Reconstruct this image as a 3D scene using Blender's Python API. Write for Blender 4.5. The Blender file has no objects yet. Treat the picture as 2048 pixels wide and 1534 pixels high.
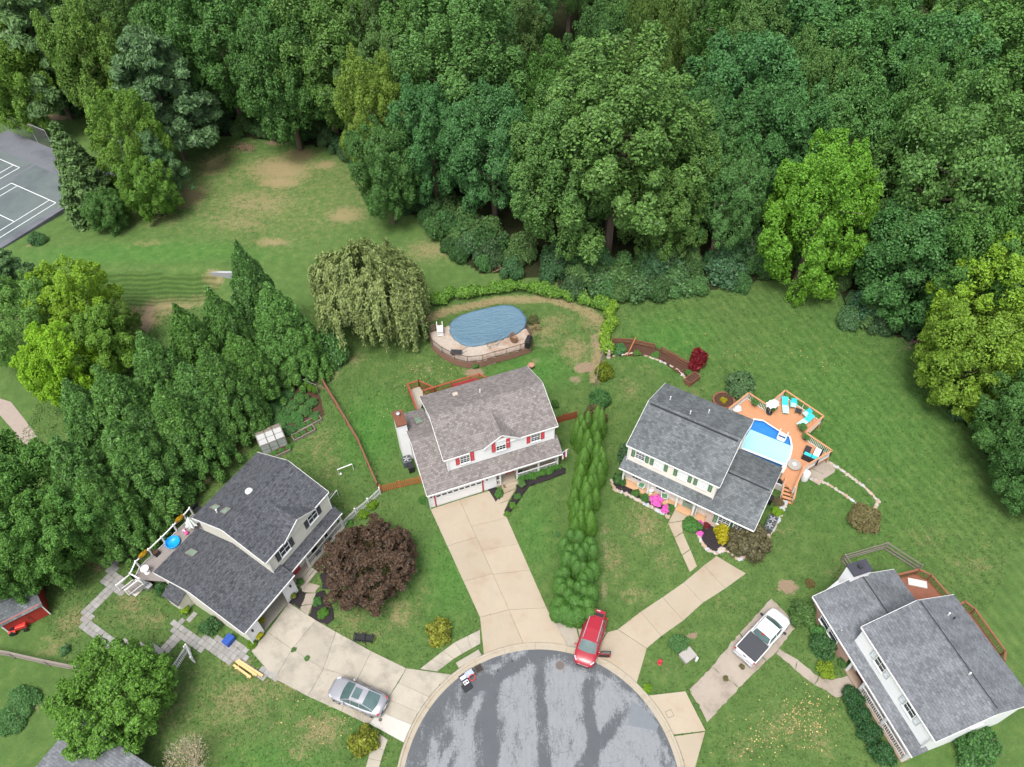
import bpy, math, random
import numpy as np
from mathutils import Matrix, Vector
random.seed(7)
R = math.radians
S = bpy.context.scene
COL = S.collection

# ------------------------------------------------------------------ camera
CAM_H = 61.0
FPX, CXP, CYP = 1520.0, 1024.0, 767.0          # focal length in pixels of the 2048 wide photograph
PITCH, ROLL = R(49.05), R(-1.4)
_fw = np.array([0, math.cos(PITCH), -math.sin(PITCH)])
_up0 = np.array([0, math.sin(PITCH), math.cos(PITCH)])
_rt0 = np.array([1.0, 0, 0])
_rt = _rt0*math.cos(ROLL) + _up0*math.sin(ROLL)
_up = -_rt0*math.sin(ROLL) + _up0*math.cos(ROLL)
cam = bpy.data.cameras.new('camera')
cam.sensor_width = 36.0
cam.lens = 36.0*FPX/2048.0
cam.clip_start = 0.5
cam.clip_end = 3000
cam_o = bpy.data.objects.new('camera', cam)
COL.objects.link(cam_o)
m = Matrix(((_rt[0], _up[0], -_fw[0], 0), (_rt[1], _up[1], -_fw[1], 0), (_rt[2], _up[2], -_fw[2], CAM_H), (0, 0, 0, 1)))
cam_o.matrix_world = m
S.camera = cam_o

# ------------------------------------------------------------------ light: a bright overcast day
W = bpy.data.worlds.new('World')
S.world = W
W.use_nodes = True
nt = W.node_tree
bg = nt.nodes['Background']
sky = nt.nodes.new('ShaderNodeTexSky')
sky.sky_type = 'NISHITA'
sky.sun_disc = False
SUN_EL, SUN_AZ = R(66), R(205)      # azimuth measured from +Y (away from the camera) towards +X
sky.sun_elevation = SUN_EL
sky.sun_rotation = SUN_AZ
sky.dust_density = 5.0
sky.air_density = 1.0
sky.ozone_density = 1.0
hs = nt.nodes.new('ShaderNodeHueSaturation')
hs.inputs['Saturation'].default_value = 0.5
nt.links.new(sky.outputs[0], hs.inputs['Color'])
nt.links.new(hs.outputs[0], bg.inputs['Color'])
bg.inputs['Strength'].default_value = 0.15
sl = bpy.data.lights.new('sun', 'SUN')
sl.energy = 1.45
sl.angle = R(20)
sl.color = (1.0, 0.97, 0.92)
so = bpy.data.objects.new('sun', sl)
COL.objects.link(so)
sd = Vector((math.sin(SUN_AZ)*math.cos(SUN_EL), math.cos(SUN_AZ)*math.cos(SUN_EL), math.sin(SUN_EL)))
so.rotation_euler = sd.to_track_quat('Z', 'Y').to_euler()
S.view_settings.view_transform = 'Standard'
S.view_settings.look = 'None'
S.view_settings.gamma = 1.0
S.view_settings.exposure = 0.92
S.view_settings.use_curve_mapping = False
S.cycles.max_bounces = 5
S.cycles.diffuse_bounces = 3
S.cycles.transparent_max_bounces = 4
S.cycles.caustics_reflective = False
S.cycles.caustics_refractive = False

# ------------------------------------------------------------------ survey helpers: photograph pixel -> real place
def G(px, py, z=0.0):
    d = _fw*FPX + _rt*(px-CXP) - _up*(py-CYP)
    t = (CAM_H - z)/-d[2]
    return (d[0]*t, d[1]*t)
def G3(px, py, z=0.0):
    a = G(px, py, z)
    return (a[0], a[1], z)
def pxm(px, py, z=0.0):
    """photograph pixels per metre (across the line of sight) at that place"""
    x, y = G(px, py, z)
    d = x*_fw[0] + y*_fw[1] + (z-CAM_H)*_fw[2]
    return FPX/d

# ------------------------------------------------------------------ tagging
def tag(o, label=None, cat=None, group=None, kind=None):
    if label: o['label'] = label
    if cat: o['category'] = cat
    if group: o['group'] = group
    if kind: o['kind'] = kind
    return o
def empty(name, loc=(0, 0, 0), rz=0.0):
    o = bpy.data.objects.new(name, None)
    o.empty_display_size = 0.2
    o.location = loc
    o.rotation_euler = (0, 0, rz)
    COL.objects.link(o)
    return o
def thing(name, label, cat, loc=(0, 0, 0), rz=0.0, group=None):
    return tag(empty(name, loc, rz), label, cat, group)
def copy_tree(o, parent=None):
    c = o.copy()
    COL.objects.link(c)
    c.parent = parent
    for ch in o.children:
        copy_tree(ch, c)
    return c
def put(me, name, parent=None, loc=(0, 0, 0), rz=0.0, scale=None):
    o = bpy.data.objects.new(name, me)
    o.location = loc
    o.rotation_euler = (0, 0, rz)
    if scale: o.scale = scale
    COL.objects.link(o)
    o.parent = parent
    return o

# ------------------------------------------------------------------ mesh builder
class MB:
    def __init__(s):
        s.v = []; s.f = []; s.uv = []; s.mi = []; s.has_uv = False
    def poly(s, pts, uv=None, mi=0):
        n = len(s.v); s.v += [tuple(p) for p in pts]
        s.f.append(tuple(range(n, n+len(pts)))); s.mi.append(mi)
        if uv: s.has_uv = True; s.uv += uv
        else: s.uv += [(0, 0)]*len(pts)
        return s
    def faces(s, vs, fs, mi=0):
        n = len(s.v); s.v += [tuple(p) for p in vs]
        for f in fs:
            s.f.append(tuple(n+i for i in f)); s.mi.append(mi); s.uv += [(0, 0)]*len(f)
        return s
    def box(s, x0, x1, y0, y1, z0, z1, mi=0):
        return s.faces([(x0,y0,z0),(x1,y0,z0),(x1,y1,z0),(x0,y1,z0),(x0,y0,z1),(x1,y0,z1),(x1,y1,z1),(x0,y1,z1)],
                       [(0,3,2,1),(4,5,6,7),(0,1,5,4),(1,2,6,5),(2,3,7,6),(3,0,4,7)], mi)
    def cbox(s, c, d, rz=0.0, mi=0):
        ca, sa = math.cos(rz), math.sin(rz)
        vs = []
        for z in (-.5, .5):
            for x, y in ((-.5,-.5),(.5,-.5),(.5,.5),(-.5,.5)):
                a, b = x*d[0], y*d[1]
                vs.append((c[0]+a*ca-b*sa, c[1]+a*sa+b*ca, c[2]+z*d[2]))
        return s.faces(vs, [(0,3,2,1),(4,5,6,7),(0,1,5,4),(1,2,6,5),(2,3,7,6),(3,0,4,7)], mi)
    def prism(s, poly, z0, z1, mi=0):
        a = sum(poly[i-1][0]*poly[i][1]-poly[i][0]*poly[i-1][1] for i in range(len(poly)))
        if a < 0: poly = list(reversed(poly))
        n = len(poly)
        za = z0 if hasattr(z0, '__len__') else [z0]*n
        zb = z1 if hasattr(z1, '__len__') else [z1]*n
        vs = [(p[0], p[1], za[i]) for i, p in enumerate(poly)] + [(p[0], p[1], zb[i]) for i, p in enumerate(poly)]
        fs = [tuple(range(n-1, -1, -1)), tuple(range(n, 2*n))] + [(i, (i+1) % n, n+(i+1) % n, n+i) for i in range(n)]
        return s.faces(vs, fs, mi)
    def bar(s, p0, p1, w, h, mi=0, up=(0, 0, 1)):
        p0, p1 = Vector(p0), Vector(p1)
        d = (p1-p0)
        if d.length < 1e-6: return s
        d.normalize()
        u = Vector(up)
        if abs(d.dot(u)) > .99: u = Vector((1, 0, 0))
        a = d.cross(u).normalized()*(w/2); b = a.cross(d).normalized()*(h/2)
        vs = [p+q for p in (p0, p1) for q in (-a-b, a-b, a+b, -a+b)]
        return s.faces(vs, [(0,1,2,3),(7,6,5,4),(1,0,4,5),(2,1,5,6),(3,2,6,7),(0,3,7,4)], mi)
    def tube(s, pts, r, n=6, mi=0, cap=True):
        pts = [Vector(p) for p in pts]
        rs = r if hasattr(r, '__len__') else [r]*len(pts)
        vs = []
        ref = Vector((0.13, 0.21, 1)) if abs((pts[-1]-pts[0]).normalized().z) < .9 else Vector((1, .1, 0))
        for i, p in enumerate(pts):
            d = (pts[min(i+1, len(pts)-1)] - pts[max(i-1, 0)])
            d = d.normalized() if d.length > 1e-9 else Vector((0, 0, 1))
            a = d.cross(ref).normalized(); b = d.cross(a)
            for k in range(n):
                t = 2*math.pi*k/n
                vs.append(p + (a*math.cos(t)+b*math.sin(t))*rs[i])
        fs = []
        for i in range(len(pts)-1):
            for k in range(n):
                fs.append((i*n+k, i*n+(k+1) % n, (i+1)*n+(k+1) % n, (i+1)*n+k))
        if cap:
            fs.append(tuple(range(n-1, -1, -1))); fs.append(tuple((len(pts)-1)*n+k for k in range(n)))
        return s.faces(vs, fs, mi)
    def lathe(s, prof, n=12, c=(0, 0, 0), sx=1, sy=1, mi=0, cap=True):
        vs = []
        for r, z in prof:
            for k in range(n):
                t = 2*math.pi*k/n
                vs.append((c[0]+r*math.cos(t)*sx, c[1]+r*math.sin(t)*sy, c[2]+z))
        fs = []
        for i in range(len(prof)-1):
            for k in range(n):
                fs.append((i*n+k, i*n+(k+1) % n, (i+1)*n+(k+1) % n, (i+1)*n+k))
        if cap:
            if prof[0][0] > 1e-4: fs.append(tuple(range(n-1, -1, -1)))
            if prof[-1][0] > 1e-4: fs.append(tuple((len(prof)-1)*n+k for k in range(n)))
        return s.faces(vs, fs, mi)
    def mesh(s, name, mats, smooth=False, bevel=0.0):
        me = bpy.data.meshes.new(name)
        me.from_pydata(s.v, [], s.f)
        if not isinstance(mats, (list, tuple)): mats = [mats]
        for mm in mats: me.materials.append(mm)
        if len(mats) > 1: me.polygons.foreach_set('material_index', s.mi)
        if s.has_uv:
            l = me.uv_layers.new(name='UVMap')
            l.data.foreach_set('uv', [c for t in s.uv for c in t])
        if smooth: me.polygons.foreach_set('use_smooth', [True]*len(me.polygons))
        me.update()
        return me
    def build(s, name, mats, parent=None, smooth=False, loc=(0, 0, 0), rz=0.0, bevel=0.0):
        o = put(s.mesh(name, mats, smooth), name, parent, loc, rz)
        if bevel:
            b = o.modifiers.new('bevel', 'BEVEL'); b.width = bevel; b.segments = 2; b.limit_method = 'ANGLE'
        return o
def resample(pts, step, closed=False):
    out = []
    P = list(pts) + ([pts[0]] if closed else [])
    for a, b in zip(P[:-1], P[1:]):
        L = math.dist(a, b); n = max(1, int(L/step))
        for i in range(n):
            t = i/n
            out.append(tuple(a[k]*(1-t)+b[k]*t for k in range(len(a))))
    if not closed: out.append(tuple(P[-1]))
    return out
def inpoly(x, y, poly):
    """numpy point in polygon"""
    r = np.zeros(np.shape(x), bool)
    n = len(poly)
    for i in range(n):
        x0, y0 = poly[i-1]; x1, y1 = poly[i]
        if y0 == y1: continue
        c = ((y0 > y) != (y1 > y)) & (x < (x1-x0)*(y-y0)/(y1-y0)+x0)
        r ^= c
    return r

# ------------------------------------------------------------------ materials
def nodes(name):
    mm = bpy.data.materials.new(name)
    mm.use_nodes = True
    t = mm.node_tree
    return mm, t, t.nodes['Principled BSDF']
def N(t, typ, **kw):
    n = t.nodes.new(typ)
    for k, v in kw.items():
        if k in n.inputs: n.inputs[k].default_value = v
        else: setattr(n, k, v)
    return n
def ramp(t, stops):
    n = t.nodes.new('ShaderNodeValToRGB')
    e = n.color_ramp.elements
    while len(e) < len(stops): e.new(.5)
    for i, (p, c) in enumerate(stops):
        e[i].position = p
        e[i].color = (c, c, c, 1) if not hasattr(c, '__len__') else (*c, 1)
    return n
def mixc(t, fac, a, b, blend='MIX'):
    n = t.nodes.new('ShaderNodeMix')
    n.data_type = 'RGBA'
    n.blend_type = blend
    for sock, val in ((n.inputs[0], fac), (n.inputs[6], a), (n.inputs[7], b)):
        if isinstance(val, bpy.types.NodeSocket): t.links.new(val, sock)
        elif hasattr(val, '__len__'): sock.default_value = (*val, 1) if len(val) == 3 else val
        else: sock.default_value = val
    return n.outputs[2]
def mth(t, op, a, b=None, c=None):
    n = t.nodes.new('ShaderNodeMath')
    n.operation = op
    for i, val in enumerate((a, b, c)):
        if val is None: continue
        if isinstance(val, bpy.types.NodeSocket): t.links.new(val, n.inputs[i])
        else: n.inputs[i].default_value = val
    return n.outputs[0]
def noise(t, vec, scale, detail=3, rough=.55, out=0):
    n = t.nodes.new('ShaderNodeTexNoise')
    n.inputs['Scale'].default_value = scale
    n.inputs['Detail'].default_value = detail
    n.inputs['Roughness'].default_value = rough
    if vec is not None: t.links.new(vec, n.inputs['Vector'])
    return n.outputs[out]
def bump(t, p, h, dist=.02, strength=.5):
    b = t.nodes.new('ShaderNodeBump')
    b.inputs['Strength'].default_value = strength
    b.inputs['Distance'].default_value = dist
    t.links.new(h, b.inputs['Height'])
    t.links.new(b.outputs[0], p.inputs['Normal'])
def coord(t, kind='Object', scale=None, rot=None):
    c = t.nodes.new('ShaderNodeTexCoord').outputs[kind]
    if scale or rot:
        mp = t.nodes.new('ShaderNodeMapping')
        if scale: mp.inputs['Scale'].default_value = scale
        if rot: mp.inputs['Rotation'].default_value = (0, 0, rot)
        t.links.new(c, mp.inputs[0]); c = mp.outputs[0]
    return c
def wpos(t, scale=None, rot=None):
    c = t.nodes.new('ShaderNodeNewGeometry').outputs['Position']
    if scale or rot:
        mp = t.nodes.new('ShaderNodeMapping')
        if scale: mp.inputs['Scale'].default_value = scale
        if rot: mp.inputs['Rotation'].default_value = (0, 0, rot)
        t.links.new(c, mp.inputs[0]); c = mp.outputs[0]
    return c
def mul(c, k): return tuple(min(1, x*k) for x in c)
def M(name, col, rough=.7, var=.15, scale=2.0, bumpd=0.0, bscale=20, spec=.35, metal=0.0, coat=0.0, world=False, stain=None, stain_scale=.6, objvar=0.0):
    mm, t, p = nodes(name)
    v = wpos(t) if world else coord(t)
    c = mixc(t, noise(t, v, scale, 4), mul(col, 1-var), mul(col, 1+var))
    c = mixc(t, noise(t, v, scale*9, 2), c, mixc(t, 1.0, c, mul((1, 1, 1), 1-var*.8), 'MULTIPLY'))
    if stain:
        r = ramp(t, [(.48, 0), (.68, 1)]); t.links.new(noise(t, v, stain_scale, 4, .65), r.inputs[0])
        c = mixc(t, r.outputs[0], c, stain)
    if objvar:
        ov = ramp(t, [(0, 1-objvar), (1, 1+objvar)]); t.links.new(t.nodes.new('ShaderNodeObjectInfo').outputs['Random'], ov.inputs[0]); c = mixc(t, 1.0, c, ov.outputs[0], 'MULTIPLY')
    t.links.new(c, p.inputs['Base Color'])
    rr = mth(t, 'MULTIPLY_ADD', noise(t, v, scale*3, 2), .25, rough-.12)
    t.links.new(rr, p.inputs['Roughness'])
    p.inputs['Specular IOR Level'].default_value = spec
    p.inputs['Metallic'].default_value = metal
    p.inputs['Coat Weight'].default_value = coat
    if bumpd: bump(t, p, noise(t, v, bscale, 3), bumpd, .6)
    return mm
def shingle(name, c1, c2, c3, mort, tab=(.33, .145), streak=.25):
    """asphalt shingles: courses and tabs laid by the UV map in metres"""
    mm, t, p = nodes(name)
    uv = coord(t, 'UV')
    br = N(t, 'ShaderNodeTexBrick', Scale=1.0)
    br.inputs['Brick Width'].default_value = tab[0]; br.inputs['Row Height'].default_value = tab[1]
    br.inputs['Mortar Size'].default_value = .012; br.inputs['Mortar Smooth'].default_value = .2
    br.inputs['Bias'].default_value = 0.0
    br.inputs['Color1'].default_value = (*c1, 1); br.inputs['Color2'].default_value = (*c2, 1); br.inputs['Mortar'].default_value = (*mort, 1)
    t.links.new(uv, br.inputs['Vector'])
    mp = t.nodes.new('ShaderNodeMapping'); mp.inputs['Scale'].default_value = (1.6, 3.4, 1); t.links.new(uv, mp.inputs[0])
    wn = noise(t, mp.outputs[0], 2.0, 3, .7)
    rr = ramp(t, [(.4, 0), (.66, 1)]); t.links.new(wn, rr.inputs[0])
    c = mixc(t, mth(t, 'MULTIPLY', rr.outputs[0], .55), br.outputs['Color'], c3)
    mp2 = t.nodes.new('ShaderNodeMapping'); mp2.inputs['Scale'].default_value = (.55, .16, 1); t.links.new(uv, mp2.inputs[0])
    r2 = ramp(t, [(.35, 1-streak), (.7, 1+0*streak)]); t.links.new(noise(t, mp2.outputs[0], 1.4, 4, .6), r2.inputs[0])
    c = mixc(t, 1.0, c, r2.outputs[0], 'MULTIPLY')
    g = noise(t, uv, 55, 2); gr = ramp(t, [(.3, .8), (.7, 1.15)]); t.links.new(g, gr.inputs[0])
    c = mixc(t, 1.0, c, gr.outputs[0], 'MULTIPLY')
    t.links.new(c, p.inputs['Base Color'])
    p.inputs['Roughness'].default_value = .92; p.inputs['Specular IOR Level'].default_value = .2
    bump(t, p, mth(t, 'ADD', br.outputs['Fac'], mth(t, 'MULTIPLY', g, -.6)), -.012, .7)
    return mm
def siding(name, col, step=.14):
    mm, t, p = nodes(name)
    v = coord(t)
    sx = t.nodes.new('ShaderNodeSeparateXYZ'); t.links.new(v, sx.inputs[0])
    fr = mth(t, 'FRACT', mth(t, 'DIVIDE', sx.outputs['Z'], step))
    c = mixc(t, noise(t, v, .7, 4), mul(col, .93), mul(col, 1.04))
    r = ramp(t, [(.0, .72), (.10, 1.0)]); t.links.new(fr, r.inputs[0])
    c = mixc(t, 1.0, c, r.outputs[0], 'MULTIPLY')
    t.links.new(c, p.inputs['Base Color'])
    p.inputs['Roughness'].default_value = .55
    bump(t, p, fr, -.012, .8)
    return mm
def leafmat(name, c1, c2, trans=.3, spread=.3):
    mm, t, p = nodes(name)
    gi = t.nodes.new('ShaderNodeNewGeometry').outputs['Random Per Island']
    oi = t.nodes.new('ShaderNodeObjectInfo')
    c = mixc(t, noise(t, coord(t), .55, 3), c1, c2)
    r = ramp(t, [(0, 1-spread), (1, 1+spread)]); t.links.new(gi, r.inputs[0])
    r.color_ramp.elements[1].color = (1+spread, 1+spread*.95, 1+spread*.5, 1)
    c = mixc(t, 1.0, c, r.outputs[0], 'MULTIPLY')
    c = mixc(t, 1.0, c, oi.outputs['Color'], 'MULTIPLY')
    t.links.new(c, p.inputs['Base Color'])
    p.inputs['Roughness'].default_value = .5; p.inputs['Specular IOR Level'].default_value = .25
    tr = t.nodes.new('ShaderNodeBsdfTranslucent')
    t.links.new(mixc(t, 1.0, c, (1.0, 1.1, .55), 'MULTIPLY'), tr.inputs[0])
    ms = t.nodes.new('ShaderNodeMixShader'); ms.inputs[0].default_value = trans
    t.links.new(p.outputs[0], ms.inputs[1]); t.links.new(tr.outputs[0], ms.inputs[2])
    t.links.new(ms.outputs[0], t.nodes['Material Output'].inputs[0])
    return mm
def glassmat(name, col=(.03, .04, .05), rough=.06):
    mm, t, p = nodes(name)
    c = mixc(t, noise(t, coord(t), 1.3, 2), mul(col, .6), mul(col, 1.6))
    t.links.new(c, p.inputs['Base Color'])
    p.inputs['Roughness'].default_value = rough; p.inputs['Specular IOR Level'].default_value = .6
    return mm
# ------------------------------------------------------------------ ground sheet
def axis(lo, hi, step, far):
    a = list(np.arange(lo, hi+1e-6, step))
    out = []; d = step; x = lo
    while x > -far: d *= 1.35; x -= d; out.append(x)
    left = out[::-1]; out = []; d = step; x = hi
    while x < far: d *= 1.35; x += d; out.append(x)
    return np.array(left + a + out)
GX = axis(-85, 62, .5, 1500); GY = axis(6, 112, .5, 1500)
gx, gy = np.meshgrid(GX, GY)
def berm(x, y):
    """low grassed bank at the near edge of the field on the left; crest near y = 73"""
    near = 1/(1+np.exp(-(y-70.2)/.55))
    back = np.clip(1-(y-72)/26, 0, 1)
    side = 1/(1+np.exp((x+33.5)/1.0))
    return 1.3*near*back*side
gz = berm(gx, gy)
dist = np.hypot(gx, gy-60)
gz = gz - np.clip((dist-260)/400, 0, 3)
def gh(x, y): return float(berm(np.array(x), np.array(y)))

def blob(px, py, rx, ry, soft=.5):
    """soft stain centred on a surveyed point; radii given in photograph pixels, converted to metres"""
    cx, cy = G(px, py); ax = math.dist(G(px, py), G(px+rx, py)); ay = math.dist(G(px, py), G(px, py+ry))
    d = np.sqrt(((gx-cx)/ax)**2 + ((gy-cy)/ay)**2)
    return np.clip((1-d)/soft, 0, 1)
def stroke(pts, wpx, soft=.6):
    out = np.zeros_like(gx)
    for p, q in zip(pts[:-1], pts[1:]):
        a = np.array(G(*p)); b = np.array(G(*q)); w = wpx/pxm(*p)
        ab = b-a; t = np.clip(((gx-a[0])*ab[0]+(gy-a[1])*ab[1])/(ab@ab), 0, 1)
        d = np.hypot(gx-a[0]-t*ab[0], gy-a[1]-t*ab[1])/w
        out = np.maximum(out, np.clip((1-d)/soft, 0, 1))
    return out
dry = np.zeros_like(gx); soil = np.zeros_like(gx); wood = np.zeros_like(gx); lush = np.zeros_like(gx); band = np.zeros_like(gx); mow = np.zeros_like(gx)
for b in [  # (px, py, rx, ry, strength): straw coloured, drought-worn turf
    (560,340,110,50,.8),(600,310,50,22,.8),(520,410,150,60,.5),(430,330,60,50,.55),(690,430,70,28,.7),(480,450,120,40,.45),(380,400,60,40,.7),(330,450,90,30,.35),(860,500,90,40,.5),
    (560,365,70,20,.9),(650,330,40,14,.8),(545,485,60,14,.7),(300,500,60,12,.4),
    (330,610,80,24,.75),(290,640,50,30,.8),(430,565,30,20,.9),
    (760,640,40,20,.4),(700,720,50,25,.4),(660,750,30,20,.45),(840,735,40,14,.35),(1090,660,70,40,.45),(1150,700,50,45,.6),(1180,640,30,40,.55),(1110,640,60,20,.45),
    (640,890,60,70,.3),(560,900,30,30,.25),(660,930,30,60,.35),(700,1030,40,25,.3),
    (470,880,50,50,.5),(400,960,50,40,.45),(330,1020,50,40,.5),(270,1080,40,40,.4),(200,1120,40,40,.5),(150,1240,60,50,.45),(110,1290,60,40,.4),(260,1210,60,50,.45),(250,1220,30,25,.4),(300,1240,60,30,.4),
    (560,1370,110,50,.4),(480,1400,110,80,.45),(640,1460,80,60,.55),(700,1400,40,20,.3),(600,1500,60,40,.4),(470,1330,60,40,.35),
    (800,1230,50,50,.5),(730,1270,60,25,.4),(850,1180,30,60,.2),(700,1240,60,40,.35),
    (1290,1050,60,80,.42),(1330,1120,40,40,.35),(1230,1120,40,80,.38),(1270,1190,50,30,.4),(1260,780,40,40,.35),(1390,790,50,20,.3),(1300,740,40,25,.25),
    (1480,1060,60,60,.12),(1580,1050,50,40,.2),(1460,1210,60,40,.15),(1560,1060,40,20,.35),(1690,1150,50,30,.4),
    (1850,1080,60,40,.25),(1760,960,60,40,.2),(1950,1130,80,40,.3),(1500,700,120,30,.12),(1380,640,100,14,.15),(1570,1450,100,70,.3),(1480,1500,60,40,.3),(1640,1480,50,60,.35),(1340,1340,40,30,.2)]:
    dry = np.maximum(dry, blob(*b[:4], .8)*b[4])
dry = np.maximum(dry, blob(560,390,330,150,.5)*.27); dry = np.maximum(dry, blob(420,1420,260,140,.6)*.22)
dry = np.maximum(dry, stroke([(850,640),(900,620),(1000,600),(1100,598),(1180,625),(1210,650),(1195,720),(1190,760)], 16)*.75)
dry = np.maximum(dry, stroke([(200,600),(260,625),(330,620),(400,600)], 30)*.5)
for b in [(1576,1173,27,19,1),(1385,1272,13,11,1),(950,745,28,12,.8),(1170,735,30,14,.9),(790,800,0,0,0),(1150,760,20,14,.6),(650,740,36,14,.8),(860,740,18,8,.5),(1130,560,16,7,.9),(75,500,20,9,.5),
    (900,720,20,8,.4),(870,655,25,14,.6),(1085,690,40,12,.35),(1190,690,14,40,.5),(60,1410,30,20,.5),(265,1190,10,12,.5),(110,235,50,8,.8),(60,250,40,6,.6),(640,770,20,20,.5),(1060,660,26,22,.5),(1070,720,16,8,.5),
    (1385,1272,10,8,1),(940,770,16,7,.7),(1940,842,22,14,.9),(880,765,10,5,.6),(815,745,8,4,.6),(790,770,9,5,.6),(795,830,8,6,.5),(560,285,50,8,.6)]:
    if b[2]: soil = np.maximum(soil, blob(*b[:4], .5)*b[4])
for pts, w in [([(420,910),(480,850),(560,770),(640,720)], 16), ([(200,1130),(260,1060),(360,970),(440,890)], 18), ([(1212,1030),(1212,1100),(1208,1200),(1200,1230)], 14), ([(1690,1400),(1760,1534)], 12), ([(300,610),(290,660)], 20)]:
    soil = np.maximum(soil, stroke(pts, w, 1.0)*(.75 if pts[0][0] < 1000 else .5))
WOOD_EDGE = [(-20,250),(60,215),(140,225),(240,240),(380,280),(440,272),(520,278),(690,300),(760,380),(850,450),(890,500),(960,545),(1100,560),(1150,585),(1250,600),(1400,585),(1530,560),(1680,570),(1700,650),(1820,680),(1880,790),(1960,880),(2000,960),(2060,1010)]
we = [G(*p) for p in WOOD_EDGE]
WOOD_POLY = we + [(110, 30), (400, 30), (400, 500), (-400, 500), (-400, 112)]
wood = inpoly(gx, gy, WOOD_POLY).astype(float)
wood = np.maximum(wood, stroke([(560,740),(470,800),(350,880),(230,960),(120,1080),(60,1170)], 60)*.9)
lush = np.maximum(lush, blob(740,860,90,110,.8)); lush = np.maximum(lush, blob(1060,740,130,60,.8)*.9)
lush = np.maximum(lush, blob(900,1150,80,150,.8)*.7); lush = np.maximum(lush, blob(1070,1060,60,120,.8)*.6); lush = np.maximum(lush, blob(300,520,330,30,.6)*.7)
lush = np.maximum(lush, blob(1350,680,130,90,.8)*.8); lush = np.maximum(lush, blob(1700,820,330,330,.8)*.55); lush = np.maximum(lush, blob(540,1520,160,60,.8)*.6); lush = np.maximum(lush, blob(700,1420,120,80,.8)*.3)
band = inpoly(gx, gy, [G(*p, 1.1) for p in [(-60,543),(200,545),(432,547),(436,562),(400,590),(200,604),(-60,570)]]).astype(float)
mow = inpoly(gx, gy, [G(*p) for p in [(1225,620),(1530,560),(1700,650),(1880,800),(2060,1020),(2060,1400),(1900,1190),(1760,1050),(1650,940),(1560,790),(1440,760),(1380,690)]]).astype(float)

def sheet(name, X, Y, Z, attrs, mat):
    ny, nx = X.shape
    me = bpy.data.meshes.new(name)
    me.vertices.add(nx*ny)
    me.vertices.foreach_set('co', np.stack([X, Y, Z], -1).astype(np.float32).ravel())
    i = np.arange(ny*nx).reshape(ny, nx)
    q = np.stack([i[:-1, :-1], i[:-1, 1:], i[1:, 1:], i[1:, :-1]], -1).reshape(-1, 4)
    me.loops.add(q.size); me.loops.foreach_set('vertex_index', q.ravel().astype(np.int32))
    me.polygons.add(len(q)); me.polygons.foreach_set('loop_start', np.arange(0, q.size, 4).astype(np.int32))
    me.polygons.foreach_set('use_smooth', np.ones(len(q), bool))
    for an, arr in attrs.items():
        a = me.attributes.new(an, 'FLOAT', 'POINT'); a.data.foreach_set('value', arr.astype(np.float32).ravel())
    me.materials.append(mat); me.update(); me.validate()
    return put(me, name)

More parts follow.
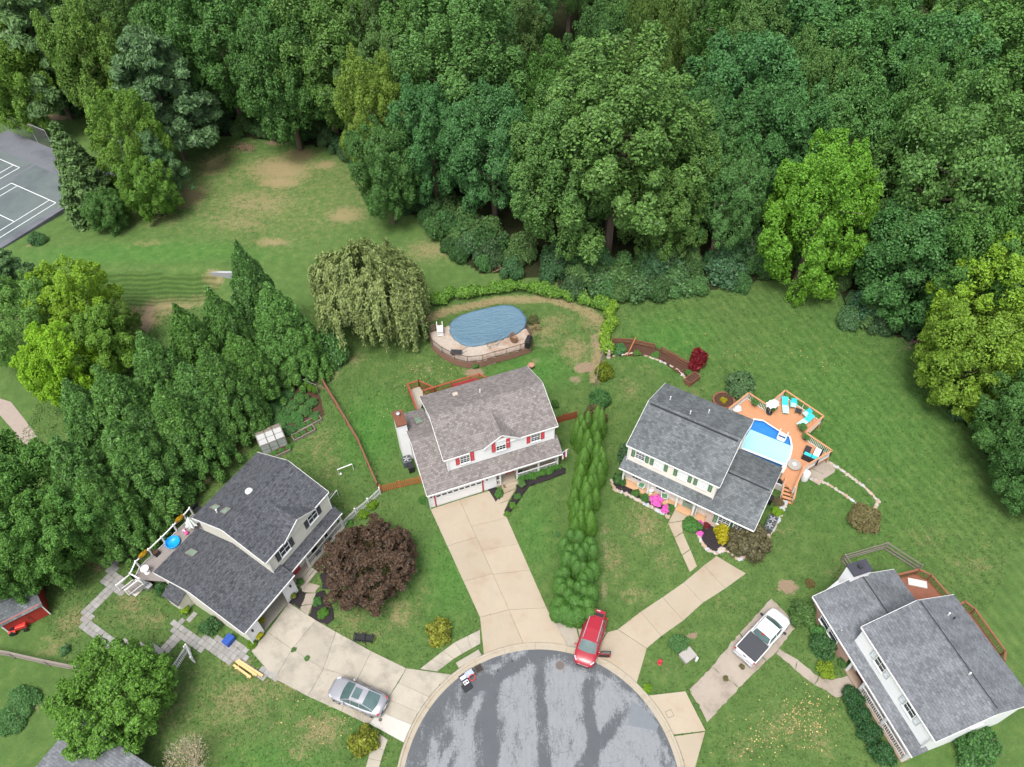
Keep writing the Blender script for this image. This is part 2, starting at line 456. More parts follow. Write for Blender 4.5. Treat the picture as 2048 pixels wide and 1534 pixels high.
_a, _b = G(1650,850), G(1900,1150); MOWROT = -(math.atan2(_b[1]-_a[1], _b[0]-_a[0])+math.pi/2)
def grass_material():
    mm, t, p = nodes('turf')
    def A(n):
        a = t.nodes.new('ShaderNodeAttribute'); a.attribute_name = n; return a.outputs['Fac']
    v = wpos(t)
    big = noise(t, v, .09, 4, .6); med = noise(t, v, .9, 4, .65); fine = noise(t, v, 7.0, 4, .7); vfine = noise(t, v, 28.0, 2, .7)
    c = mixc(t, big, (.064, .128, .032), (.096, .162, .046))
    c = mixc(t, A('lush'), c, mixc(t, big, (.052, .150, .028), (.076, .182, .040)))
    r = ramp(t, [(.3, .76), (.72, 1.22)]); t.links.new(med, r.inputs[0]); c = mixc(t, .75, c, r.outputs[0], 'MULTIPLY')
    rg = ramp(t, [(.52, 0), (.75, 1)]); t.links.new(med, rg.inputs[0])
    c = mixc(t, mth(t, 'MULTIPLY', rg.outputs[0], .30), c, (.17, .155, .060))
    # worn, straw coloured turf
    d = mth(t, 'ADD', A('dry'), mth(t, 'MULTIPLY_ADD', noise(t, v, 1.5, 6, .78), 2.2, -1.02))
    d = mth(t, 'ADD', d, mth(t, 'MULTIPLY_ADD', fine, 1.3, -.65))
    rd = ramp(t, [(.28, 0), (.62, 1)]); t.links.new(d, rd.inputs[0])
    straw = mixc(t, noise(t, v, .5, 3), (.235, .195, .095), (.305, .235, .135))
    c = mixc(t, mth(t, 'MULTIPLY', rd.outputs[0], mth(t, 'MULTIPLY_ADD', A('dry'), .7, .32)), c, straw)
    # bare soil
    s = mth(t, 'ADD', A('soil'), mth(t, 'MULTIPLY_ADD', fine, .9, -.45)); s = mth(t, 'ADD', s, mth(t, 'MULTIPLY_ADD', med, .9, -.45))
    rs = ramp(t, [(.34, 0), (.62, .92)]); t.links.new(s, rs.inputs[0])
    earth = mixc(t, fine, (.175, .120, .082), (.32, .235, .165))
    c = mixc(t, rs.outputs[0], c, earth)
    # woodland floor
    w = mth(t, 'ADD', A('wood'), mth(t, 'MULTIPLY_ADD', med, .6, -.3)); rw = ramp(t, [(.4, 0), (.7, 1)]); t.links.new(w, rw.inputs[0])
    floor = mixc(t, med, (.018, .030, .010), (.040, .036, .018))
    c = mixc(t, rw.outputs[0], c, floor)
    # mower lines
    def lines(rot, sc, dist):
        wv = N(t, 'ShaderNodeTexWave', Scale=sc, Distortion=dist, Detail=2.0); wv.inputs['Detail Scale'].default_value = .6
        t.links.new(wpos(t, None, rot), wv.inputs['Vector'])
        q = ramp(t, [(0, .74), (1, 1.16)]); t.links.new(wv.outputs['Fac'], q.inputs[0]); return q.outputs[0]
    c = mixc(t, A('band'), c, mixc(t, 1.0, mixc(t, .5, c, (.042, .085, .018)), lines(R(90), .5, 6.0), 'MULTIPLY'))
    c = mixc(t, mth(t, 'MULTIPLY', A('mow'), .34), c, mixc(t, 1.0, c, lines(MOWROT, .33, 2.2), 'MULTIPLY'))
    rv = ramp(t, [(.2, .62), (.8, 1.38)]); t.links.new(fine, rv.inputs[0]); c = mixc(t, .5, c, rv.outputs[0], 'MULTIPLY')
    rv = ramp(t, [(.2, .5), (.8, 1.5)]); t.links.new(vfine, rv.inputs[0]); c = mixc(t, .6, c, rv.outputs[0], 'MULTIPLY')
    t.links.new(c, p.inputs['Base Color'])
    p.inputs['Roughness'].default_value = .95; p.inputs['Specular IOR Level'].default_value = .1
    bump(t, p, mth(t, 'ADD', mth(t, 'MULTIPLY', fine, .6), vfine), .06, .8)
    return mm
MAT_TURF = grass_material()
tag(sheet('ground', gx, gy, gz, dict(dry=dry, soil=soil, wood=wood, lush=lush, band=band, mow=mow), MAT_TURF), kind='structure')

# ------------------------------------------------------------------ hard surfaces
HARD = []
TAN = M('concrete_tan', (.335, .287, .216), .85, .12, .8, .004, 60, .25, world=True, objvar=.05, stain=(.285, .228, .165), stain_scale=.4)
GREYC = M('concrete_grey', (.335, .305, .25), .85, .15, .9, .004, 60, .25, world=True, objvar=.08, stain=(.215, .198, .165), stain_scale=.5)
GREYC2 = M('concrete_weathered', (.31, .268, .222), .9, .16, 1.2, .006, 50, .2, world=True, stain=(.20, .17, .135), stain_scale=.6)
NEWC = M('concrete_new', (.42, .405, .37), .8, .05, 1.0, .003, 60, .25, world=True)
KERBC = M('kerb_concrete', (.34, .30, .235), .85, .18, 1.2, .004, 50, .25, world=True, stain=(.27, .23, .17), stain_scale=1.2)
PAVERM = M('paver_stone', (.265, .26, .25), .9, .14, 1.6, .005, 40, .2, world=True, objvar=.12, stain=(.22, .21, .19), stain_scale=1.0)
MULCH = M('dark_mulch', (.034, .028, .030), .95, .45, 9.0, .05, 24, .15, world=True)
BARK = M('brown_mulch', (.085, .045, .030), .95, .4, 6.0, .05, 20, .15, world=True)
PATHM = M('path_asphalt', (.30, .25, .215), .92, .14, 2.0, .004, 60, .2, world=True)

CC = (1.39, 14.035); CR = 10.17
def road_material():
    mm, t, p = nodes('worn_sealed_asphalt')
    v = wpos(t)
    at = t.nodes.new('ShaderNodeAttribute'); at.attribute_name = 'worn'
    n1 = noise(t, wpos(t, (1.0, .45, 1)), 1.1, 6, .68)
    n2 = noise(t, v, 5.0, 5, .75)
    h = mth(t, 'ADD', at.outputs['Fac'], mth(t, 'MULTIPLY_ADD', n1, 1.5, -.75))
    h = mth(t, 'ADD', h, mth(t, 'MULTIPLY_ADD', n2, .95, -.475))
    h = mth(t, 'ADD', h, mth(t, 'MULTIPLY_ADD', noise(t, wpos(t, (4.5, .5, 1)), 3.2, 6, .8), 1.2, -.6))
    h = mth(t, 'ADD', h, mth(t, 'MULTIPLY_ADD', noise(t, v, 18, 3, .8), 1.0, -.5))
    r = ramp(t, [(.36, 0), (.64, 1)]); t.links.new(h, r.inputs[0])
    fine = noise(t, v, 40, 2, .8)
    dark = mixc(t, noise(t, v, .5, 4), (.055, .062, .069), (.085, .093, .101))
    light = mixc(t, noise(t, wpos(t, (2.2, .5, 1)), 1.8, 4, .75), (.138, .149, .158), (.222, .235, .246))
    c = mixc(t, r.outputs[0], dark, light)
    rf = ramp(t, [(.2, .75), (.8, 1.25)]); t.links.new(fine, rf.inputs[0]); c = mixc(t, 1.0, c, rf.outputs[0], 'MULTIPLY')
    # thin cracks
    vo = N(t, 'ShaderNodeTexVoronoi', Scale=.42); vo.feature = 'DISTANCE_TO_EDGE'
    ad = t.nodes.new('ShaderNodeVectorMath'); ad.operation = 'ADD'; t.links.new(v, ad.inputs[0])
    nn = t.nodes.new('ShaderNodeTexNoise'); nn.inputs['Scale'].default_value = .8; t.links.new(v, nn.inputs[0]); t.links.new(nn.outputs['Color'], ad.inputs[1])
    t.links.new(ad.outputs[0], vo.inputs['Vector'])
    rc = ramp(t, [(.003, 1), (.010, 0)]); t.links.new(vo.outputs['Distance'], rc.inputs[0])
    rb = ramp(t, [(.5, 0), (.6, 1)]); t.links.new(noise(t, v, .33, 2), rb.inputs[0])
    c = mixc(t, mth(t, 'MULTIPLY', mth(t, 'MULTIPLY', rc.outputs[0], rb.outputs[0]), .6), c, (.06, .062, .065))
    # oil drips
    rs = ramp(t, [(.745, 0), (.775, 1)]); t.links.new(noise(t, v, 1.35, 2, .4), rs.inputs[0])
    c = mixc(t, mth(t, 'MULTIPLY', rs.outputs[0], .8), c, (.03, .032, .035))
    t.links.new(c, p.inputs['Base Color'])
    p.inputs['Roughness'].default_value = .85
    bump(t, p, mth(t, 'ADD', fine, mth(t, 'MULTIPLY', r.outputs[0], .5)), .006, .6)
    return mm
def build_road():
    # bulb of the cul-de-sac and the street that leaves it behind the camera
    nr, na = 46, 150
    verts, faces, worn = [], [], []
    for i in range(nr+1):
        rr = CR*i/nr
        for k in range(na):
            a = 2*math.pi*k/na
            verts.append((CC[0]+rr*math.cos(a), CC[1]+rr*math.sin(a), .012))
    for i in range(nr):
        for k in range(na):
            faces.append((i*na+k, (i+1)*na+k, (i+1)*na+(k+1) % na, i*na+(k+1) % na))
    V = np.array(verts)
    # the seal coat went on in passes along the street: dark overlaps, pale worn strips between them
    def lane(px0, py0, px1, py1, w):
        a = np.array(G(px0, py0)); b = np.array(G(px1, py1)); d = (b-a)/np.linalg.norm(b-a); nrm = np.array([-d[1], d[0]])
        off = np.abs((V[:, :2]-a)@nrm)/w; al = (V[:, :2]-a)@d; L = np.linalg.norm(b-a)
        return np.clip((1-off)*2.2, 0, 1)*np.clip((L+.8-al)/1.2, 0, 1)
    worn = np.full(len(V), .30)
    for q in [(1045,1540,1035,1345,1.75),(1135,1540,1130,1360,1.75),(1250,1540,1205,1370,2.0),(930,1540,925,1435,1.1),(865,1540,868,1480,.5),(1310,1540,1262,1420,1.0),(1060,1345,1025,1300,1.1),(960,1400,1000,1330,.45),(1130,1350,1140,1330,2.2),(1255,1390,1190,1350,.5),(1345,1534,1270,1400,.35)]:
        worn = np.maximum(worn, .30+.42*lane(*q))
    for q in [(985,1540,975,1370,.50),(1090,1540,1078,1330,.55),(1188,1540,1178,1370,.55),(1230,1445,1245,1425,.6),(1000,1350,960,1372,.6)]:
        worn -= .45*lane(*q)
    rim = np.hypot(V[:, 0]-CC[0], V[:, 1]-CC[1])
    worn -= np.clip((rim-(CR-1.1))/.8, 0, 1)*.06
    me = bpy.data.meshes.new('road'); me.from_pydata(verts, [], faces)
    a = me.attributes.new('worn', 'FLOAT', 'POINT'); a.data.foreach_set('value', worn.astype(np.float32))
    rm = road_material(); me.materials.append(rm)
    o = put(me, 'road'); tag(o, kind='structure')
    b = MB(); b.prism([(CC[0]-4.6, CC[1]-9.2), (CC[0]+4.6, CC[1]-9.2), (CC[0]+4.6, CC[1]-120), (CC[0]-4.6, CC[1]-120)], -.1, .008)
    b.build('road_surface', rm, o)
    # patch of newer asphalt
    pt = MB(); pt.prism([G(*q) for q in [(1263,1400),(1296,1424),(1318,1450),(1312,1462),(1255,1450)]], .0, .018)
    pt.build('asphalt_patch', M('asphalt_patch', (.15, .165, .18), .85, .12, 2, .004, 60, .3, world=True), o)
    # kerb: gutter pan and rolled kerb cast in lengths
    gap = R(52)
    n = 22
    a0, a1 = -math.pi/2+gap/2, 1.5*math.pi-gap/2
    kr = tag(empty('kerb', (CC[0], CC[1], 0)), kind='structure')
    prof = [(-.02, .0), (-.02, .02), (.28, .035), (.34, .11), (.50, .125), (.52, .0)]
    for i in range(n):
        b0 = a0+(a1-a0)*i/n; b1 = a0+(a1-a0)*(i+1)/n
        g = .018/CR
        mb = MB(); m_ = 7; vs = []
        for k in range(m_+1):
            a = b0+g/2+(b1-b0-g)*k/m_
            for r_, z_ in prof: vs.append(((CR+r_)*math.cos(a), (CR+r_)*math.sin(a), z_))
        L = len(prof); fs = [tuple(range(L-1, -1, -1)), tuple(m_*L+j for j in range(L))]
        for k in range(m_):
            for j in range(L):
                fs.append((k*L+j, k*L+(j+1) % L, (k+1)*L+(j+1) % L, (k+1)*L+j))
        fs = [tuple(reversed(f)) for f in fs]
        mb.faces(vs, fs); mb.build('kerb_stone', KERBC, kr)
build_road()

def shrink(poly, d):
    cx = sum(p[0] for p in poly)/len(poly); cy = sum(p[1] for p in poly)/len(poly)
    out = []
    for x, y in poly:
        L = math.hypot(x-cx, y-cy); out.append((cx+(x-cx)*(1-d/L), cy+(y-cy)*(1-d/L)))
    return out
def rough_edge(poly, step=.35, amp=.04, seed=0):
    rnd = random.Random(seed); out = []
    for p in resample(poly, step, True):
        out.append((p[0]+rnd.uniform(-amp, amp), p[1]+rnd.uniform(-amp, amp)))
    return out
def slabs(name, polys, mat, z=.055, amp=0.0, sub='slab', mats=None):
    """a paving of cast slabs, each its own piece, with open joints"""
    root = tag(empty(name, (0, 0, 0)), kind='structure')
    for i, pl in enumerate(polys):
        w = [G(*q) for q in pl]
        w = shrink(w, .014)
        if amp: w = rough_edge(w, .3, amp, i)
        HARD.append([G(*q) for q in pl]); b = MB(); b.prism(w, -.08, z + random.uniform(-.004, .004))
        b.build(sub, (mats or {}).get(i, mat), root)
    return root
def lerp(a, b, t): return tuple(a[k]+(b[k]-a[k])*t for k in range(len(a)))
def kpt(ang_deg, r=CR+.53):
    a = R(ang_deg); return (CC[0]+r*math.cos(a), CC[1]+r*math.sin(a))
def kerb_hit(px, py):
    """point of the kerb's back edge nearest to a surveyed point"""
    x, y = G(px, py); d = math.hypot(x-CC[0], y-CC[1]); return (CC[0]+(x-CC[0])/d*(CR+.54), CC[1]+(y-CC[1])/d*(CR+.54))
def wslabs(name, polys, mat, z=.055, amp=0.0, mats=None):
    root = tag(empty(name, (0, 0, 0)), kind='structure')
    for i, pl in enumerate(polys):
        w = shrink(pl, .014)
        if amp: w = rough_edge(w, .3, amp, i)
        HARD.append(pl); b = MB(); b.prism(w, -.08, z+random.uniform(-.004, .004)); b.build('slab', (mats or {}).get(i, mat), root)
    return root
# middle house driveway
A_ = lambda t: G(*lerp((861,1019), (960,1235), t)); B_ = lambda t: G(*lerp((919,1000), (1017.7,1220), t)); C_ = lambda t: G(*lerp((989,979), (1093,1216), t))
def quad(P, Q, t0, t1): return [P(t0), Q(t0), Q(t1), P(t1)]
pl = [quad(A_, B_, *s) for s in ((0, .34), (.34, .67), (.67, 1))] + [quad(B_, C_, *s) for s in ((0, .24), (.24, .46), (.46, .68), (.68, 1))]
def arc_poly(left, right, kl, kr_, n=6):
    """slab whose far side follows the kerb"""
    a0 = math.atan2(kl[1]-CC[1], kl[0]-CC[0]); a1 = math.atan2(kr_[1]-CC[1], kr_[0]-CC[0])
    arc = [(CC[0]+(CR+.54)*math.cos(a0+(a1-a0)*k/n), CC[1]+(CR+.54)*math.sin(a0+(a1-a0)*k/n)) for k in range(n+1)]
    return [left, *arc, right]
pl.append(arc_poly(A_(1), B_(1), kerb_hit(966,1305), kerb_hit(1046,1283)))
pl.append(arc_poly(B_(1), C_(1), kerb_hit(1046,1283), kerb_hit(1136,1288)))
wslabs('driveway', pl, TAN)
# apron shared with the right-hand driveway
pl = [arc_poly(C_(1.04), G(1153,1258), kerb_hit(1136,1288), kerb_hit(1165,1294), 3) , arc_poly(G(1156,1258), G(1213,1265), kerb_hit(1165,1294), kerb_hit(1188,1306), 3)]
wslabs('driveway_apron', pl, GREYC)
# right-hand (green shutters) driveway
L_ = [(1215.5,1264.5),(1235.6,1259),(1281,1224),(1325,1195),(1367.7,1165),(1407.7,1131.3),(1432.8,1112.5)]
R_ = [(1290,1300),(1293.5,1297),(1322.6,1272.8),(1366.4,1241.5),(1405.2,1206.4),(1450.3,1177.6),(1491.6,1147.6)]
pl = []
for i in range(1, 6): pl.append([G(*L_[i]), G(*L_[i+1]), G(*R_[i+1]), G(*R_[i])])
pl.append(arc_poly(G(1215.5,1264.5), G(1293.5,1297.5), kerb_hit(1188,1306), kerb_hit(1272,1368), 6))
pl[-1].insert(0, G(1235.6,1259.5))
wslabs('driveway', pl, TAN)
# pickup driveway
pl = [[G(*q) for q in [(1378,1379),(1422.7,1335.4),(1477.3,1383-6),(1415,1446)]], [G(*q) for q in [(1423.5,1334.6),(1435,1318),(1477.8,1267.8),(1532,1323),(1478.3,1376)]], [G(*q) for q in [(1478.6,1267),(1543,1196.4),(1593,1252.8),(1555.4,1300.3),(1533,1322)]]]
wslabs('driveway', pl, GREYC2, amp=.06)
pl = [arc_poly(G(1370.6,1382.8), G(1411,1462), kerb_hit(1300,1389), kerb_hit(1341,1472), 5), arc_poly(G(1410,1464), G(1389,1540), kerb_hit(1342,1475), kerb_hit(1366,1540), 4)]
wslabs('driveway_apron', pl, TAN)
# silver car driveway, three rows of slabs
g3 = lambda q: G(*q)
a_ = [(578,1206),(632,1241),(672,1264),(743,1303),(813,1337)]; c_ = [(535,1264),(584,1299),(647,1338),(715.5,1358),(775.6,1398)]; b_ = [(503,1303),(550,1358),(616,1393),(683,1423)]
pl = [[g3(q) for q in (a_[i], a_[i+1], c_[i+1], c_[i])] for i in range(4)] + [[g3(q) for q in (c_[i], c_[i+1], b_[i+1], b_[i])] for i in range(3)]
pl.append([g3(q) for q in (c_[3], c_[4], (760,1424), (738,1447), (729,1446), b_[3])])
pl.append(arc_poly(g3(a_[4]), g3((797,1366)), kerb_hit(902,1349), kerb_hit(857,1393), 4))
pl.append(arc_poly(g3((797,1366)), g3(c_[4]), kerb_hit(857,1393), kerb_hit(833,1423), 3))
pl.append(arc_poly(g3(c_[4]), g3((760,1424)), kerb_hit(833,1423), kerb_hit(820,1448), 3))
pl.append(arc_poly(g3((760,1424)), g3((738,1447)), kerb_hit(820,1448), kerb_hit(803,1484), 4))
wslabs('driveway', pl, GREYC, mats={11: NEWC})
# pavement strips between the driveways
for P, Q, n in (([(840,1338),(905,1287.5),(959.7,1260)], [(874,1343.5),(911,1315.6),(961,1287.5)], 5), ([(753,1463),(741,1500),(729,1545)], [(776,1480),(765,1510),(756,1545)], 3)):
    P = [G(*q) for q in P]; Q = [G(*q) for q in Q]
    def along(C, s):
        L = [math.dist(a, b) for a, b in zip(C[:-1], C[1:])]; s *= sum(L)
        for (a, b), l in zip(zip(C[:-1], C[1:]), L):
            if s <= l+1e-6: return lerp(a, b, s/l)
            s -= l
        return C[-1]
    wslabs('pavement', [[along(P, i/n), along(P, (i+1)/n), along(Q, (i+1)/n), along(Q, i/n)] for i in range(n)], GREYC)
# garden walks
slabs('front_walk', [[(1000,966.5),(1031,961.8),(1032,977),(1008,987)], [(1008,988),(1032,978),(1018.5,1000),(992,1010),(1004,993)], [(993,1010),(1018,1001),(1005,1030),(996,1016)]], TAN)
slabs('front_walk', [[(1352,1016),(1388,1033),(1364,1042),(1336,1046)], [(1336,1047),(1364,1043),(1365.3,1065),(1349,1075)], [(1349,1076),(1365.4,1066),(1380,1099),(1364,1110)], [(1364.5,1111),(1380.5,1100),(1394,1133),(1380,1145)]], TAN)
slabs('front_walk', [[(604,1161),(640,1172),(630,1186),(604,1186)], [(604,1187),(632,1187),(626,1208),(600,1212)], [(600,1213),(625,1209),(616,1231),(601,1221)]], GREYC2, amp=.03)
slabs('front_walk', [[(1558,1298),(1595,1320),(1590,1340),(1552,1307)], [(1596,1321),(1636,1353),(1628,1370),(1591,1341)], [(1637,1354),(1660,1360),(1696,1352),(1711,1378),(1673,1397),(1653,1383),(1629,1371)]], GREYC2, amp=.05)
tag(MB().prism([G(*q) for q in [(-30,795),(0,797),(22,804),(52,842),(85,888),(100,915),(40,890),(28,862),(-5,825),(-40,820)]], -.05, .02).build('footpath', PATHM), kind='structure')
slabs('patio', [[(1620,936),(1650,916),(1672,935),(1650,950)], [(1621,937),(1650,951),(1640,972),(1612,954)], [(1640,951),(1672,936),(1668,945),(1648,958)]], GREYC2, amp=.05)
# stepping stone walk behind the left house: square pavers on one grid
PTH = R(57.93)
def pavers():
    chains = [([(200,1080),(238,1096)], 22), ([(231,1092),(226,1126),(222,1160)], 20), ([(221,1160),(233,1172)], 34), ([(222,1174),(184,1218)], 15), ([(180,1222),(175,1246)], 22), ([(176,1258),(222,1290)], 22), ([(226,1290),(290,1300)], 20), ([(290,1297),(316,1302),(345,1286),(362,1268),(372,1262)], 20),
              ([(352,1252),(400,1284),(440,1304),(487,1322)], 24), ([(440,1283),(480,1305)], 24), ([(480,1318),(553,1364)], 12), ([(368,1244),(384,1230)], 12), ([(238,1190),(262,1170)], 12), ([(262,1180),(280,1172)], 16)]
    root = tag(empty('paver_walk', (0, 0, 0)), kind='structure')
    s = .46; ca, sa = math.cos(PTH), math.sin(PTH)
    o = G(300,1250)
    me = MB().cbox((0, 0, -.02), (s-.02, s-.02, .1)).mesh('paver', PAVERM)
    done = set()
    for i in range(-40, 41):
        for j in range(-40, 41):
            a, b = (i+.5)*s, (j+.5)*s
            x, y = o[0]+a*ca-b*sa, o[1]+a*sa+b*ca
            for pts, w in chains:
                hit = False
                for p, q in zip(pts[:-1], pts[1:]):
                    A0 = np.array(G(*p)); B0 = np.array(G(*q)); ab = B0-A0
                    t = np.clip(((x-A0[0])*ab[0]+(y-A0[1])*ab[1])/(ab@ab), 0, 1)
                    if math.hypot(x-A0[0]-t*ab[0], y-A0[1]-t*ab[1]) < w*.5/pxm(*p): hit = True
                if hit and (i, j) not in done:
                    done.add((i, j))
                    HARD.append([(x-.2, y-.2), (x+.2, y-.2), (x+.2, y+.2), (x-.2, y+.2)]); put(me, 'paver', root, (x, y, .02+random.uniform(-.008, .012)), PTH+random.uniform(-.02, .02))
pavers()
# planting beds
def bed(name, pts, mat, label=None, h=.06, px=True):
    w = [G(*q) for q in pts] if px else pts
    w = rough_edge(w, .3, .05, len(pts)); HARD.append(w)
    cx = sum(p[0] for p in w)/len(w); cy = sum(p[1] for p in w)/len(w)
    b = MB(); rings = [(1, .0), (.985, .03), (.8, h), (.4, h+.03)]
    n = len(w); vs = []
    for s_, z_ in rings: vs += [(cx+(x-cx)*s_, cy+(y-cy)*s_, z_) for x, y in w]
    fs = []
    for i in range(len(rings)-1):
        for k in range(n): fs.append((i*n+k, i*n+(k+1) % n, (i+1)*n+(k+1) % n, (i+1)*n+k))
    fs.append(tuple((len(rings)-1)*n+k for k in range(n)))
    a = sum(w[i-1][0]*w[i][1]-w[i][0]*w[i-1][1] for i in range(n))
    if a < 0: fs = [tuple(reversed(f)) for f in fs]
    b.faces(vs, fs)
    o = b.build(name, mat, smooth=True); tag(o, kind='structure'); return o
bed('mulch_bed', [(975,978),(990,972),(1006,984),(1003,992),(992,1008)], MULCH)
bed('mulch_bed', [(1033,962),(1060,952),(1117,932),(1132,937),(1131,947),(1099,957),(1061,970),(1044,988),(1036,1000),(1022,1022),(1009,1040),(1002,1038),(1019,1003),(1033,978)], MULCH)
bed('mulch_bed', [(1230,945),(1240,955),(1262,984),(1300,1000),(1340,1018),(1337,1034),(1300,1014),(1260,990),(1228,978),(1224,958)], MULCH)
bed('mulch_bed', [(1395,1030),(1420,1045),(1480,1062),(1528,1066),(1530,1076),(1510,1095),(1480,1118),(1455,1102),(1432,1106),(1415,1100),(1400,1080),(1395,1060)], MULCH)
bed('mulch_bed', [(1535,1040),(1550,1010),(1562,985),(1575,1000),(1560,1030),(1545,1060),(1530,1070)], BARK)
bed('mulch_bed', [(632,1186),(650,1180),(655,1195),(668,1220),(668,1240),(655,1250),(640,1244),(618,1232),(626,1210)], MULCH)
bed('mulch_bed', [(578,1205),(600,1178),(617,1183),(603,1218)], MULCH)
bed('mulch_bed', [(640,1150),(670,1105),(690,1060),(700,1090),(680,1150),(660,1180),(645,1178)], MULCH)
bed('mulch_bed', [(1220,680),(1260,686),(1310,694),(1370,722),(1392,745),(1385,765),(1372,755),(1350,735),(1290,708),(1225,712)], BARK)
bed('mulch_bed', [(640,600),(640,600),(640,600)], BARK) if False else None
bed('mulch_bed', [(500,850),(520,800),(580,770),(640,790),(650,830),(610,860),(560,860)], BARK)
# tennis court
def court():
    g1 = M('court_green', (.108, .132, .130), .8, .12, .5, .003, 40, .3, world=True, stain=(.075, .092, .098), stain_scale=.15)
    g2 = M('court_grey', (.125, .132, .150), .85, .12, .6, .003, 40, .3, world=True, stain=(.075, .082, .095), stain_scale=.2)
    wl = M('court_line_paint', (.72, .74, .74), .7, .06, 3, world=True)
    zc = lambda p: G(p[0], p[1], 1.25)
    P0 = np.array(zc((234,350))); P1 = np.array(zc((0,498))); d = (P1-P0)/np.linalg.norm(P1-P0); n = np.array([-d[1], d[0]])
    if n[1] < 0: n = -n
    W2, L2 = 60, 24
    def w(a, b): q = P0+d*a+n*b; return (q[0], q[1])
    o = tag(MB().prism([w(0, 0), w(W2, 0), w(W2, L2), w(0, L2)], -.2, 1.27).build('tennis_court', g2), 'grey and green hard tennis court with white lines behind the field', 'tennis court')
    for b0 in (1.6, 13.2):
        MB().prism([w(4, b0-.6), w(40, b0-.6), w(40, b0+10.6), w(4, b0+10.6)], 1.2, 1.275).build('play_surface', g1, o)
        # a court lengthwise along d
        def line(a0, a1, c0, c1, t=.09):
            q0, q1 = np.array(w(a0, c0)), np.array(w(a1, c1)); dd = (q1-q0)/np.linalg.norm(q1-q0); nn = np.array([-dd[1], dd[0]])*t/2
            MB().prism([tuple(q0-nn), tuple(q1-nn), tuple(q1+nn), tuple(q0+nn)], 1.26, 1.28).build('court_line', wl, o)
        A0, A1 = (8.5, 32) if b0 < 5 else (5.5, 29)
        for c in (.4, 1.7, 8.4, 9.7): line(A0, A1, b0+c, b0+c)
        for a in (A0, A1): line(a, a, b0+.4, b0+9.7)
        for a in (A0+5.4, A1-5.4): line(a, a, b0+1.7, b0+8.4)
        line(A0+5.4, A1-5.4, b0+5.05, b0+5.05)
    # chain link fence on the far side
    ms = M('galvanised_pipe', (.42, .43, .43), .5, .1, 5, metal=.4)
    mm, t, p = nodes('chain_link_mesh'); p.inputs['Base Color'].default_value = (.25, .26, .27, 1)
    v = coord(t)
    f = t.nodes.new('ShaderNodeBsdfTransparent'); mx = t.nodes.new('ShaderNodeMixShader')
    ck = noise(t, v, 30, 1); rr = ramp(t, [(.45, .78), (.6, .9)]); t.links.new(ck, rr.inputs[0])
    t.links.new(rr.outputs[0], mx.inputs[0]); t.links.new(p.outputs[0], mx.inputs[1]); t.links.new(f.outputs[0], mx.inputs[2]); t.links.new(mx.outputs[0], t.nodes['Material Output'].inputs[0])
    fe = thing('chain_link_fence', 'tall chain link fence along the far side of the tennis court', 'fence')
    pts = [w(40, L2), w(0, L2), w(0, L2*.55)]
    fp = resample(pts, 3.2)
    for q in fp: MB().tube([(q[0], q[1], 1.2), (q[0], q[1], 4.3)], .05, 6).build('post', ms, fe)
    for a, b in zip(pts[:-1], pts[1:]):
        MB().tube([(*a, 4.3), (*b, 4.3)], .04, 6).build('rail', ms, fe)
        MB().poly([(*a, 1.25), (*b, 1.25), (*b, 4.28), (*a, 4.28)]).build('mesh_panel', mm, fe)
court()
# ------------------------------------------------------------------ house kit
WHITE = M('white_trim', (.70, .70, .69), .5, .04, 2)
WHITE_S = siding('white_siding', (.74, .74, .74))
CREAM_S = siding('cream_siding', (.60, .58, .50))
CREAM2_S = siding('warm_white_siding', (.74, .69, .62))
PINK_S = siding('blush_siding', (.52, .40, .33))
WHITE2_S = siding('bright_white_siding', (.76, .77, .78))
BRICKT = M('pale_brick', (.42, .27, .21), .9, .2, 8, .004, 30)
GLASS = glassmat('window_glass')
BLIND = M('window_blind', (.66, .70, .70), .35, .08, 6, spec=.5)
RED = M('red_shutter_paint', (.42, .035, .045), .5, .12, 4)
GREEN = M('green_shutter_paint', (.045, .13, .055), .5, .12, 4)
BLACK = M('black_shutter_paint', (.035, .038, .045), .5, .15, 4)
GREYSH = M('grey_shutter_paint', (.42, .46, .47), .5, .1, 4)
METAL = M('galvanised_metal', (.45, .46, .47), .4, .1, 6, metal=.6)
DARKM = M('dark_metal', (.030, .033, .036), .5, .2, 6)
BLACKP = M('black_plastic', (.018, .019, .022), .45, .25, 4)
REDWOOD = M('redwood_stain', (.30, .065, .035), .7, .22, 5)
CEDAR = M('cedar_stain', (.42, .16, .055), .75, .25, 6)
ORANGE = M('orange_deck_stain', (.46, .225, .115), .7, .10, 2.5)
BROWNDECK = M('brown_deck_stain', (.22, .085, .050), .7, .18, 4)
GREYDECK = M('grey_composite_deck', (.24, .215, .20), .8, .12, 4)
GREYWOOD = M('weathered_wood', (.22, .19, .165), .9, .22, 5)
RAWWOOD = M('fresh_lumber', (.62, .40, .18), .7, .12, 5)
ROOF1 = shingle('charcoal_shingles', (.034, .037, .043), (.085, .090, .101), (.130, .137, .150), (.024, .026, .030), (.32, .20), streak=.12)
ROOF2 = shingle('taupe_shingles', (.150, .134, .128), (.275, .252, .243), (.150, .134, .128), (.10, .089, .084), (.27, .21), streak=.10)
ROOF3 = shingle('grey_shingles', (.105, .118, .125), (.205, .226, .235), (.118, .130, .135), (.080, .089, .094), (.30, .20), streak=.38)
ROOF4 = shingle('slate_grey_shingles', (.118, .128, .142), (.200, .215, .232), (.232, .246, .262), (.085, .092, .102), (.32, .21), streak=.34)

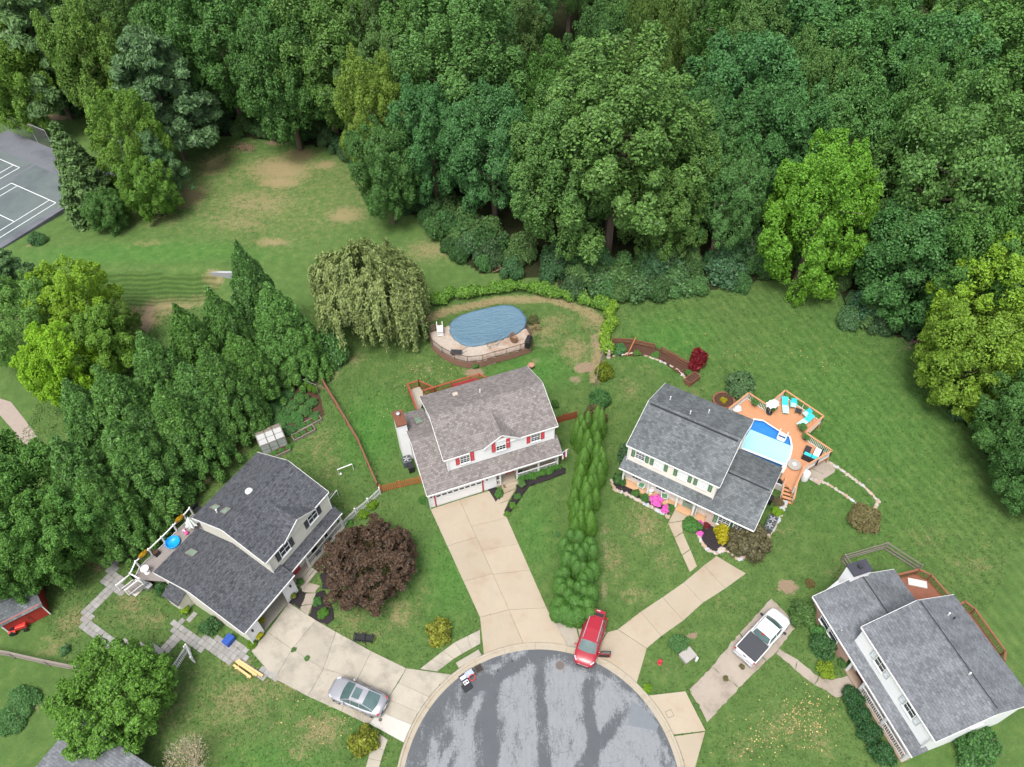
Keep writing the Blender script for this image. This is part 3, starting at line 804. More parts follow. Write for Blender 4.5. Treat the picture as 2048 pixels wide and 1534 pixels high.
class House:
    def __init__(s, label, x, y, th):
        s.r = thing('house', label, 'house', (x, y, 0), th)
        s.x, s.y, s.th = x, y, th
    def loc(s, px, py, z=0):
        X, Y = G(px, py, z); c, n = math.cos(s.th), math.sin(s.th)
        return ((X-s.x)*c+(Y-s.y)*n, -(X-s.x)*n+(Y-s.y)*c)
    def world(s, u, v, z=0):
        c, n = math.cos(s.th), math.sin(s.th)
        return (s.x+u*c-v*n, s.y+u*n+v*c, z)
    def on_front(s, px, py, v):
        """(u, z) where the sight line through a pixel meets the vertical plane at depth v"""
        d = _fw*FPX + _rt*(px-CXP) - _up*(py-CYP); c, n = math.cos(s.th), math.sin(s.th)
        # local direction and origin
        du, dv = d[0]*c+d[1]*n, -d[0]*n+d[1]*c
        ou, ov = (-s.x)*c+(-s.y)*n, s.x*n-s.y*c
        t = (v-ov)/dv
        return ou+du*t, CAM_H+d[2]*t
    def slope(s, pts, mat, th=.16, name='roof'):
        """one roof plane; pts = eave left, eave right, then up and around; UV in metres along and up the slope"""
        P = [Vector(p) for p in pts]
        nrm = (P[1]-P[0]).cross(P[2]-P[1]).normalized()
        if nrm.z < 0: P.reverse(); nrm = -nrm
        # direction along the eave = horizontal direction in the plane
        h = Vector((0, 0, 1)).cross(nrm).normalized(); up = nrm.cross(h)
        b = MB(); uv = [(p.dot(h)+20, p.dot(up)+20) for p in P]
        b.poly(P, uv)
        Q = [p-nrm*th for p in P]
        b.poly(list(reversed(Q)), list(reversed(uv)))
        for i in range(len(P)):
            j = (i+1) % len(P)
            b.poly([P[i], Q[i], Q[j], P[j]], [uv[i], uv[i], uv[j], uv[j]])
        return b.build(name, mat, s.r)
    def gable_roof(s, u0, u1, v0, v1, z0, z1, zr, vr, mat, cap=True, trim=True):
        f = s.slope([(u0, v0, z0), (u1, v0, z0), (u1, vr, zr), (u0, vr, zr)], mat)
        k = s.slope([(u1, v1, z1), (u0, v1, z1), (u0, vr, zr), (u1, vr, zr)], mat)
        if cap:
            b = MB(); w = .16
            sf = (zr-z0)/(vr-v0); sb = (zr-z1)/(v1-vr)
            vs = [(u, vr-w, zr-w*sf+.03) for u in (u0, u1)] + [(u, vr, zr+.045) for u in (u0, u1)] + [(u, vr+w, zr-w*sb+.03) for u in (u0, u1)]
            b.faces(vs, [(0, 1, 3, 2), (2, 3, 5, 4), (0, 2, 4), (1, 5, 3)])
            for i, f_ in enumerate(b.f): pass
            b.has_uv = True; b.uv = [(q[0]+20, q[1]*1.0+20) for f_ in b.f for q in [b.v[i] for i in f_]]
            b.build('ridge_cap', mat, s.r)
        return f, k
    def eave(s, u0, u1, v, z, side=-1):
        """gutter along an eave"""
        b = MB(); b.box(u0, u1, min(v-side*.02, v+side*(.055 if side < 0 else .01)), max(v-side*.02, v+side*(.055 if side < 0 else .01)), z-.2, z-.07); b.build('gutter', WHITE, s.r)
    def rake(s, u, v0, z0, vr, zr, v1, z1, side):
        b = MB()
        for (a, za), (c_, zc) in (((v0, z0), (vr, zr)), ((v1, z1), (vr, zr))):
            b.bar((u+side*.012, a, za-.12), (u+side*.012, c_, zc-.12), .03, .2)
        b.build('rake_board', WHITE, s.r)
    def downspout(s, u, v, z0, z1):
        MB().box(u-.04, u+.04, v-.04, v+.04, z0, z1).build('downspout', WHITE, s.r)
    def wall(s, poly_front, name, mat):
        pass
    def block(s, u0, u1, v0, v1, ze0, ze1, zr, vr, mat, name='wall'):
        """solid body with gable ends at u0 and u1"""
        b = MB(); d = .06
        F = [(v0, 0), (v1, 0), (v1, ze1-d), (vr, zr-d-.1), (v0, ze0-d)]
        n = 5
        vs = [(u0, *p) for p in F] + [(u1, *p) for p in F]
        b.faces(vs, [tuple(range(n-1, -1, -1)), tuple(range(n, 2*n))] + [(i, (i+1) % n, n+(i+1) % n, n+i) for i in range(n)])
        return b.build(name, mat, s.r)
    def window(s, u, v, z, w, h, shut=None, face='f', cols=3, rows=2, blind=0, sw=.36):
        """window with sill, frame, muntins and single panes; face f = front, r = right end, l = left end, b = back"""
        rz = {'f': 0, 'r': R(90), 'l': R(-90), 'b': R(180)}[face]
        fr = MB(); t = .07
        fr.box(-w/2-t, w/2+t, -.05, .0, -h/2-t, -h/2); fr.box(-w/2-t, w/2+t, -.05, .0, h/2, h/2+t)
        fr.box(-w/2-t, -w/2, -.047, .0, -h/2, h/2); fr.box(w/2, w/2+t, -.047, .0, -h/2, h/2)
        fr.box(-w/2, w/2, -.042, .0, -.03, .03)
        for k in range(1, cols): fr.box(-w/2+w*k/cols-.014, -w/2+w*k/cols+.014, -.036, .0, -h/2, h/2)
        for sgn in (-1, 1):
            for k in range(1, rows): fr.box(-w/2, w/2, -.033, .0, sgn*h/4-.014, sgn*h/4+.014)
        fr.box(-w/2-t-.04, w/2+t+.04, -.10, .0, -h/2-t-.05, -h/2-t-.002)
        o = fr.build('window', WHITE, s.r, loc=(u, v, z), rz=rz)
        key = (round(w/cols, 3), round(h/rows/2, 3))
        for i in range(cols):
            for j in range(rows*2):
                pm = BLIND if (blind and j >= rows*2-blind) else GLASS
                MB().box(-w/2+w*i/cols+.016, -w/2+w*(i+1)/cols-.016, -.02, .0, -h/2+h*j/rows/2+.016, -h/2+h*(j+1)/rows/2-.016).build('pane', pm, o)
        if shut:
            me = MB(); sh = h+.1
            me.box(-sw/2, -sw/2+.05, -.045, 0, -sh/2, sh/2); me.box(sw/2-.05, sw/2, -.045, 0, -sh/2, sh/2)
            for k in range(3): me.box(-sw/2+.05, sw/2-.05, -.043, 0, (-sh/2, -.03, sh/2-.06)[k], (-sh/2+.06, .03, sh/2)[k])
            ns = int(sh/.07)
            for k in range(ns): me.bar((-sw/2+.05, -.02, -sh/2+sh*(k+.5)/ns), (sw/2-.05, -.02, -sh/2+sh*(k+.5)/ns), .05, .015, up=(0, -.6, 1))
            mesh = me.mesh('shutter', shut)
            for sgn in (-1, 1):
                off = sgn*(w/2+t+sw/2+.02)
                put(mesh, 'shutter', s.r, (u+off*math.cos(rz), v+off*math.sin(rz), z), rz)
        return o
    def skylight(s, pxs, zf, name='skylight', tint=(.16, .22, .17)):
        """pxs four corners in pixels; zf(u, v) = roof height"""
        P = []
        for q in pxs:
            z = 4.0
            for _ in range(8): u, v = s.loc(q[0], q[1], z); z = zf(u, v)
            P.append((u, v, z))
        c = [sum(p[k] for p in P)/4 for k in range(3)]
        b = MB()
        for i in range(4):
            p, q = P[i], P[(i+1) % 4]; b.bar((p[0], p[1], p[2]+.05), (q[0], q[1], q[2]+.05), .07, .12)
        o = b.build(name, M('skylight_frame', (.16, .15, .13), .5, .1, 5), s.r)
        g = MB(); g.poly([(p[0], p[1], p[2]+.08) for p in P] if (P[1][0]-P[0][0])*(P[2][1]-P[1][1])-(P[1][1]-P[0][1])*(P[2][0]-P[1][0]) > 0 else [(p[0], p[1], p[2]+.08) for p in P][::-1])
        g.build('glazing', glassmat('skylight_glass', tint, .25), o)
    def vent(s, px, py, zf, r=.07, h=.35, mat=None):
        z = 5.0
        for _ in range(8): u, v = s.loc(px, py, z); z = zf(u, v)+h*.5
        z -= h*.5
        MB().tube([(u, v, z-.2), (u, v, z+h)], r, 8).build('vent_pipe', mat or WHITE, s.r)
def railing(parent, pts, mat, h=.95, gap=.13, post=.10, posts=True, top=(.10, .05), bal=.035, z0=.08, pm=None, posth=.1, balm=None, toplist=None):
    """posts, rails and balusters along a polyline (points carry their floor height)"""
    segs = list(zip(pts[:-1], pts[1:]))
    if posts:
        for i, p in enumerate(pts):
            MB().box(p[0]-post/2, p[0]+post/2, p[1]-post/2, p[1]+post/2, p[2]-.02, p[2]+h+posth).build('rail_post', pm or mat, parent)
    for a, b in segs:
        A, B = Vector(a), Vector(b)
        MB().bar(A+Vector((0, 0, h)), B+Vector((0, 0, h)), *top).build('hand_rail', mat, parent)
        mb = MB(); mb.bar(A+Vector((0, 0, z0)), B+Vector((0, 0, z0)), .04, .06)
        n = max(1, int((B-A).length/gap))
        for k in range(1, n):
            q = A.lerp(B, k/n); mb.bar(q+Vector((0, 0, z0)), q+Vector((0, 0, h)), bal, bal)
        o = mb.build('balusters', balm or mat, parent); o['kind'] = 'stuff'
def boards(parent, poly, z, mat, ang, w=.14, gap=.012, name='deck_board', th=.04):
    """deck boards clipped to a polygon; boards run along ang"""
    ca, sa = math.cos(ang), math.sin(ang)
    L = [(x*ca+y*sa, -x*sa+y*ca) for x, y in poly]
    lo = min(p[1] for p in L); hi = max(p[1] for p in L)
    y = lo; mb = MB()
    while y < hi:
        ym = min(y+w/2, hi-.001); xs = []
        for i in range(len(L)):
            (x0, y0), (x1, y1) = L[i-1], L[i]
            if (y0 > ym) != (y1 > ym): xs.append(x0+(ym-y0)*(x1-x0)/(y1-y0))
        xs.sort()
        for a, b in zip(xs[::2], xs[1::2]):
            c = ((a+b)/2, y+w/2); mb.cbox((c[0]*ca-c[1]*sa, c[0]*sa+c[1]*ca, z-th/2+random.uniform(-.002, .002)), (b-a, w-gap, th), ang)
        y += w
    o = mb.build('deck_boards', mat, parent); o['kind'] = 'stuff'
    return o

# ================================================================== middle house (white, red shutters)
H2 = House('white two storey house with red shutters and taupe shingle roof in the middle', -6.241, 39.383, R(19.15))
def house2():
    h = H2; W_, D_, ze, zr = 10.95, 7.97, 5.376, 7.217
    vF, zL, uL, vB, zB, zW, vr = -1.285, 2.646, -2.22, 8.73, 2.68, 5.378, 3.12
    sl = (zW-zL)/(vr-vF); zt = zL+(.3-vF)*sl
    h.block(.25, W_-.25, .06, D_-.3, ze, ze, zr, D_/2, WHITE_S)
    h.gable_roof(-.05, W_+.05, 0, D_, ze, ze, zr, D_/2, ROOF2)
    h.rake(-.06, 0, ze, D_/2, zr, D_, ze, -1); h.rake(W_+.06, 0, ze, D_/2, zr, D_, ze, 1)
    # wing with the garage, its roof running on over the porch
    h.block(uL+.2, .2, vF+.35, vB-.3, zL+.1, zB, zW, vr, WHITE_S)
    h.slope([(uL, vF, zL), (W_+.1, vF, zL), (W_+.1, .3, zt), (.2, .3, zt), (.2, vr, zW), (uL, vr, zW)], ROOF2)
    h.slope([(.2, vB, zB), (uL, vB, zB), (uL, vr, zW), (.2, vr, zW)], ROOF2)
    h.rake(uL-.02, vF, zL, vr, zW, vB, zB, -1)
    h.eave(uL, W_+.1, vF, zL, -1); h.eave(uL, 0, vB, zB, 1); h.eave(3.95+1.7, W_+.05, 0, ze, -1); h.eave(-.05, 2.4, 0, ze, -1); h.eave(-.05, W_+.05, D_, ze, 1)
    MB().box(.2, 4.5, vF+.35, .05, 0, zL+.02).build('garage_wall', WHITE_S, h.r)
    # garage door of four rows of panels, glass in the top row
    vd = vF+.35; d0, d1 = -1.42, 3.05
    gd = MB().box(d0, d1, vd-.035, vd-.005, .02, 2.2).build('garage_door', WHITE, h.r)
    zg = min(1.95, max(1.3, h.on_front(875, 992.5, vd-.04)[1]))
    for i in range(4):
        for j in range(8):
            a = d0+(d1-d0)*(j+.08)/8; b_ = d0+(d1-d0)*(j+.92)/8; z0 = .04+i*(zg-.2)/3
            if i < 3: MB().box(a, b_, vd-.05, vd-.03, z0+.04, z0+(zg-.2)/3-.04).build('panel', WHITE, gd)
            else: MB().box(a+.03, b_-.03, vd-.05, vd-.03, zg-.12, zg+.12).build('pane', GLASS, gd)
    for u in (d0-.09, d1+.09): MB().box(u-.06, u+.06, vd-.07, vd-.003, 0, 2.3).build('door_trim', RED, h.r)
    for u in (d0-.42, d1+.5):
        l = MB().box(u-.06, u+.06, vd-.14, vd-.003, 1.75, 2.0).build('wall_lamp', DARKM, h.r)
    # front gable
    ua, va = h.loc(968,896,ze); ub, vb = h.loc(1038,873,ze); um = (ua+ub)/2; gz_ = ze+1.25; back = D_/2-.45
    MB().faces([(ua+.05, -.02, ze-.3), (ub-.05, -.02, ze-.3), (um, -.02, gz_-.05), (ua+.05, .9, ze-.1), (ub-.05, .9, ze-.1), (um, .9, gz_-.12)], [(0, 1, 2), (3, 5, 4), (0, 2, 5, 3), (1, 4, 5, 2)]).build('gable_wall', WHITE_S, h.r)
    ms = (zr-ze)/(D_/2)
    vv = (gz_-ze)/ms
    h.slope([(ua-.15, -.12, ze-.06), (um, -.12, gz_), (um, vv, gz_+.015), (ua-.1, .0, ze)], ROOF2, .06)
    h.slope([(um, -.12, gz_), (ub+.15, -.12, ze-.06), (ub+.1, .0, ze), (um, vv, gz_+.015)], ROOF2, .06)
    for (p, q) in (((ua-.15, ze-.06), (um, gz_)), ((ub+.15, ze-.06), (um, gz_))):
        MB().bar((p[0], -.11, p[1]-.08), (q[0], -.11, q[1]-.08), .04, .14).build('rake_board', WHITE, h.r)
    MB().faces([(um-.28, -.04, gz_-.5), (um+.28, -.04, gz_-.5), (um, -.04, gz_-.22)], [(0, 1, 2)]).build('gable_vent', RED, h.r)
    # upper windows
    for (px, py), bl in (((929.5,914), 1), ((1001,889), 2), ((1071,870), 1)):
        u, z = h.on_front(px, py, .06)
        h.window(u, .06 if bl == 1 else -.02, min(z, 4.62) if bl == 1 else z, .86, 1.15 if bl == 1 else 1.3, RED, 'f', 3, 2, blind=2 if bl == 2 else 0)
    for uu in (2.5, 7.5): h.window(uu, D_-.3, 4.4, .9, 1.2, None, 'b')
    h.window(W_-.25, 4.5, 4.2, .9, 1.2, None, 'r'); h.window(W_-.25, 4.5, 1.6, .9, 1.2, None, 'r')
    # porch: slab, posts, red door, railing
    u0, u1 = 4.5, W_-.1
    MB().box(u0, u1, vF+.28, .05, 0, .17).build('porch_floor', TAN, h.r)
    MB().box(5.3, 6.9, vF-.1, vF+.27, 0, .10).build('porch_step', TAN, h.r)
    pu = [h.loc(999,966)[0], h.loc(1032.6,957)[0], h.loc(1074,941)[0], u1-.15]
    for u in pu: MB().box(u-.075, u+.075, vF+.30, vF+.45, .17, zL-.02).build('porch_post', WHITE, h.r)
    MB().box(u0, u1, vF+.3, vF+.42, zL-.22, zL-.10).build('porch_beam', WHITE, h.r)
    dr = MB().box(5.7, 6.6, 0, .058, .17, 2.2).build('front_door', RED, h.r)
    MB().box(5.95, 6.35, .0-.02, -.002, 1.2, 1.95).build('pane', GLASS, dr); MB().box(6.42, 6.5, -.05, -.002, 1.05, 1.15).build('handle', METAL, dr)
    h.window(8.3, .06, 1.55, 1.6, 1.3, RED, 'f', 4, 2)
    railing(h.r, [(pu[1], vF+.37, .17), (pu[2], vF+.37, .17), (pu[3], vF+.37, .17)], WHITE, .85, .13, posts=False)
    railing(h.r, [(u0+.05, vF+.37, .17), (pu[0], vF+.37, .17)], WHITE, .85, .13, posts=False)
    railing(h.r, [(u1-.07, vF+.45, .17), (u1-.07, .2, .17)], WHITE, .85, .13, posts=False)
    MB().box(W_-.36, W_-.28, -.05, .04, zt-.1, ze-.1).build('downspout', WHITE, h.r)
    h.downspout(.3, .0, zt-.1, ze-.1); h.downspout(uL+.14, vF+.28, .05, zL-.1)
    # chimney chase
    ct = [h.loc(*q, 5.6) for q in ((788,825), (802,821), (810,845), (795,849))]
    cu0, cu1, cv0, cv1 = uL-.75, uL+.15, ct[2][1]-.15, ct[0][1]+.1
    MB().box(cu0, cu1, cv0, cv1, 0, 5.45).build('chimney', WHITE_S, h.r)
    cp = MB().box(cu0-.06, cu1+.06, cv0-.06, cv1+.06, 5.45, 5.58).build('chimney_cap', M('rust_brown_cap', (.16, .06, .035), .7, .3, 4), h.r)
    MB().lathe([(.14, 0), (.14, .22), (.2, .24), (.2, .3), (.02, .36)], 12, ((cu0+cu1)/2, cv0+(cv1-cv0)*.7, 5.58)).build('flue_cap', METAL, cp)
    wf = lambda u, v: zL+(v-vF)*sl if v < vr else zW-(v-vr)*(zW-zB)/(vB-vr)
    h.skylight([(827,838), (841,834), (846.5,844), (833,849)], wf)
    mf = lambda u, v: ze+min(v, D_-v)*ms
    h.vent(960, 782, mf, .06, .5); 
    MB().cbox((*h.loc(910,786,6.5), mf(*h.loc(910,786,6.5))+.1), (.5, .4, .22)).build('roof_vent', M('vent_tan', (.38, .33, .27), .6, .1, 4), h.r)
house2()

# ================================================================== right house (green shutters)
H3 = House('two storey house with green shutters, grey roof and long front porch', 10.223, 40.654, R(-32.5))
def house3():
    h = H3; W_, D_, ze, zr = 8.85, 8.6, 5.318, 7.202
    vF, zL, uL, uR, vB, zW = -.913, 2.843, -.06, 12.84, 6.73, 4.302
    vr = (vF+vB)/2; sl = (zW-zL)/(vr-vF); zt = zL+(.3-vF)*sl
    h.block(.2, W_-.2, .06, D_-.3, ze, ze, zr, D_/2, CREAM2_S)
    h.gable_roof(0, W_, 0, D_, ze, ze, zr, D_/2, ROOF3)
    h.rake(-.02, 0, ze, D_/2, zr, D_, ze, -1); h.rake(W_+.02, 0, ze, D_/2, zr, D_, ze, 1)
    MB().box(.25, W_-.25, D_/2-.32, D_/2-.2, zr-.14, zr-.03).build('ridge_vent', DARKM, h.r)
    h.block(W_-.2, uR-.25, vF+.35, vB-.3, zL, zL, zW, vr, PINK_S, 'wing_wall')
    h.slope([(uL, vF, zL), (uR, vF, zL), (uR, vr, zW), (W_-.2, vr, zW), (W_-.2, .3, zt), (uL, .3, zt)], ROOF3)
    h.slope([(uR, vB, zL), (W_-.2, vB, zL), (W_-.2, vr, zW), (uR, vr, zW)], ROOF3)
    MB().box(W_, uR-.2, vr-.30, vr-.18, zW-.10, zW-.02).build('ridge_vent', DARKM, h.r)
    h.rake(uR+.02, vF, zL, vr, zW, vB, zL, 1)
    h.eave(uL, uR, vF, zL, -1); h.eave(0, W_, 0, ze, -1); h.eave(0, W_, D_, ze, 1); h.eave(W_, uR, vB, zL, 1)
    for i, (px, py) in enumerate([(1280.9,909.6), (1318.5,926), (1366,948.7), (1406.5,967.3)]):
        u, z = h.on_front(px, py, .06)
        h.window(u, .06, min(z, 4.6), .85, 1.1, GREEN, 'f', 3, 2, blind=0 if i == 0 else 4, sw=.34)
    for uu in (2, 6): h.window(uu, D_-.3, 4.3, .9, 1.2, None, 'b')
    # porch
    MB().box(.2, W_-.22, vF+.2, .05, 0, .18).build('porch_floor', M('porch_tan', (.50, .30, .165), .8, .12, 1.5, .004, 40), h.r)
    pu = [.35, h.loc(1295.7,985.4,.2)[0], 5.747, 7.387]
    for u in pu: MB().box(u-.075, u+.075, vF+.3, vF+.45, .18, zL-.02).build('porch_post', WHITE, h.r)
    MB().box(.1, W_-.2, vF+.3, vF+.42, zL-.24, zL-.1).build('porch_beam', WHITE, h.r)
    dr = MB().box(6.2, 7.1, 0, .058, .18, 2.2).build('front_door', M('sage_door', (.22, .30, .24), .5, .1, 3), h.r)
    MB().box(6.4, 6.9, .0-.02, -.002, 1.0, 2.0).build('pane', GLASS, dr)
    sdr = MB().cbox((7.55, -.3, 1.2), (.9, .05, 2.0), R(-70)).build('storm_door', M('pale_green_door', (.58, .66, .62), .5, .08, 3), h.r)
    for uu in (1.5, 3.9): h.window(uu, .06, 1.5, .9, 1.3, None, 'f')
    # wing front windows
    u, z = h.on_front(1440, 1040, vF+.35)
    h.window(u+.35, vF+.35, 1.5, 1.0, 1.15, GREEN, 'f', 3, 2, sw=.36)
    h.window(u+1.75, vF+.35, 1.5, 1.0, 1.15, GREEN, 'f', 3, 2, sw=.36)
    h.window(uR-.25, 3.6, 1.5, .9, 1.1, None, 'r')
    h.downspout(uR-.2, vB-.25, .05, zL-.1); h.downspout(.25, .0, zt-.1, ze-.1); h.downspout(W_-.25, .0, zt-.1, ze-.1)
    ms = (zr-ze)/(D_/2); mf = lambda u, v: ze+min(v, D_-v)*ms
    for q in ((1341,796), (1381,825), (1418,823)): h.vent(*q, mf, .055, .45)
    u, v = h.loc(1534,1012,1.2)
    MB().box(uR-.26, uR-.12, .9, 1.6, .3, 1.3).build('meter_box', M('rusty_box', (.24, .10, .06), .7, .35, 5), h.r)
house3()

# ================================================================== left house (charcoal roof)
H1 = House('cream two storey house with charcoal roof, open garage and black shutters', -20.252, 29.594, R(57.93))
def house1():
    h = H1; W_, D_, ze, zr = 7.85, 8.3, 5.553, 7.262
    vF, zL, uR = -.764, 2.71, 7.9
    uL, vG, vB, zG, zW, vr = -4.77, -1.342, 9.04, 3.037, 4.731, 4.086
    sl = (zW-zG)/(vr-vG)
    h.block(.2, W_-.2, .06, D_-.3, ze, ze, zr, D_/2, CREAM_S)
    h.gable_roof(0, W_, 0, D_, ze, ze, zr, D_/2, ROOF1)
    h.rake(-.02, 0, ze, D_/2, zr, D_, ze, -1); h.rake(W_+.02, 0, ze, D_/2, zr, D_, ze, 1)
    uE, _ = h.loc(590.5,1150.4,zG)                       # right end of the garage roof
    zt = zG+(.3-vG)*sl
    h.slope([(uL, vG, zG), (uE, vG, zG), (uE, .3, zt), (.2, .3, zt), (.2, vr, zW), (uL, vr, zW)], ROOF1)
    h.slope([(.2, vB, zG), (uL, vB, zG), (uL, vr, zW), (.2, vr, zW)], ROOF1)
    h.rake(uL-.02, vG, zG, vr, zW, vB, zG, -1)
    h.eave(uL, uE, vG, zG, -1); h.eave(uL, .0, vB, zG, 1); h.eave(0, W_, D_, ze, 1)
    # porch roof
    zp = 3.28
    h.slope([(uE+.02, vF, zL), (uR, vF, zL), (uR, .3, zp), (uE+.02, .3, zp)], ROOF1)
    h.eave(uE, uR, vF, zL, -1)
    # garage: walls round an open bay
    g0, g1 = -3.35, -.30; vw = vG+.3
    b = MB()
    b.box(uL+.25, g0, vw, vw+.15, 0, zG-.08); b.box(g1, uE-.15, vw, vw+.15, 0, zG-.08); b.box(g0, g1, vw, vw+.15, 2.15, zG-.08)
    b.build('garage_front_wall', WHITE_S, h.r)
    b = MB(); n = 5
    F = [(vw+.15, 0), (vB-.3, 0), (vB-.3, zG-.06), (vr, zW-.16), (vw+.15, zG+.02)]
    for a0, a1 in ((uL+.25, uL+.4),):
        vs = [(a0, *p) for p in F]+[(a1, *p) for p in F]
        b.faces(vs, [tuple(range(n-1, -1, -1)), tuple(range(n, 2*n))]+[(i, (i+1) % n, n+(i+1) % n, n+i) for i in range(n)])
    b.box(uL+.4, .2, vB-.45, vB-.3, 0, zG-.06)
    b.build('garage_wall', CREAM_S, h.r)
    MB().box(uE-.3, uE-.15, vw+.15, .3, 0, zG-.08).build('garage_return_wall', WHITE_S, h.r)
    MB().box(uL+.4, uE-.3, vw+.02, vB-.45, -.02, .06).build('garage_floor', GREYC, h.r)
    for u in (g0, g1): MB().box(u-.07, u+.07, vw-.03, vw-.002, 0, 2.2).build('door_trim', WHITE, h.r)
    for u in (g0-.7, g1+.75): MB().box(u-.07, u+.07, vw-.14, vw-.003, 1.7, 1.95).build('wall_lamp', DARKM, h.r)
    # front gable
    ua, _ = h.loc(568,1082.8,ze); ub, _ = h.loc(625.6,1017.7,ze); um = (ua+ub)/2; gz_ = ze+1.05; ms = (zr-ze)/(D_/2)
    MB().faces([(ua+.05, -.02, ze-.3), (ub-.05, -.02, ze-.3), (um, -.02, gz_-.05), (ua+.05, .9, ze-.1), (ub-.05, .9, ze-.1), (um, .9, gz_-.12)], [(0, 1, 2), (3, 5, 4), (0, 2, 5, 3), (1, 4, 5, 2)]).build('gable_wall', CREAM_S, h.r)
    vv = (gz_-ze)/ms
    h.slope([(ua-.15, -.12, ze-.06), (um, -.12, gz_), (um, vv, gz_+.015), (ua-.1, .0, ze)], ROOF1, .06)
    h.slope([(um, -.12, gz_), (ub+.15, -.12, ze-.06), (ub+.1, .0, ze), (um, vv, gz_+.015)], ROOF1, .06)
    for (p, q) in (((ua-.15, ze-.06), (um, gz_)), ((ub+.15, ze-.06), (um, gz_))):
        MB().bar((p[0], -.11, p[1]-.08), (q[0], -.11, q[1]-.08), .04, .14).build('rake_board', WHITE, h.r)
    h.eave(0, ua-.2, 0, ze, -1); h.eave(ub+.2, W_, 0, ze, -1)
    for px, py in ((624,1031.5), (569,1098)):
        u, z = h.on_front(px, py, .06)
        h.window(u, .06, min(z, 4.75), 1.0, 1.2, BLACK, 'f', 2, 1, sw=.42)
    for uu in (2, 5.5): h.window(uu, D_-.3, 4.4, .9, 1.2, None, 'b')
    h.window(W_-.2, 4, 4.3, .9, 1.2, None, 'r')
    # porch
    u0 = uE+.05; u1 = uR-.1
    MB().box(u0, u1, vF+.1, .05, 0, .35).build('porch_floor', GREYC, h.r)
    for k in range(2): MB().box(u0+.1, u0+2.0, vF-.25-.3*k, vF+.095-.3*k-.005*k, 0, .23-.11*k).build('porch_step', GREYC, h.r)
    pu = [h.loc(616.5,1131,.3)[0], h.loc(650,1089,.3)[0], u1-.1]
    for u in pu: MB().box(u-.08, u+.08, vF+.2, vF+.36, .35, zL-.02).build('porch_post', WHITE, h.r)
    MB().box(u0, u1, vF+.2, vF+.33, zL-.24, zL-.1).build('porch_beam', WHITE, h.r)
    railing(h.r, [(pu[0], vF+.28, .35), (pu[1], vF+.28, .35), (pu[2], vF+.28, .35)], WHITE, .9, .14, posts=False)
    dr = MB().box(u0+.5, u0+1.4, 0, .058, .35, 2.4).build('front_door', RED, h.r)
    MB().box(u0+.7, u0+1.2, .0-.02, -.002, 1.4, 2.2).build('pane', GLASS, dr)
    for uu in (4.2, 6.2): h.window(uu, .06, 1.6, .9, 1.3, BLACK, 'f', 2, 1)
    h.downspout(.25, .0, zt-.1, ze-.1); h.downspout(uL+.2, vG+.2, .05, zG-.1); h.downspout(W_-.25, .0, zp-.1, ze-.1)
    mf = lambda u, v: ze+min(v, D_-v)*ms
    h.skylight([(421,1016), (432,1010), (440.5,1013), (431,1021)], mf)
    h.skylight([(441,1024), (453,1016), (462,1018), (450,1029)], mf)
    wf = lambda u, v: zG+(v-vG)*sl if v < vr else zW-(v-vr)*(zW-zG)/(vB-vr)
    h.skylight([(371,1107), (383,1098), (396,1104), (385,1114)], wf)
    h.vent(433,1022, mf, .07, .4)
    z = 6.8; u, v = h.loc(499,984,z); MB().lathe([(.32, 0), (.34, .1), (.25, .2), (.05, .24)], 18, (u, v, mf(u, v)-.03)).build('roof_vent', M('pale_vent', (.55, .56, .52), .5, .06, 4), h.r)
    # small lean-to on the garage end wall
    lu = uL+.25; lv0, lv1 = h.loc(345,1190,1.5)[1]-1.2, h.loc(345,1190,1.5)[1]+.5
    MB().faces([(lu-1.0, lv0, 0), (lu, lv0, 0), (lu, lv1, 0), (lu-1.0, lv1, 0), (lu-1.0, lv0, 1.75), (lu, lv0, 2.2), (lu, lv1, 2.2), (lu-1.0, lv1, 1.75)], [(0, 3, 2, 1), (0, 1, 5, 4), (1, 2, 6, 5), (2, 3, 7, 6), (3, 0, 4, 7)]).build('lean_to_wall', CREAM_S, h.r)
    h.slope([(lu-1.15, lv0-.1, 1.72), (lu-1.15, lv1+.1, 1.72), (lu-.01, lv1+.1, 2.28), (lu-.01, lv0-.1, 2.28)], ROOF1, .08)
house1()

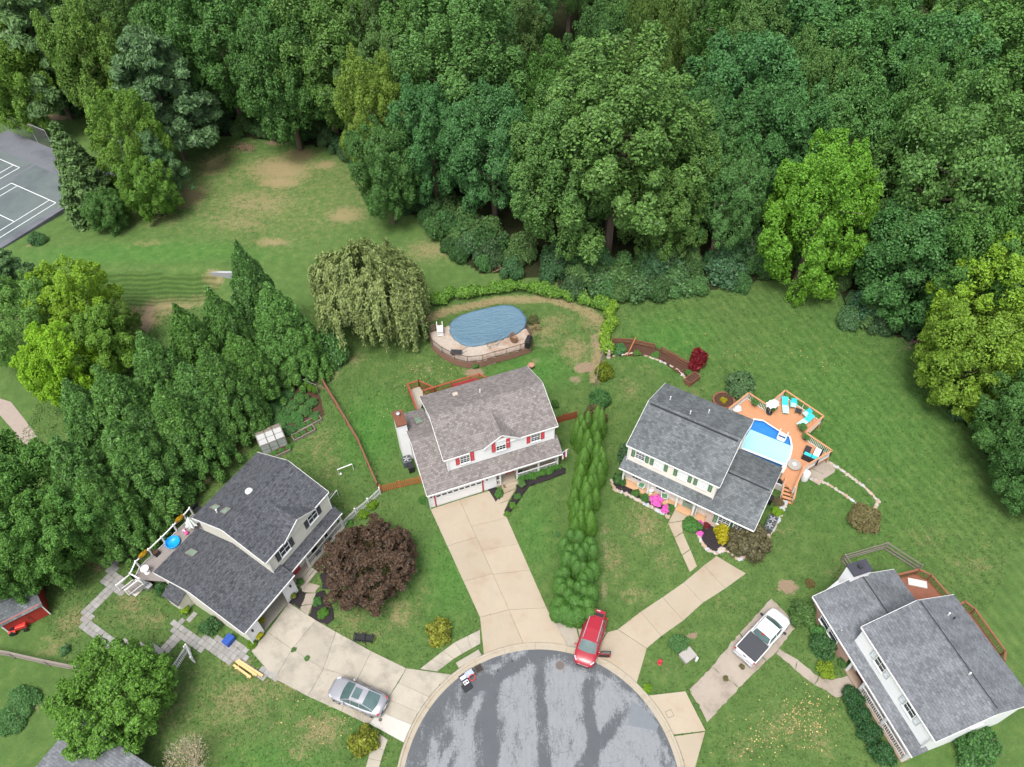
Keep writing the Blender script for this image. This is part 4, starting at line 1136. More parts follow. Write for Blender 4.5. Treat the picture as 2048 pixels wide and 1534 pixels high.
# ================================================================== right-hand near house
H4 = House('white house with slate grey roof and grey shutters at the lower right', 26.079, 23.366, R(-73.29))
def house4():
    h = H4; W_, D_, ze, zr = 8.6, 8.317, 4.919, 6.688
    vF, zL, uL, vB, zW = -.821, 2.403, -4.1, 6.911, 3.806
    vr = (vF+vB)/2; sl = (zW-zL)/(vr-vF); zt = zL+(.3-vF)*sl
    h.block(.2, W_-.2, .06, D_-.3, ze, ze, zr, D_/2, WHITE2_S)
    h.gable_roof(0, W_, 0, D_, ze, ze, zr, D_/2, ROOF4)
    h.rake(-.02, 0, ze, D_/2, zr, D_, ze, -1); h.rake(W_+.02, 0, ze, D_/2, zr, D_, ze, 1)
    MB().box(.1, W_-.3, D_/2+.18, D_/2+.26, zr-.13, zr-.04).build('ridge_vent', DARKM, h.r)
    h.block(uL+.25, .2, vF+.35, vB-.3, zL, zL, zW, vr, WHITE2_S, 'wing_wall')
    MB().box(uL+.24, 1.0, vF+.30, vF+.348, 0, 2.2).build('brick_facing', BRICKT, h.r)
    h.slope([(uL, vF, zL), (W_+.1, vF, zL), (W_+.1, .3, zt), (.2, .3, zt), (.2, vr, zW), (uL, vr, zW)], ROOF4)
    h.slope([(.2, vB, zL), (uL, vB, zL), (uL, vr, zW), (.2, vr, zW)], ROOF4)
    MB().box(uL+.1, .1, vr+.16, vr+.24, zW-.1, zW-.02).build('ridge_vent', DARKM, h.r)
    h.rake(uL-.02, vF, zL, vr, zW, vB, zL, -1)
    h.eave(uL, W_+.1, vF, zL, -1); h.eave(0, W_, 0, ze, -1); h.eave(0, W_, D_, ze, 1); h.eave(uL, 0, vB, zL, 1)
    for px, py in ((1761.5,1328), (1821,1419)):
        u, z = h.on_front(px, py, .06)
        h.window(u, .06, min(z, 4.22), .95, 1.0, GREYSH, 'f', 2, 1, sw=.45)
    h.window(uL+1.9, vF+.30, 1.35, 1.0, 1.1, None, 'f', 1, 1); h.window(uL+3.1, vF+.30, 1.35, 1.0, 1.1, None, 'f', 1, 1)
    for uu in (2, 6.4): h.window(uu, D_-.3, 3.9, .9, 1.1, None, 'b')
    h.window(W_-.2, 4.4, 3.9, .9, 1.1, None, 'r')
    # porch
    u0, u1 = 1.0, W_-.1
    MB().box(u0, u1, vF+.15, .05, 0, .2).build('porch_floor', M('porch_brown', (.30, .225, .165), .8, .12, 2), h.r)
    pu = [h.loc(1693,1340,.2)[0], h.loc(1717,1380,.2)[0], h.loc(1760,1450,.2)[0], u1-.1]
    for u in pu: MB().box(u-.09, u+.09, vF+.22, vF+.40, .2, zL-.02).build('porch_post', WHITE, h.r)
    MB().box(u0, u1, vF+.22, vF+.36, zL-.22, zL-.1).build('porch_beam', WHITE, h.r)
    railing(h.r, [(pu[1], vF+.31, .2), (pu[2], vF+.31, .2), (pu[3], vF+.31, .2)], WHITE, .85, .16, posts=False, bal=.05)
    dr = MB().box(pu[0]+.35, pu[0]+1.25, 0, .058, .2, 2.1).build('front_door', M('maroon_door', (.10, .018, .022), .5, .15, 3), h.r)
    MB().box(pu[0]+.55, pu[0]+1.05, .0-.02, -.002, 1.2, 1.9).build('pane', GLASS, dr)
    # chimney on the wing's far end
    cv0, cv1 = vr-.9, vr+.75
    MB().box(uL-.75, uL+.2, cv0, cv1, 0, 4.5).build('chimney', WHITE2_S, h.r)
    MB().faces([(uL-.75, cv0-1.0, 0), (uL+.2, cv0-1.0, 0), (uL+.2, cv0+.01, 0), (uL-.75, cv0+.01, 0), (uL-.75, cv0+.01, 2.0), (uL+.2, cv0+.01, 2.0)], [(0, 3, 2, 1), (0, 1, 5, 4), (0, 4, 3), (1, 2, 5), (2, 3, 4, 5)]).build('chimney_shoulder', WHITE2_S, h.r)
    cp = MB().box(uL-.82, uL+.27, cv0-.07, cv1+.07, 4.5, 4.62).build('chimney_cap', M('dark_slate_cap', (.045, .045, .06), .5, .2, 4), h.r)
    MB().lathe([(.16, 0), (.16, .2), (.22, .22), (.2, .3)], 12, (uL-.3, (cv0+cv1)/2, 4.62)).build('flue_cap', DARKM, cp)
    ms = (zr-ze)/(D_/2); mf = lambda u, v: ze+min(v, D_-v)*ms
    wf = lambda u, v: zL+(min(v, vF+vB-v)-vF)*sl
    h.vent(1898,1228, mf, .06, .35); h.vent(1909,1236, mf, .06, .3, DARKM); h.vent(1940,1347, mf, .06, .3); h.vent(1682,1262, wf, .07, .3, METAL)
    h.downspout(W_-.25, .0, zt-.1, ze-.1)
house4()
# ------------------------------------------------------------------ decks, pools, fences, furniture
def gp(px, py, z=0): a = G(px, py, z); return (a[0], a[1], z)
def plank_fence(name, label, cat, pts, mat, h, kind, **k):
    """kind 'rail': posts and boards; 'picket': posts, rails and single pickets"""
    root = thing(name, label, cat, (*pts[0], 0))
    o = pts[0]; P = [(p[0]-o[0], p[1]-o[1]) for p in pts]
    posts = resample(P, k.get('span', 2.2))
    for p in posts: MB().box(p[0]-.06, p[0]+.06, p[1]-.06, p[1]+.06, -.05, h+k.get('ph', .06)).build('post', k.get('pm', mat), root, rz=0)
    if kind == 'rail':
        for a, b in zip(posts[:-1], posts[1:]):
            for z in k.get('zs', (.35, .75, 1.1)):
                MB().bar((*a, z+random.uniform(-.02, .02)), (*b, z+random.uniform(-.02, .02)), .05, .14).build('board', mat, root)
            if k.get('cap'): MB().bar((*a, h+.03), (*b, h+.03), .14, .035).build('cap_board', mat, root)
    else:
        for a, b in zip(P[:-1], P[1:]):
            for z in (.25, h-.25): MB().bar((*a, z), (*b, z), .05, .08).build('rail', mat, root)
        me = None; w = k.get('w', .09)
        for q0, q1 in zip(P[:-1], P[1:]):
            L = math.dist(q0, q1); n = int(L/k.get('gap', .13)); ang = math.atan2(q1[1]-q0[1], q1[0]-q0[0])
            if me is None:
                b = MB(); b.prism([(-w/2, -.012), (w/2, -.012), (w/2, .012), (-w/2, .012)], .05, h-.08); b.prism([(-w/2, -.012), (w/2, -.012), (w/2, .012), (-w/2, .012)], h-.0801, [h-.08+.0]*4) if False else None
                if k.get('point', True): b.faces([(-w/2, -.012, h-.08), (w/2, -.012, h-.08), (w/2, .012, h-.08), (-w/2, .012, h-.08), (0, -.012, h), (0, .012, h)], [(0, 1, 4), (2, 3, 5), (1, 2, 5, 4), (3, 0, 4, 5)])
                me = b.mesh('picket', mat)
            for i in range(n):
                q = lerp(q0, q1, (i+.5)/n); off = .04
                put(me, 'picket', root, (q[0]+math.sin(ang)*off, q[1]-math.cos(ang)*off, random.uniform(-.015, .01)), ang)
    return root
FENCEW = M('fence_red_brown', (.20, .085, .055), .85, .3, 6)
def wline(pts): return [G(*p) for p in pts]
plank_fence('rail_fence', 'long red brown board fence between the left and middle back gardens', 'fence', wline([(628,740),(672,812),(718,890),(757,980)]), FENCEW, 1.2, 'rail', cap=True, span=2.4)
plank_fence('picket_fence', 'orange cedar picket fence joined to the white garage wall', 'fence', wline([(762,984),(800,975),(842,965)]), CEDAR, 1.15, 'picket', w=.12, gap=.17)
plank_fence('picket_fence', 'dark red picket fence between the middle house and the pointed evergreens', 'fence', wline([(1107,849),(1128,842),(1152,836)]), REDWOOD, 1.15, 'picket', w=.12, gap=.15)
plank_fence('picket_fence', 'white picket fence running from the left porch to the cedar fence', 'fence', wline([(688,1054),(713,1030),(738,1010),(761,988)]), WHITE, 1.1, 'picket', w=.06, gap=.14, span=1.9)
plank_fence('picket_fence', 'short white picket fence beside the round tree and paver walk', 'fence', wline([(344,1353),(377,1304)]), WHITE, 1.1, 'picket', w=.06, gap=.14, span=2.0)
gt = plank_fence('garden_gate', 'white garden gate standing open at the paver walk', 'gate', wline([(380,1300),(390,1325)]), WHITE, 1.1, 'picket', w=.05, gap=.10, span=2.0)
plank_fence('board_fence', 'weathered grey board fence at the lower left edge', 'fence', wline([(-20,1308),(30,1316),(100,1332),(165,1345)]), GREYWOOD, 1.2, 'rail', cap=True, span=2.4)
plank_fence('pen_fence', 'low grey wire pen fence behind the slate roofed house', 'fence', wline([(1705,1152),(1683,1122),(1767,1098),(1835,1142)]), GREYWOOD, 1.1, 'rail', zs=(.15, .55, 1.05), span=2.3)
plank_fence('rail_fence', 'post and rail fence beside the vine hedge and brown mulch', 'fence', wline([(1213,690),(1200,730),(1191,772)]), GREYWOOD, 1.2, 'rail', span=2.2)
plank_fence('edging_fence', 'low red brown fence behind the curved stone edged bed', 'fence', wline([(1226,685),(1262,687),(1308,697)]), FENCEW, .7, 'rail', zs=(.2, .45, .65), span=1.8)
plank_fence('edging_fence', 'red brown board fence under the red leafed shrub', 'fence', wline([(1322,704),(1350,719),(1375,734)]), FENCEW, .8, 'rail', zs=(.2, .5, .75), span=1.6)
o = thing('leaning_pole', 'pale wooden pole leaning by the stone edged bed', 'pole', gp(1254,712)); MB().bar((0, 0, 0), (.9, 1.0, 1.9), .09, .09).build('shaft', CEDAR, o)
# brown planter box by the red shrub
pb = gp(1383,762); o = thing('planter_box', 'red brown wooden planter beneath the red leafed shrub', 'planter', pb, R(40))
for s in (-1, 1):
    MB().box(-.8, .8, s*.4-.03, s*.4+.03, 0, .6).build('side_board', FENCEW, o); MB().box(s*.8-.03, s*.8+.03, -.37, .37, 0, .598).build('end_board', FENCEW, o)
MB().box(-.76, .76, -.36, .36, .05, .5).build('soil', BARK, o)

# ---- redwood deck behind the middle house
def deck2():
    zd = .55; zt_ = zd+.95
    d = thing('redwood_deck', 'redwood deck with railings behind the white middle house', 'deck')
    g_ = lambda px, py: G(px, py, zt_)
    land = [g_(834,819), g_(815,768), g_(837,761), g_(849,779)]
    main = [g_(846,781), g_(902,764), g_(958,748), g_(972,754)]
    boards(d, [main[0], main[1], main[2], main[3], H2.world(7.2, 7.7)[:2], H2.world(.2, 7.7)[:2]], zd, REDWOOD, H2.th, .15)
    MB().prism(land, zd-.16, zd-.005).build('landing', GREYC, d)
    railing(d, [(*p, zd) for p in land[:3]], REDWOOD, .95, .14, top=(.16, .04))
    railing(d, [(*land[2], zd), (*g_(868,771), zd-.3)], REDWOOD, .95, .14, top=(.14, .04))
    railing(d, [(*p, zd) for p in main], REDWOOD, .95, .14, top=(.16, .04))
    for p in main+land: MB().box(p[0]-.06, p[0]+.06, p[1]-.06, p[1]+.06, 0, zd-.17).build('support_post', REDWOOD, d)
    a, b = G(905,775,zd), G(955,759,zd); r = MB().box(-1.35, 1.35, -.4, .4, 0, .02).build('red_mat', M('red_fabric', (.40, .05, .06), .8, .1, 5), None, loc=((a[0]+b[0])/2, (a[1]+b[1])/2, zd+.01), rz=H2.th); tag(r, 'long red mat on the redwood deck', 'mat')
deck2()

# ---- covered oval pool behind the middle house
def pool_oval():
    z = 1.25
    pts = [(400,480),(405,430),(440,390),(490,360),(600,325),(710,300),(820,280),(900,285),(960,320),(1000,370),(1003,410),(985,455),(930,500),(790,552),(640,592),(560,600),(500,585),(450,550),(415,515)]
    w = [G(800+x/3.994, 540+y/3.994, z) for x, y in pts]
    c = (sum(p[0] for p in w)/len(w), sum(p[1] for p in w)/len(w))
    po = thing('above_ground_pool', 'oval above ground pool under a blue winter cover', 'pool', (*c, 0))
    L = [(p[0]-c[0], p[1]-c[1]) for p in w]
    sc = lambda k: [(x*k, y*k) for x, y in L]
    MB().prism(sc(.985), 0, z-.25).build('pool_wall', M('pool_wall', (.52, .52, .50), .5, .1, 2), po)
    b = MB(); n = len(L)
    a = sum(L[i-1][0]*L[i][1]-L[i][0]*L[i-1][1] for i in range(n)); LL = L if a > 0 else L[::-1]
    rings = [(1.02, z-.55), (1.03, z-.1), (1.01, z), (.93, z-.01), (.8, z-.09), (.5, z-.12), (.2, z-.13)]
    vs = []
    LL = resample(LL, .35, True); n = len(LL)
    for i, (k, zz) in enumerate(rings):
        for j, (x, y) in enumerate(LL):
            wob = random.uniform(-.018, .018) if i < 2 else 0
            vs.append((x*(k+wob), y*(k+wob), zz+random.uniform(-.012, .012)))
    fs = [(i*n+j, i*n+(j+1) % n, (i+1)*n+(j+1) % n, (i+1)*n+j) for i in range(len(rings)-1) for j in range(n)]
    fs.append(tuple((len(rings)-1)*n+j for j in range(n))); b.faces(vs, fs)
    mm, t, p = nodes('blue_tarpaulin')
    v = coord(t); wv = N(t, 'ShaderNodeTexWave', Scale=.75, Distortion=1.2, Detail=2.0); t.links.new(coord(t, 'Object', None, R(72)), wv.inputs[0])
    cc = mixc(t, mth(t, 'MULTIPLY', wv.outputs['Fac'], .25), (.090, .165, .225), (.125, .220, .280)); r_ = ramp(t, [(.5, 0), (.75, 1)]); t.links.new(noise(t, v, .6, 4), r_.inputs[0])
    cc = mixc(t, mth(t, 'MULTIPLY', r_.outputs[0], .35), cc, (.065, .150, .235)); t.links.new(cc, p.inputs['Base Color']); p.inputs['Roughness'].default_value = .45
    bump(t, p, mth(t, 'ADD', noise(t, coord(t, 'Object', (1, 3.5, 1), R(20)), 1.2, 5, .7), mth(t, 'MULTIPLY', wv.outputs['Fac'], .03)), .3, .7)
    b.build('cover', mm, po, smooth=True)
    # deck round the near side
    zd = 1.05
    outer = [(285,485),(240,500),(245,560),(262,600),(340,660),(440,712),(540,735),(660,725),(760,695),(850,672),(960,640),(1048,608),(1052,545),(1010,470)]
    ow = [G(800+x/3.994, 540+y/3.994, zd) for x, y in outer]
    inner = [L[i] for i in (9, 10, 11, 12, 13, 14, 15, 16, 17, 18, 0, 1)]
    dk = thing('pool_deck', 'whitewashed wooden deck hugging the blue covered oval pool', 'deck', (*c, 0))
    poly = [(p[0]-c[0], p[1]-c[1]) for p in ow] + [(x*1.02, y*1.02) for x, y in inner[2:]]
    boards(dk, poly, zd, M('whitewashed_deck', (.40, .345, .29), .85, .2, 3, stain=(.27, .17, .11), stain_scale=.5), R(12), .15)
    ol = [(p[0]-c[0], p[1]-c[1]) for p in ow]
    b = MB()
    for a_, b_ in zip(ol[:-1], ol[1:]): b.bar((*a_, .55), (*b_, .55), .03, .9)
    b.build('skirt', M('deck_skirt', (.25, .14, .10), .85, .25, 5), dk)
    railing(dk, [(x, y, zd) for x, y in ol], M('bronze_rail', (.10, .055, .045), .5, .2, 5), .85, .14, post=.06, top=(.06, .04), bal=.025)
    # steps on the near side
    s0 = gp(981,726)
    st = thing('deck_step', 'pale concrete step below the pool deck', 'step', s0, R(20)); MB().box(-.55, .55, -.3, .3, 0, .15).build('tread', GREYC, st)
    # white A-frame pool ladder
    l = gp(881,668,zd); ld = thing('pool_ladder', 'white pool ladder with two tall rails on the deck', 'ladder', l, R(3))
    for s in (-1, 1): MB().tube([(s*.3, -.4, 0), (s*.3, -.1, .9), (s*.3, .35, 1.6), (s*.3, .6, 1.1)], .04, 6).build('side_rail', WHITE, ld)
    MB().box(-.33, .33, -.35, .65, .62, .70).build('platform', WHITE, ld)
    for k in range(3): MB().box(-.28, .28, -.42+.09*k, -.25+.09*k, .15+.2*k, .19+.2*k).build('step', WHITE, ld)
    # folding lounger frames
    def frame(px, py, rz, label):
        f = thing('lounger_frame', label, 'lounger frame', gp(px, py, zd+.02), rz)
        for s in (-1, 1):
            MB().tube([(-.9, s*.3, .35), (.3, s*.3, .35), (.95, s*.3, .85)], .022, 5).build('side_rail', DARKM, f)
            for x in (-.6, .2): MB().tube([(x, s*.3, .35), (x-.12, s*.3, .02)], .02, 5).build('leg', DARKM, f)
        for x in (-.9, .3): MB().tube([(x, -.3, .35), (x, .3, .35)], .02, 5).build('cross_bar', DARKM, f)
        return f
    f1 = frame(918,708, R(-5), 'dark folding lounger frame with sling on the pool deck')
    MB().box(-.85, .3, -.27, .27, .35, .375).build('sling', DARKM, f1)
    frame(990,690, R(20), 'dark bare folding lounger frame on the pool deck, right of centre')
    # wicker chair and covered grill
    wk = thing('wicker_chair', 'round brown wicker chair on the pool deck', 'chair', gp(1029,682,zd+.02), R(120))
    WK = M('wicker', (.26, .16, .10), .85, .3, 20, .01, 60)
    MB().lathe([(.38, 0), (.42, .3), (.44, .36), (.1, .40)], 16).build('seat', WK, wk)
    b = MB()
    for k in range(10):
        a = R(-20+22*k); b.bar((.42*math.cos(a), .42*math.sin(a), .36), (.5*math.cos(a), .5*math.sin(a), .95), .15, .03)
    b.build('backrest', WK, wk)
    gr = thing('covered_grill', 'black covered grill at the right end of the pool deck', 'grill', gp(1057,690,zd), R(70))
    MB().prism([(-.55, -.3), (.55, -.3), (.55, .3), (-.55, .3)], 0, .95).build('cover', BLACKP, gr, bevel=.06)
    MB().box(-.45, .45, -.25, .25, .95, 1.15).build('lid', BLACKP, gr, bevel=.09)
pool_oval()

# ---- orange deck and pool behind the right house
def deck3():
    zd = 1.05; zr_ = zd+.95
    Z = lambda x, y, z=zr_: G(1420+x/6.817, 760+y/6.817, z)
    d = thing('pool_deck', 'orange stained deck with white railings round the uncovered half of a blue pool', 'deck')
    rail = [Z(*q) for q in [(265,385),(530,175),(800,355),(905,245),(1030,140),(1550,490),(1310,720),(1665,960),(1290,1180),(1165,1450)]]
    pool = [Z(*q, zd) for q in [(470,740),(550,620),(590,525),(720,545),(945,690),(1100,775),(1130,920),(1100,1060),(1040,1180),(410,935)]]
    poly = rail + [Z(1000,1400,zd), Z(960,1330,zd), Z(1060,1170,zd)] + [pool[i] for i in (8, 7, 6, 5, 4, 3, 2)] + [H3.world(8.3, 8.5)[:2], H3.world(5.6, 8.5)[:2]]
    boards(d, poly, zd, ORANGE, H3.th, .15)
    b = MB()
    for a_, b_ in zip(rail[:-1], rail[1:]): b.bar((*a_, zd-.13), (*b_, zd-.13), .05, .2)
    b.build('rim_board', ORANGE, d)
    for p in rail: MB().box(p[0]-.06, p[0]+.06, p[1]-.06, p[1]+.06, 0, zd-.2).build('support_post', ORANGE, d)
    def rl(ix, wires=False):
        P = [(*rail[i], zd) for i in ix]
        railing(d, P, ORANGE, .95, .16 if not wires else 1.6, post=.09, top=(.17, .045), bal=.045, pm=WHITE, posth=-.03, balm=WHITE)
    rl((0, 1, 2)); rl((2, 3, 4)); rl((4, 5), True); rl((5, 6)); rl((6, 7)); rl((7, 8)); rl((8, 9))
    # stairs down towards the house side
    a = Z(1165,1450,zd); e = Z(1000,1400,zd)
    st = [(a[0], a[1]), (e[0], e[1])]
    dirv = Vector((G(1572,990)[0]-(a[0]+e[0])/2, G(1572,990)[1]-(a[1]+e[1])/2)).normalized()
    for k in range(5):
        q = [(st[0][0]+dirv.x*.28*k, st[0][1]+dirv.y*.28*k), (st[1][0]+dirv.x*.28*k, st[1][1]+dirv.y*.28*k)]
        q += [(q[1][0]+dirv.x*.26, q[1][1]+dirv.y*.26), (q[0][0]+dirv.x*.26, q[0][1]+dirv.y*.26)]
        MB().prism(q, zd-.22-.2*k, zd-.18-.2*k).build('stair_tread', ORANGE, d)
    for s_ in st: railing(d, [(s_[0], s_[1], zd), (s_[0]+dirv.x*1.5, s_[1]+dirv.y*1.5, zd-.9)], ORANGE, .9, .2, post=.08, bal=.04, balm=WHITE)
    # pool
    c = (sum(p[0] for p in pool)/len(pool), sum(p[1] for p in pool)/len(pool))
    po = thing('above_ground_pool', 'blue lined pool half under a pale turquoise solar cover', 'pool', (*c, 0))
    L = [(p[0]-c[0], p[1]-c[1]) for p in pool]
    def ring(k0, k1, z0, z1, name, mat):
        b = MB(); n = len(L); a = sum(L[i-1][0]*L[i][1]-L[i][0]*L[i-1][1] for i in range(n)); Q = L if a > 0 else L[::-1]
        vs = [(x*k1, y*k1, z0) for x, y in Q]+[(x*k1, y*k1, z1) for x, y in Q]+[(x*k0, y*k0, z1) for x, y in Q]+[(x*k0, y*k0, z0) for x, y in Q]
        fs = []
        for r_ in range(4):
            for j in range(n): fs.append((r_*n+j, r_*n+(j+1) % n, ((r_+1) % 4)*n+(j+1) % n, ((r_+1) % 4)*n+j))
        b.faces(vs, fs); return b.build(name, mat, po)
    ring(.955, .99, 0, zd-.02, 'pool_liner', M('pool_liner_blue', (.02, .14, .42), .4, .2, 3))
    ring(.93, .995, zd-.02, zd+.05, 'coping', WHITE)
    mm, t, p = nodes('pool_water'); v = coord(t)
    t.links.new(mixc(t, noise(t, v, 1.5, 3), (.015, .13, .40), (.03, .20, .52)), p.inputs['Base Color']); p.inputs['Roughness'].default_value = .08; p.inputs['Specular IOR Level'].default_value = .5
    bump(t, p, noise(t, v, 6, 3), .02, .4)
    MB().prism([(x*.956, y*.956) for x, y in L], .2, zd-.22).build('water', mm, po)
    cov = [Z(*q, zd-.1) for q in [(550,680),(1120,912),(1095,1050),(1035,1170),(418,930),(470,800)]]
    mm, t, p = nodes('solar_cover'); v = coord(t)
    vo = N(t, 'ShaderNodeTexVoronoi', Scale=30.0); t.links.new(v, vo.inputs[0])
    t.links.new(mixc(t, noise(t, v, .8, 4), (.26, .55, .60), (.34, .62, .66)), p.inputs['Base Color']); p.inputs['Roughness'].default_value = .4; bump(t, p, vo.outputs['Distance'], .01, .5)
    MB().prism([(p_[0]-c[0], p_[1]-c[1]) for p_ in cov], zd-.2, zd-.02).build('solar_cover', mm, po)
    # ladder
    a = Z(985,770,zd); ld = thing('pool_ladder', 'white arched pool ladder at the edge of the blue water', 'ladder', (*a, zd), H3.th+R(0))
    for s in (-1, 1):
        MB().tube([(s*.38-.0, .45, 0), (s*.38, .4, .55), (s*.38, .1, .8), (s*.38, -.25, .6), (s*.38, -.4, -.05)], .045, 6).build('hand_rail', WHITE, ld)
    for k in range(3): MB().box(-.36, .36, -.5+.14*k, -.38+.14*k, -.12+.0*k, -.06).build('step', WHITE, ld)
    MB().box(-.36, .36, -.02, .4, .05, .12).build('platform', M('grey_plastic', (.45, .48, .50), .5, .1, 4), ld)
    # loungers, chairs
    TQ = M('turquoise_fabric', (.03, .47, .50), .7, .12, 5); AQ = M('aqua_fabric', (.36, .66, .64), .7, .1, 5)
    def lounger(px, py, rz, label):
        q = Z(px, py, zd+.3); f = thing('sun_lounger', label, 'lounger', (*q, zd), rz)
        for x in (-.8, .5):
            for s in (-1, 1): MB().tube([(x, s*.28, 0), (x, s*.28, .3)], .02, 5).build('leg', WHITE, f)
        MB().box(-.95, .35, -.3, .3, .30, .36).build('seat_cushion', AQ, f, bevel=.02)
        b = MB(); b.faces([(.35, -.3, .30), (.95, -.3, .62), (.95, .3, .62), (.35, .3, .30), (.35, -.3, .36), (.93, -.3, .68), (.93, .3, .68), (.35, .3, .36)], [(0, 3, 2, 1), (4, 5, 6, 7), (0, 1, 5, 4), (1, 2, 6, 5), (2, 3, 7, 6), (3, 0, 4, 7)]); b.build('back_cushion', TQ, f)
        MB().box(.1, .4, -.305, .305, .365, .385).build('towel', TQ, f)
    lounger(1025,355, R(80), 'turquoise sun lounger nearest the white parasol'); lounger(1300,560, R(35), 'turquoise sun lounger beside the small armchair')
    def chair(px, py, rz, label):
        q = Z(px, py, zd+.3); f = thing('deck_chair', label, 'chair', (*q, zd), rz)
        for x in (-.25, .25):
            for s in (-1, 1): MB().tube([(x, s*.27, 0), (x, s*.27, .42)], .02, 5).build('leg', TQ, f)
        MB().box(-.28, .28, -.28, .28, .42, .47).build('seat', AQ, f)
        MB().faces([(.24, -.28, .45), (.28, -.28, .45), (.42, -.28, .95), (.38, -.28, .95), (.24, .28, .45), (.28, .28, .45), (.42, .28, .95), (.38, .28, .95)], [(0, 1, 2, 3), (7, 6, 5, 4), (0, 4, 5, 1), (1, 5, 6, 2), (2, 6, 7, 3), (3, 7, 4, 0)]).build('backrest', TQ, f)
        for s in (-1, 1): MB().box(-.25, .3, s*.3-.03, s*.3+.03, .62, .66).build('arm', TQ, f)
    chair(1130,350, R(75), 'turquoise deck chair right of the first lounger'); chair(1310,475, R(25), 'turquoise deck chair in the corner next to the second lounger')
    q = Z(1205,425,zd+.3); tb = thing('side_table', 'small dark side table between the two deck chairs', 'table', (*q, zd), R(-30)); MB().box(-.3, .3, -.25, .25, .38, .44).build('top', DARKM, tb)
    for x in (-.26, .26):
        for y in (-.21, .21): MB().tube([(x, y, 0), (x, y, .38)], .02, 5).build('leg', DARKM, tb)
    # parasol
    q = Z(870,290,zd+1.9); pa = thing('parasol', 'half closed white parasol leaning over the orange deck', 'parasol', (q[0], q[1], zd), R(20))
    b = MB(); nn = 8; vs = [(0, 0, 2.2)]
    for k in range(nn*2):
        a_ = 2*math.pi*k/(nn*2); r_ = (.62 if k % 2 == 0 else .48); vs.append((r_*math.cos(a_)*1.25, r_*math.sin(a_)*.9, 1.45))
    b.faces(vs, [(0, 1+k, 1+(k+1) % (nn*2)) for k in range(nn*2)]); b.build('canopy', M('white_canvas', (.82, .82, .80), .7, .05, 4), pa)
    MB().tube([(0, 0, 0), (0, 0, 2.25)], .025, 6).build('pole', WHITE, pa)
    MB().lathe([(.3, 0), (.3, .06), (.06, .1)], 14).build('base', DARKM, pa)
    # sofa
    q = Z(1420,1000,zd+.3); sf = thing('corner_sofa', 'dark corner sofa with white and turquoise cushions on the deck', 'sofa', (*q, zd), H3.th+R(-2))
    DW = M('dark_rattan', (.028, .028, .034), .7, .3, 18, .006, 50)
    MB().box(-.1, .55, -.95, .75, 0, .32).build('base', DW, sf); MB().box(.551, .66, -.95, .75, 0, .7).build('backrest', DW, sf)
    MB().box(-.85, -.101, -.95, -.3, 0, .318).build('base', DW, sf); MB().box(-.85, .66, -1.06, -.951, 0, .7).build('backrest', DW, sf)
    MB().box(-.06, .5, -.28, .7, .32, .44).build('seat_cushion', M('white_cushion', (.78, .78, .76), .8, .06, 5), sf, bevel=.04)
    MB().box(-.8, -.12, -.9, -.33, .32, .44).build('seat_cushion', TQ, sf, bevel=.04)
    MB().box(-.08, .5, -.9, -.31, .32, .44).build('seat_cushion', TQ, sf, bevel=.04)
    q = Z(1335,945,zd+.3); tb = thing('coffee_table', 'low black coffee table in front of the corner sofa', 'table', (*q, zd), H3.th); MB().box(-.28, .28, -.4, .4, .28, .34).build('top', DW, tb)
    for x in (-.24, .24):
        for y in (-.36, .36): MB().tube([(x, y, 0), (x, y, .28)], .03, 5).build('leg', DW, tb)
    # round patio table on the lower deck
    q = Z(1160,1130,zd+.5); tb = thing('patio_table', 'round grey patio table on the lower deck beside the pool', 'table', (*q, .55), 0)
    MB().lathe([(.02, .70), (.62, .70), (.64, .73), (.62, .76), (.02, .76)], 24).build('top', M('grey_slate_top', (.33, .30, .27), .6, .2, 6), tb)
    MB().lathe([(.3, 0), (.3, .04), (.06, .1), (.06, .70)], 12).build('pedestal', DARKM, tb)
    MB().lathe([(.16, .76), (.2, .82), (.12, .9)], 12).build('bowl', WHITE, tb)
    lo = [Z(*q_, .55) for q_ in [(1075,1060),(1240,1120),(1290,1180),(1165,1450),(1060,1400),(1110,1220)]]
    ld2 = thing('lower_deck', 'worn brown lower deck below the round patio table', 'deck'); boards(ld2, lo, .5, M('worn_brown_deck', (.24, .14, .08), .85, .25, 4), H3.th+R(60), .15)
    # covers: cushion box, fridge like items
    q = Z(1030,1260,.7); bx_ = thing('storage_box', 'beige storage box against the wing beside the deck', 'box', (*q, 0), H3.th+R(-2)); MB().box(-.5, .55, -.45, .45, 0, .95).build('body', M('beige_box', (.47, .44, .39), .7, .1, 3), bx_, bevel=.03); MB().box(-.53, .58, -.48, .48, .952, 1.02).build('lid', M('beige_lid', (.50, .47, .42), .7, .1, 3), bx_)
    q = Z(1100,1330,.9); tk = thing('white_cooler', 'white chest lying beside the deck stairs', 'chest', (*q, 0), H3.th+R(55)); MB().box(-.55, .55, -.28, .28, .1, .7).build('body', WHITE, tk, bevel=.08); MB().box(-.57, .57, -.30, .30, .701, .80).build('lid', WHITE, tk, bevel=.04)
    q = Z(955,1385,.8); ac = thing('garbage_bin', 'dark lidded bin in a pale frame beside the wing', 'bin', (*q, 0), H3.th); MB().box(-.4, .4, -.4, .4, 0, .8).build('body', M('pale_frame', (.5, .48, .45), .7, .1, 4), ac); MB().box(-.25, .25, -.25, .25, .801, .9).build('lid', BLACKP, ac)
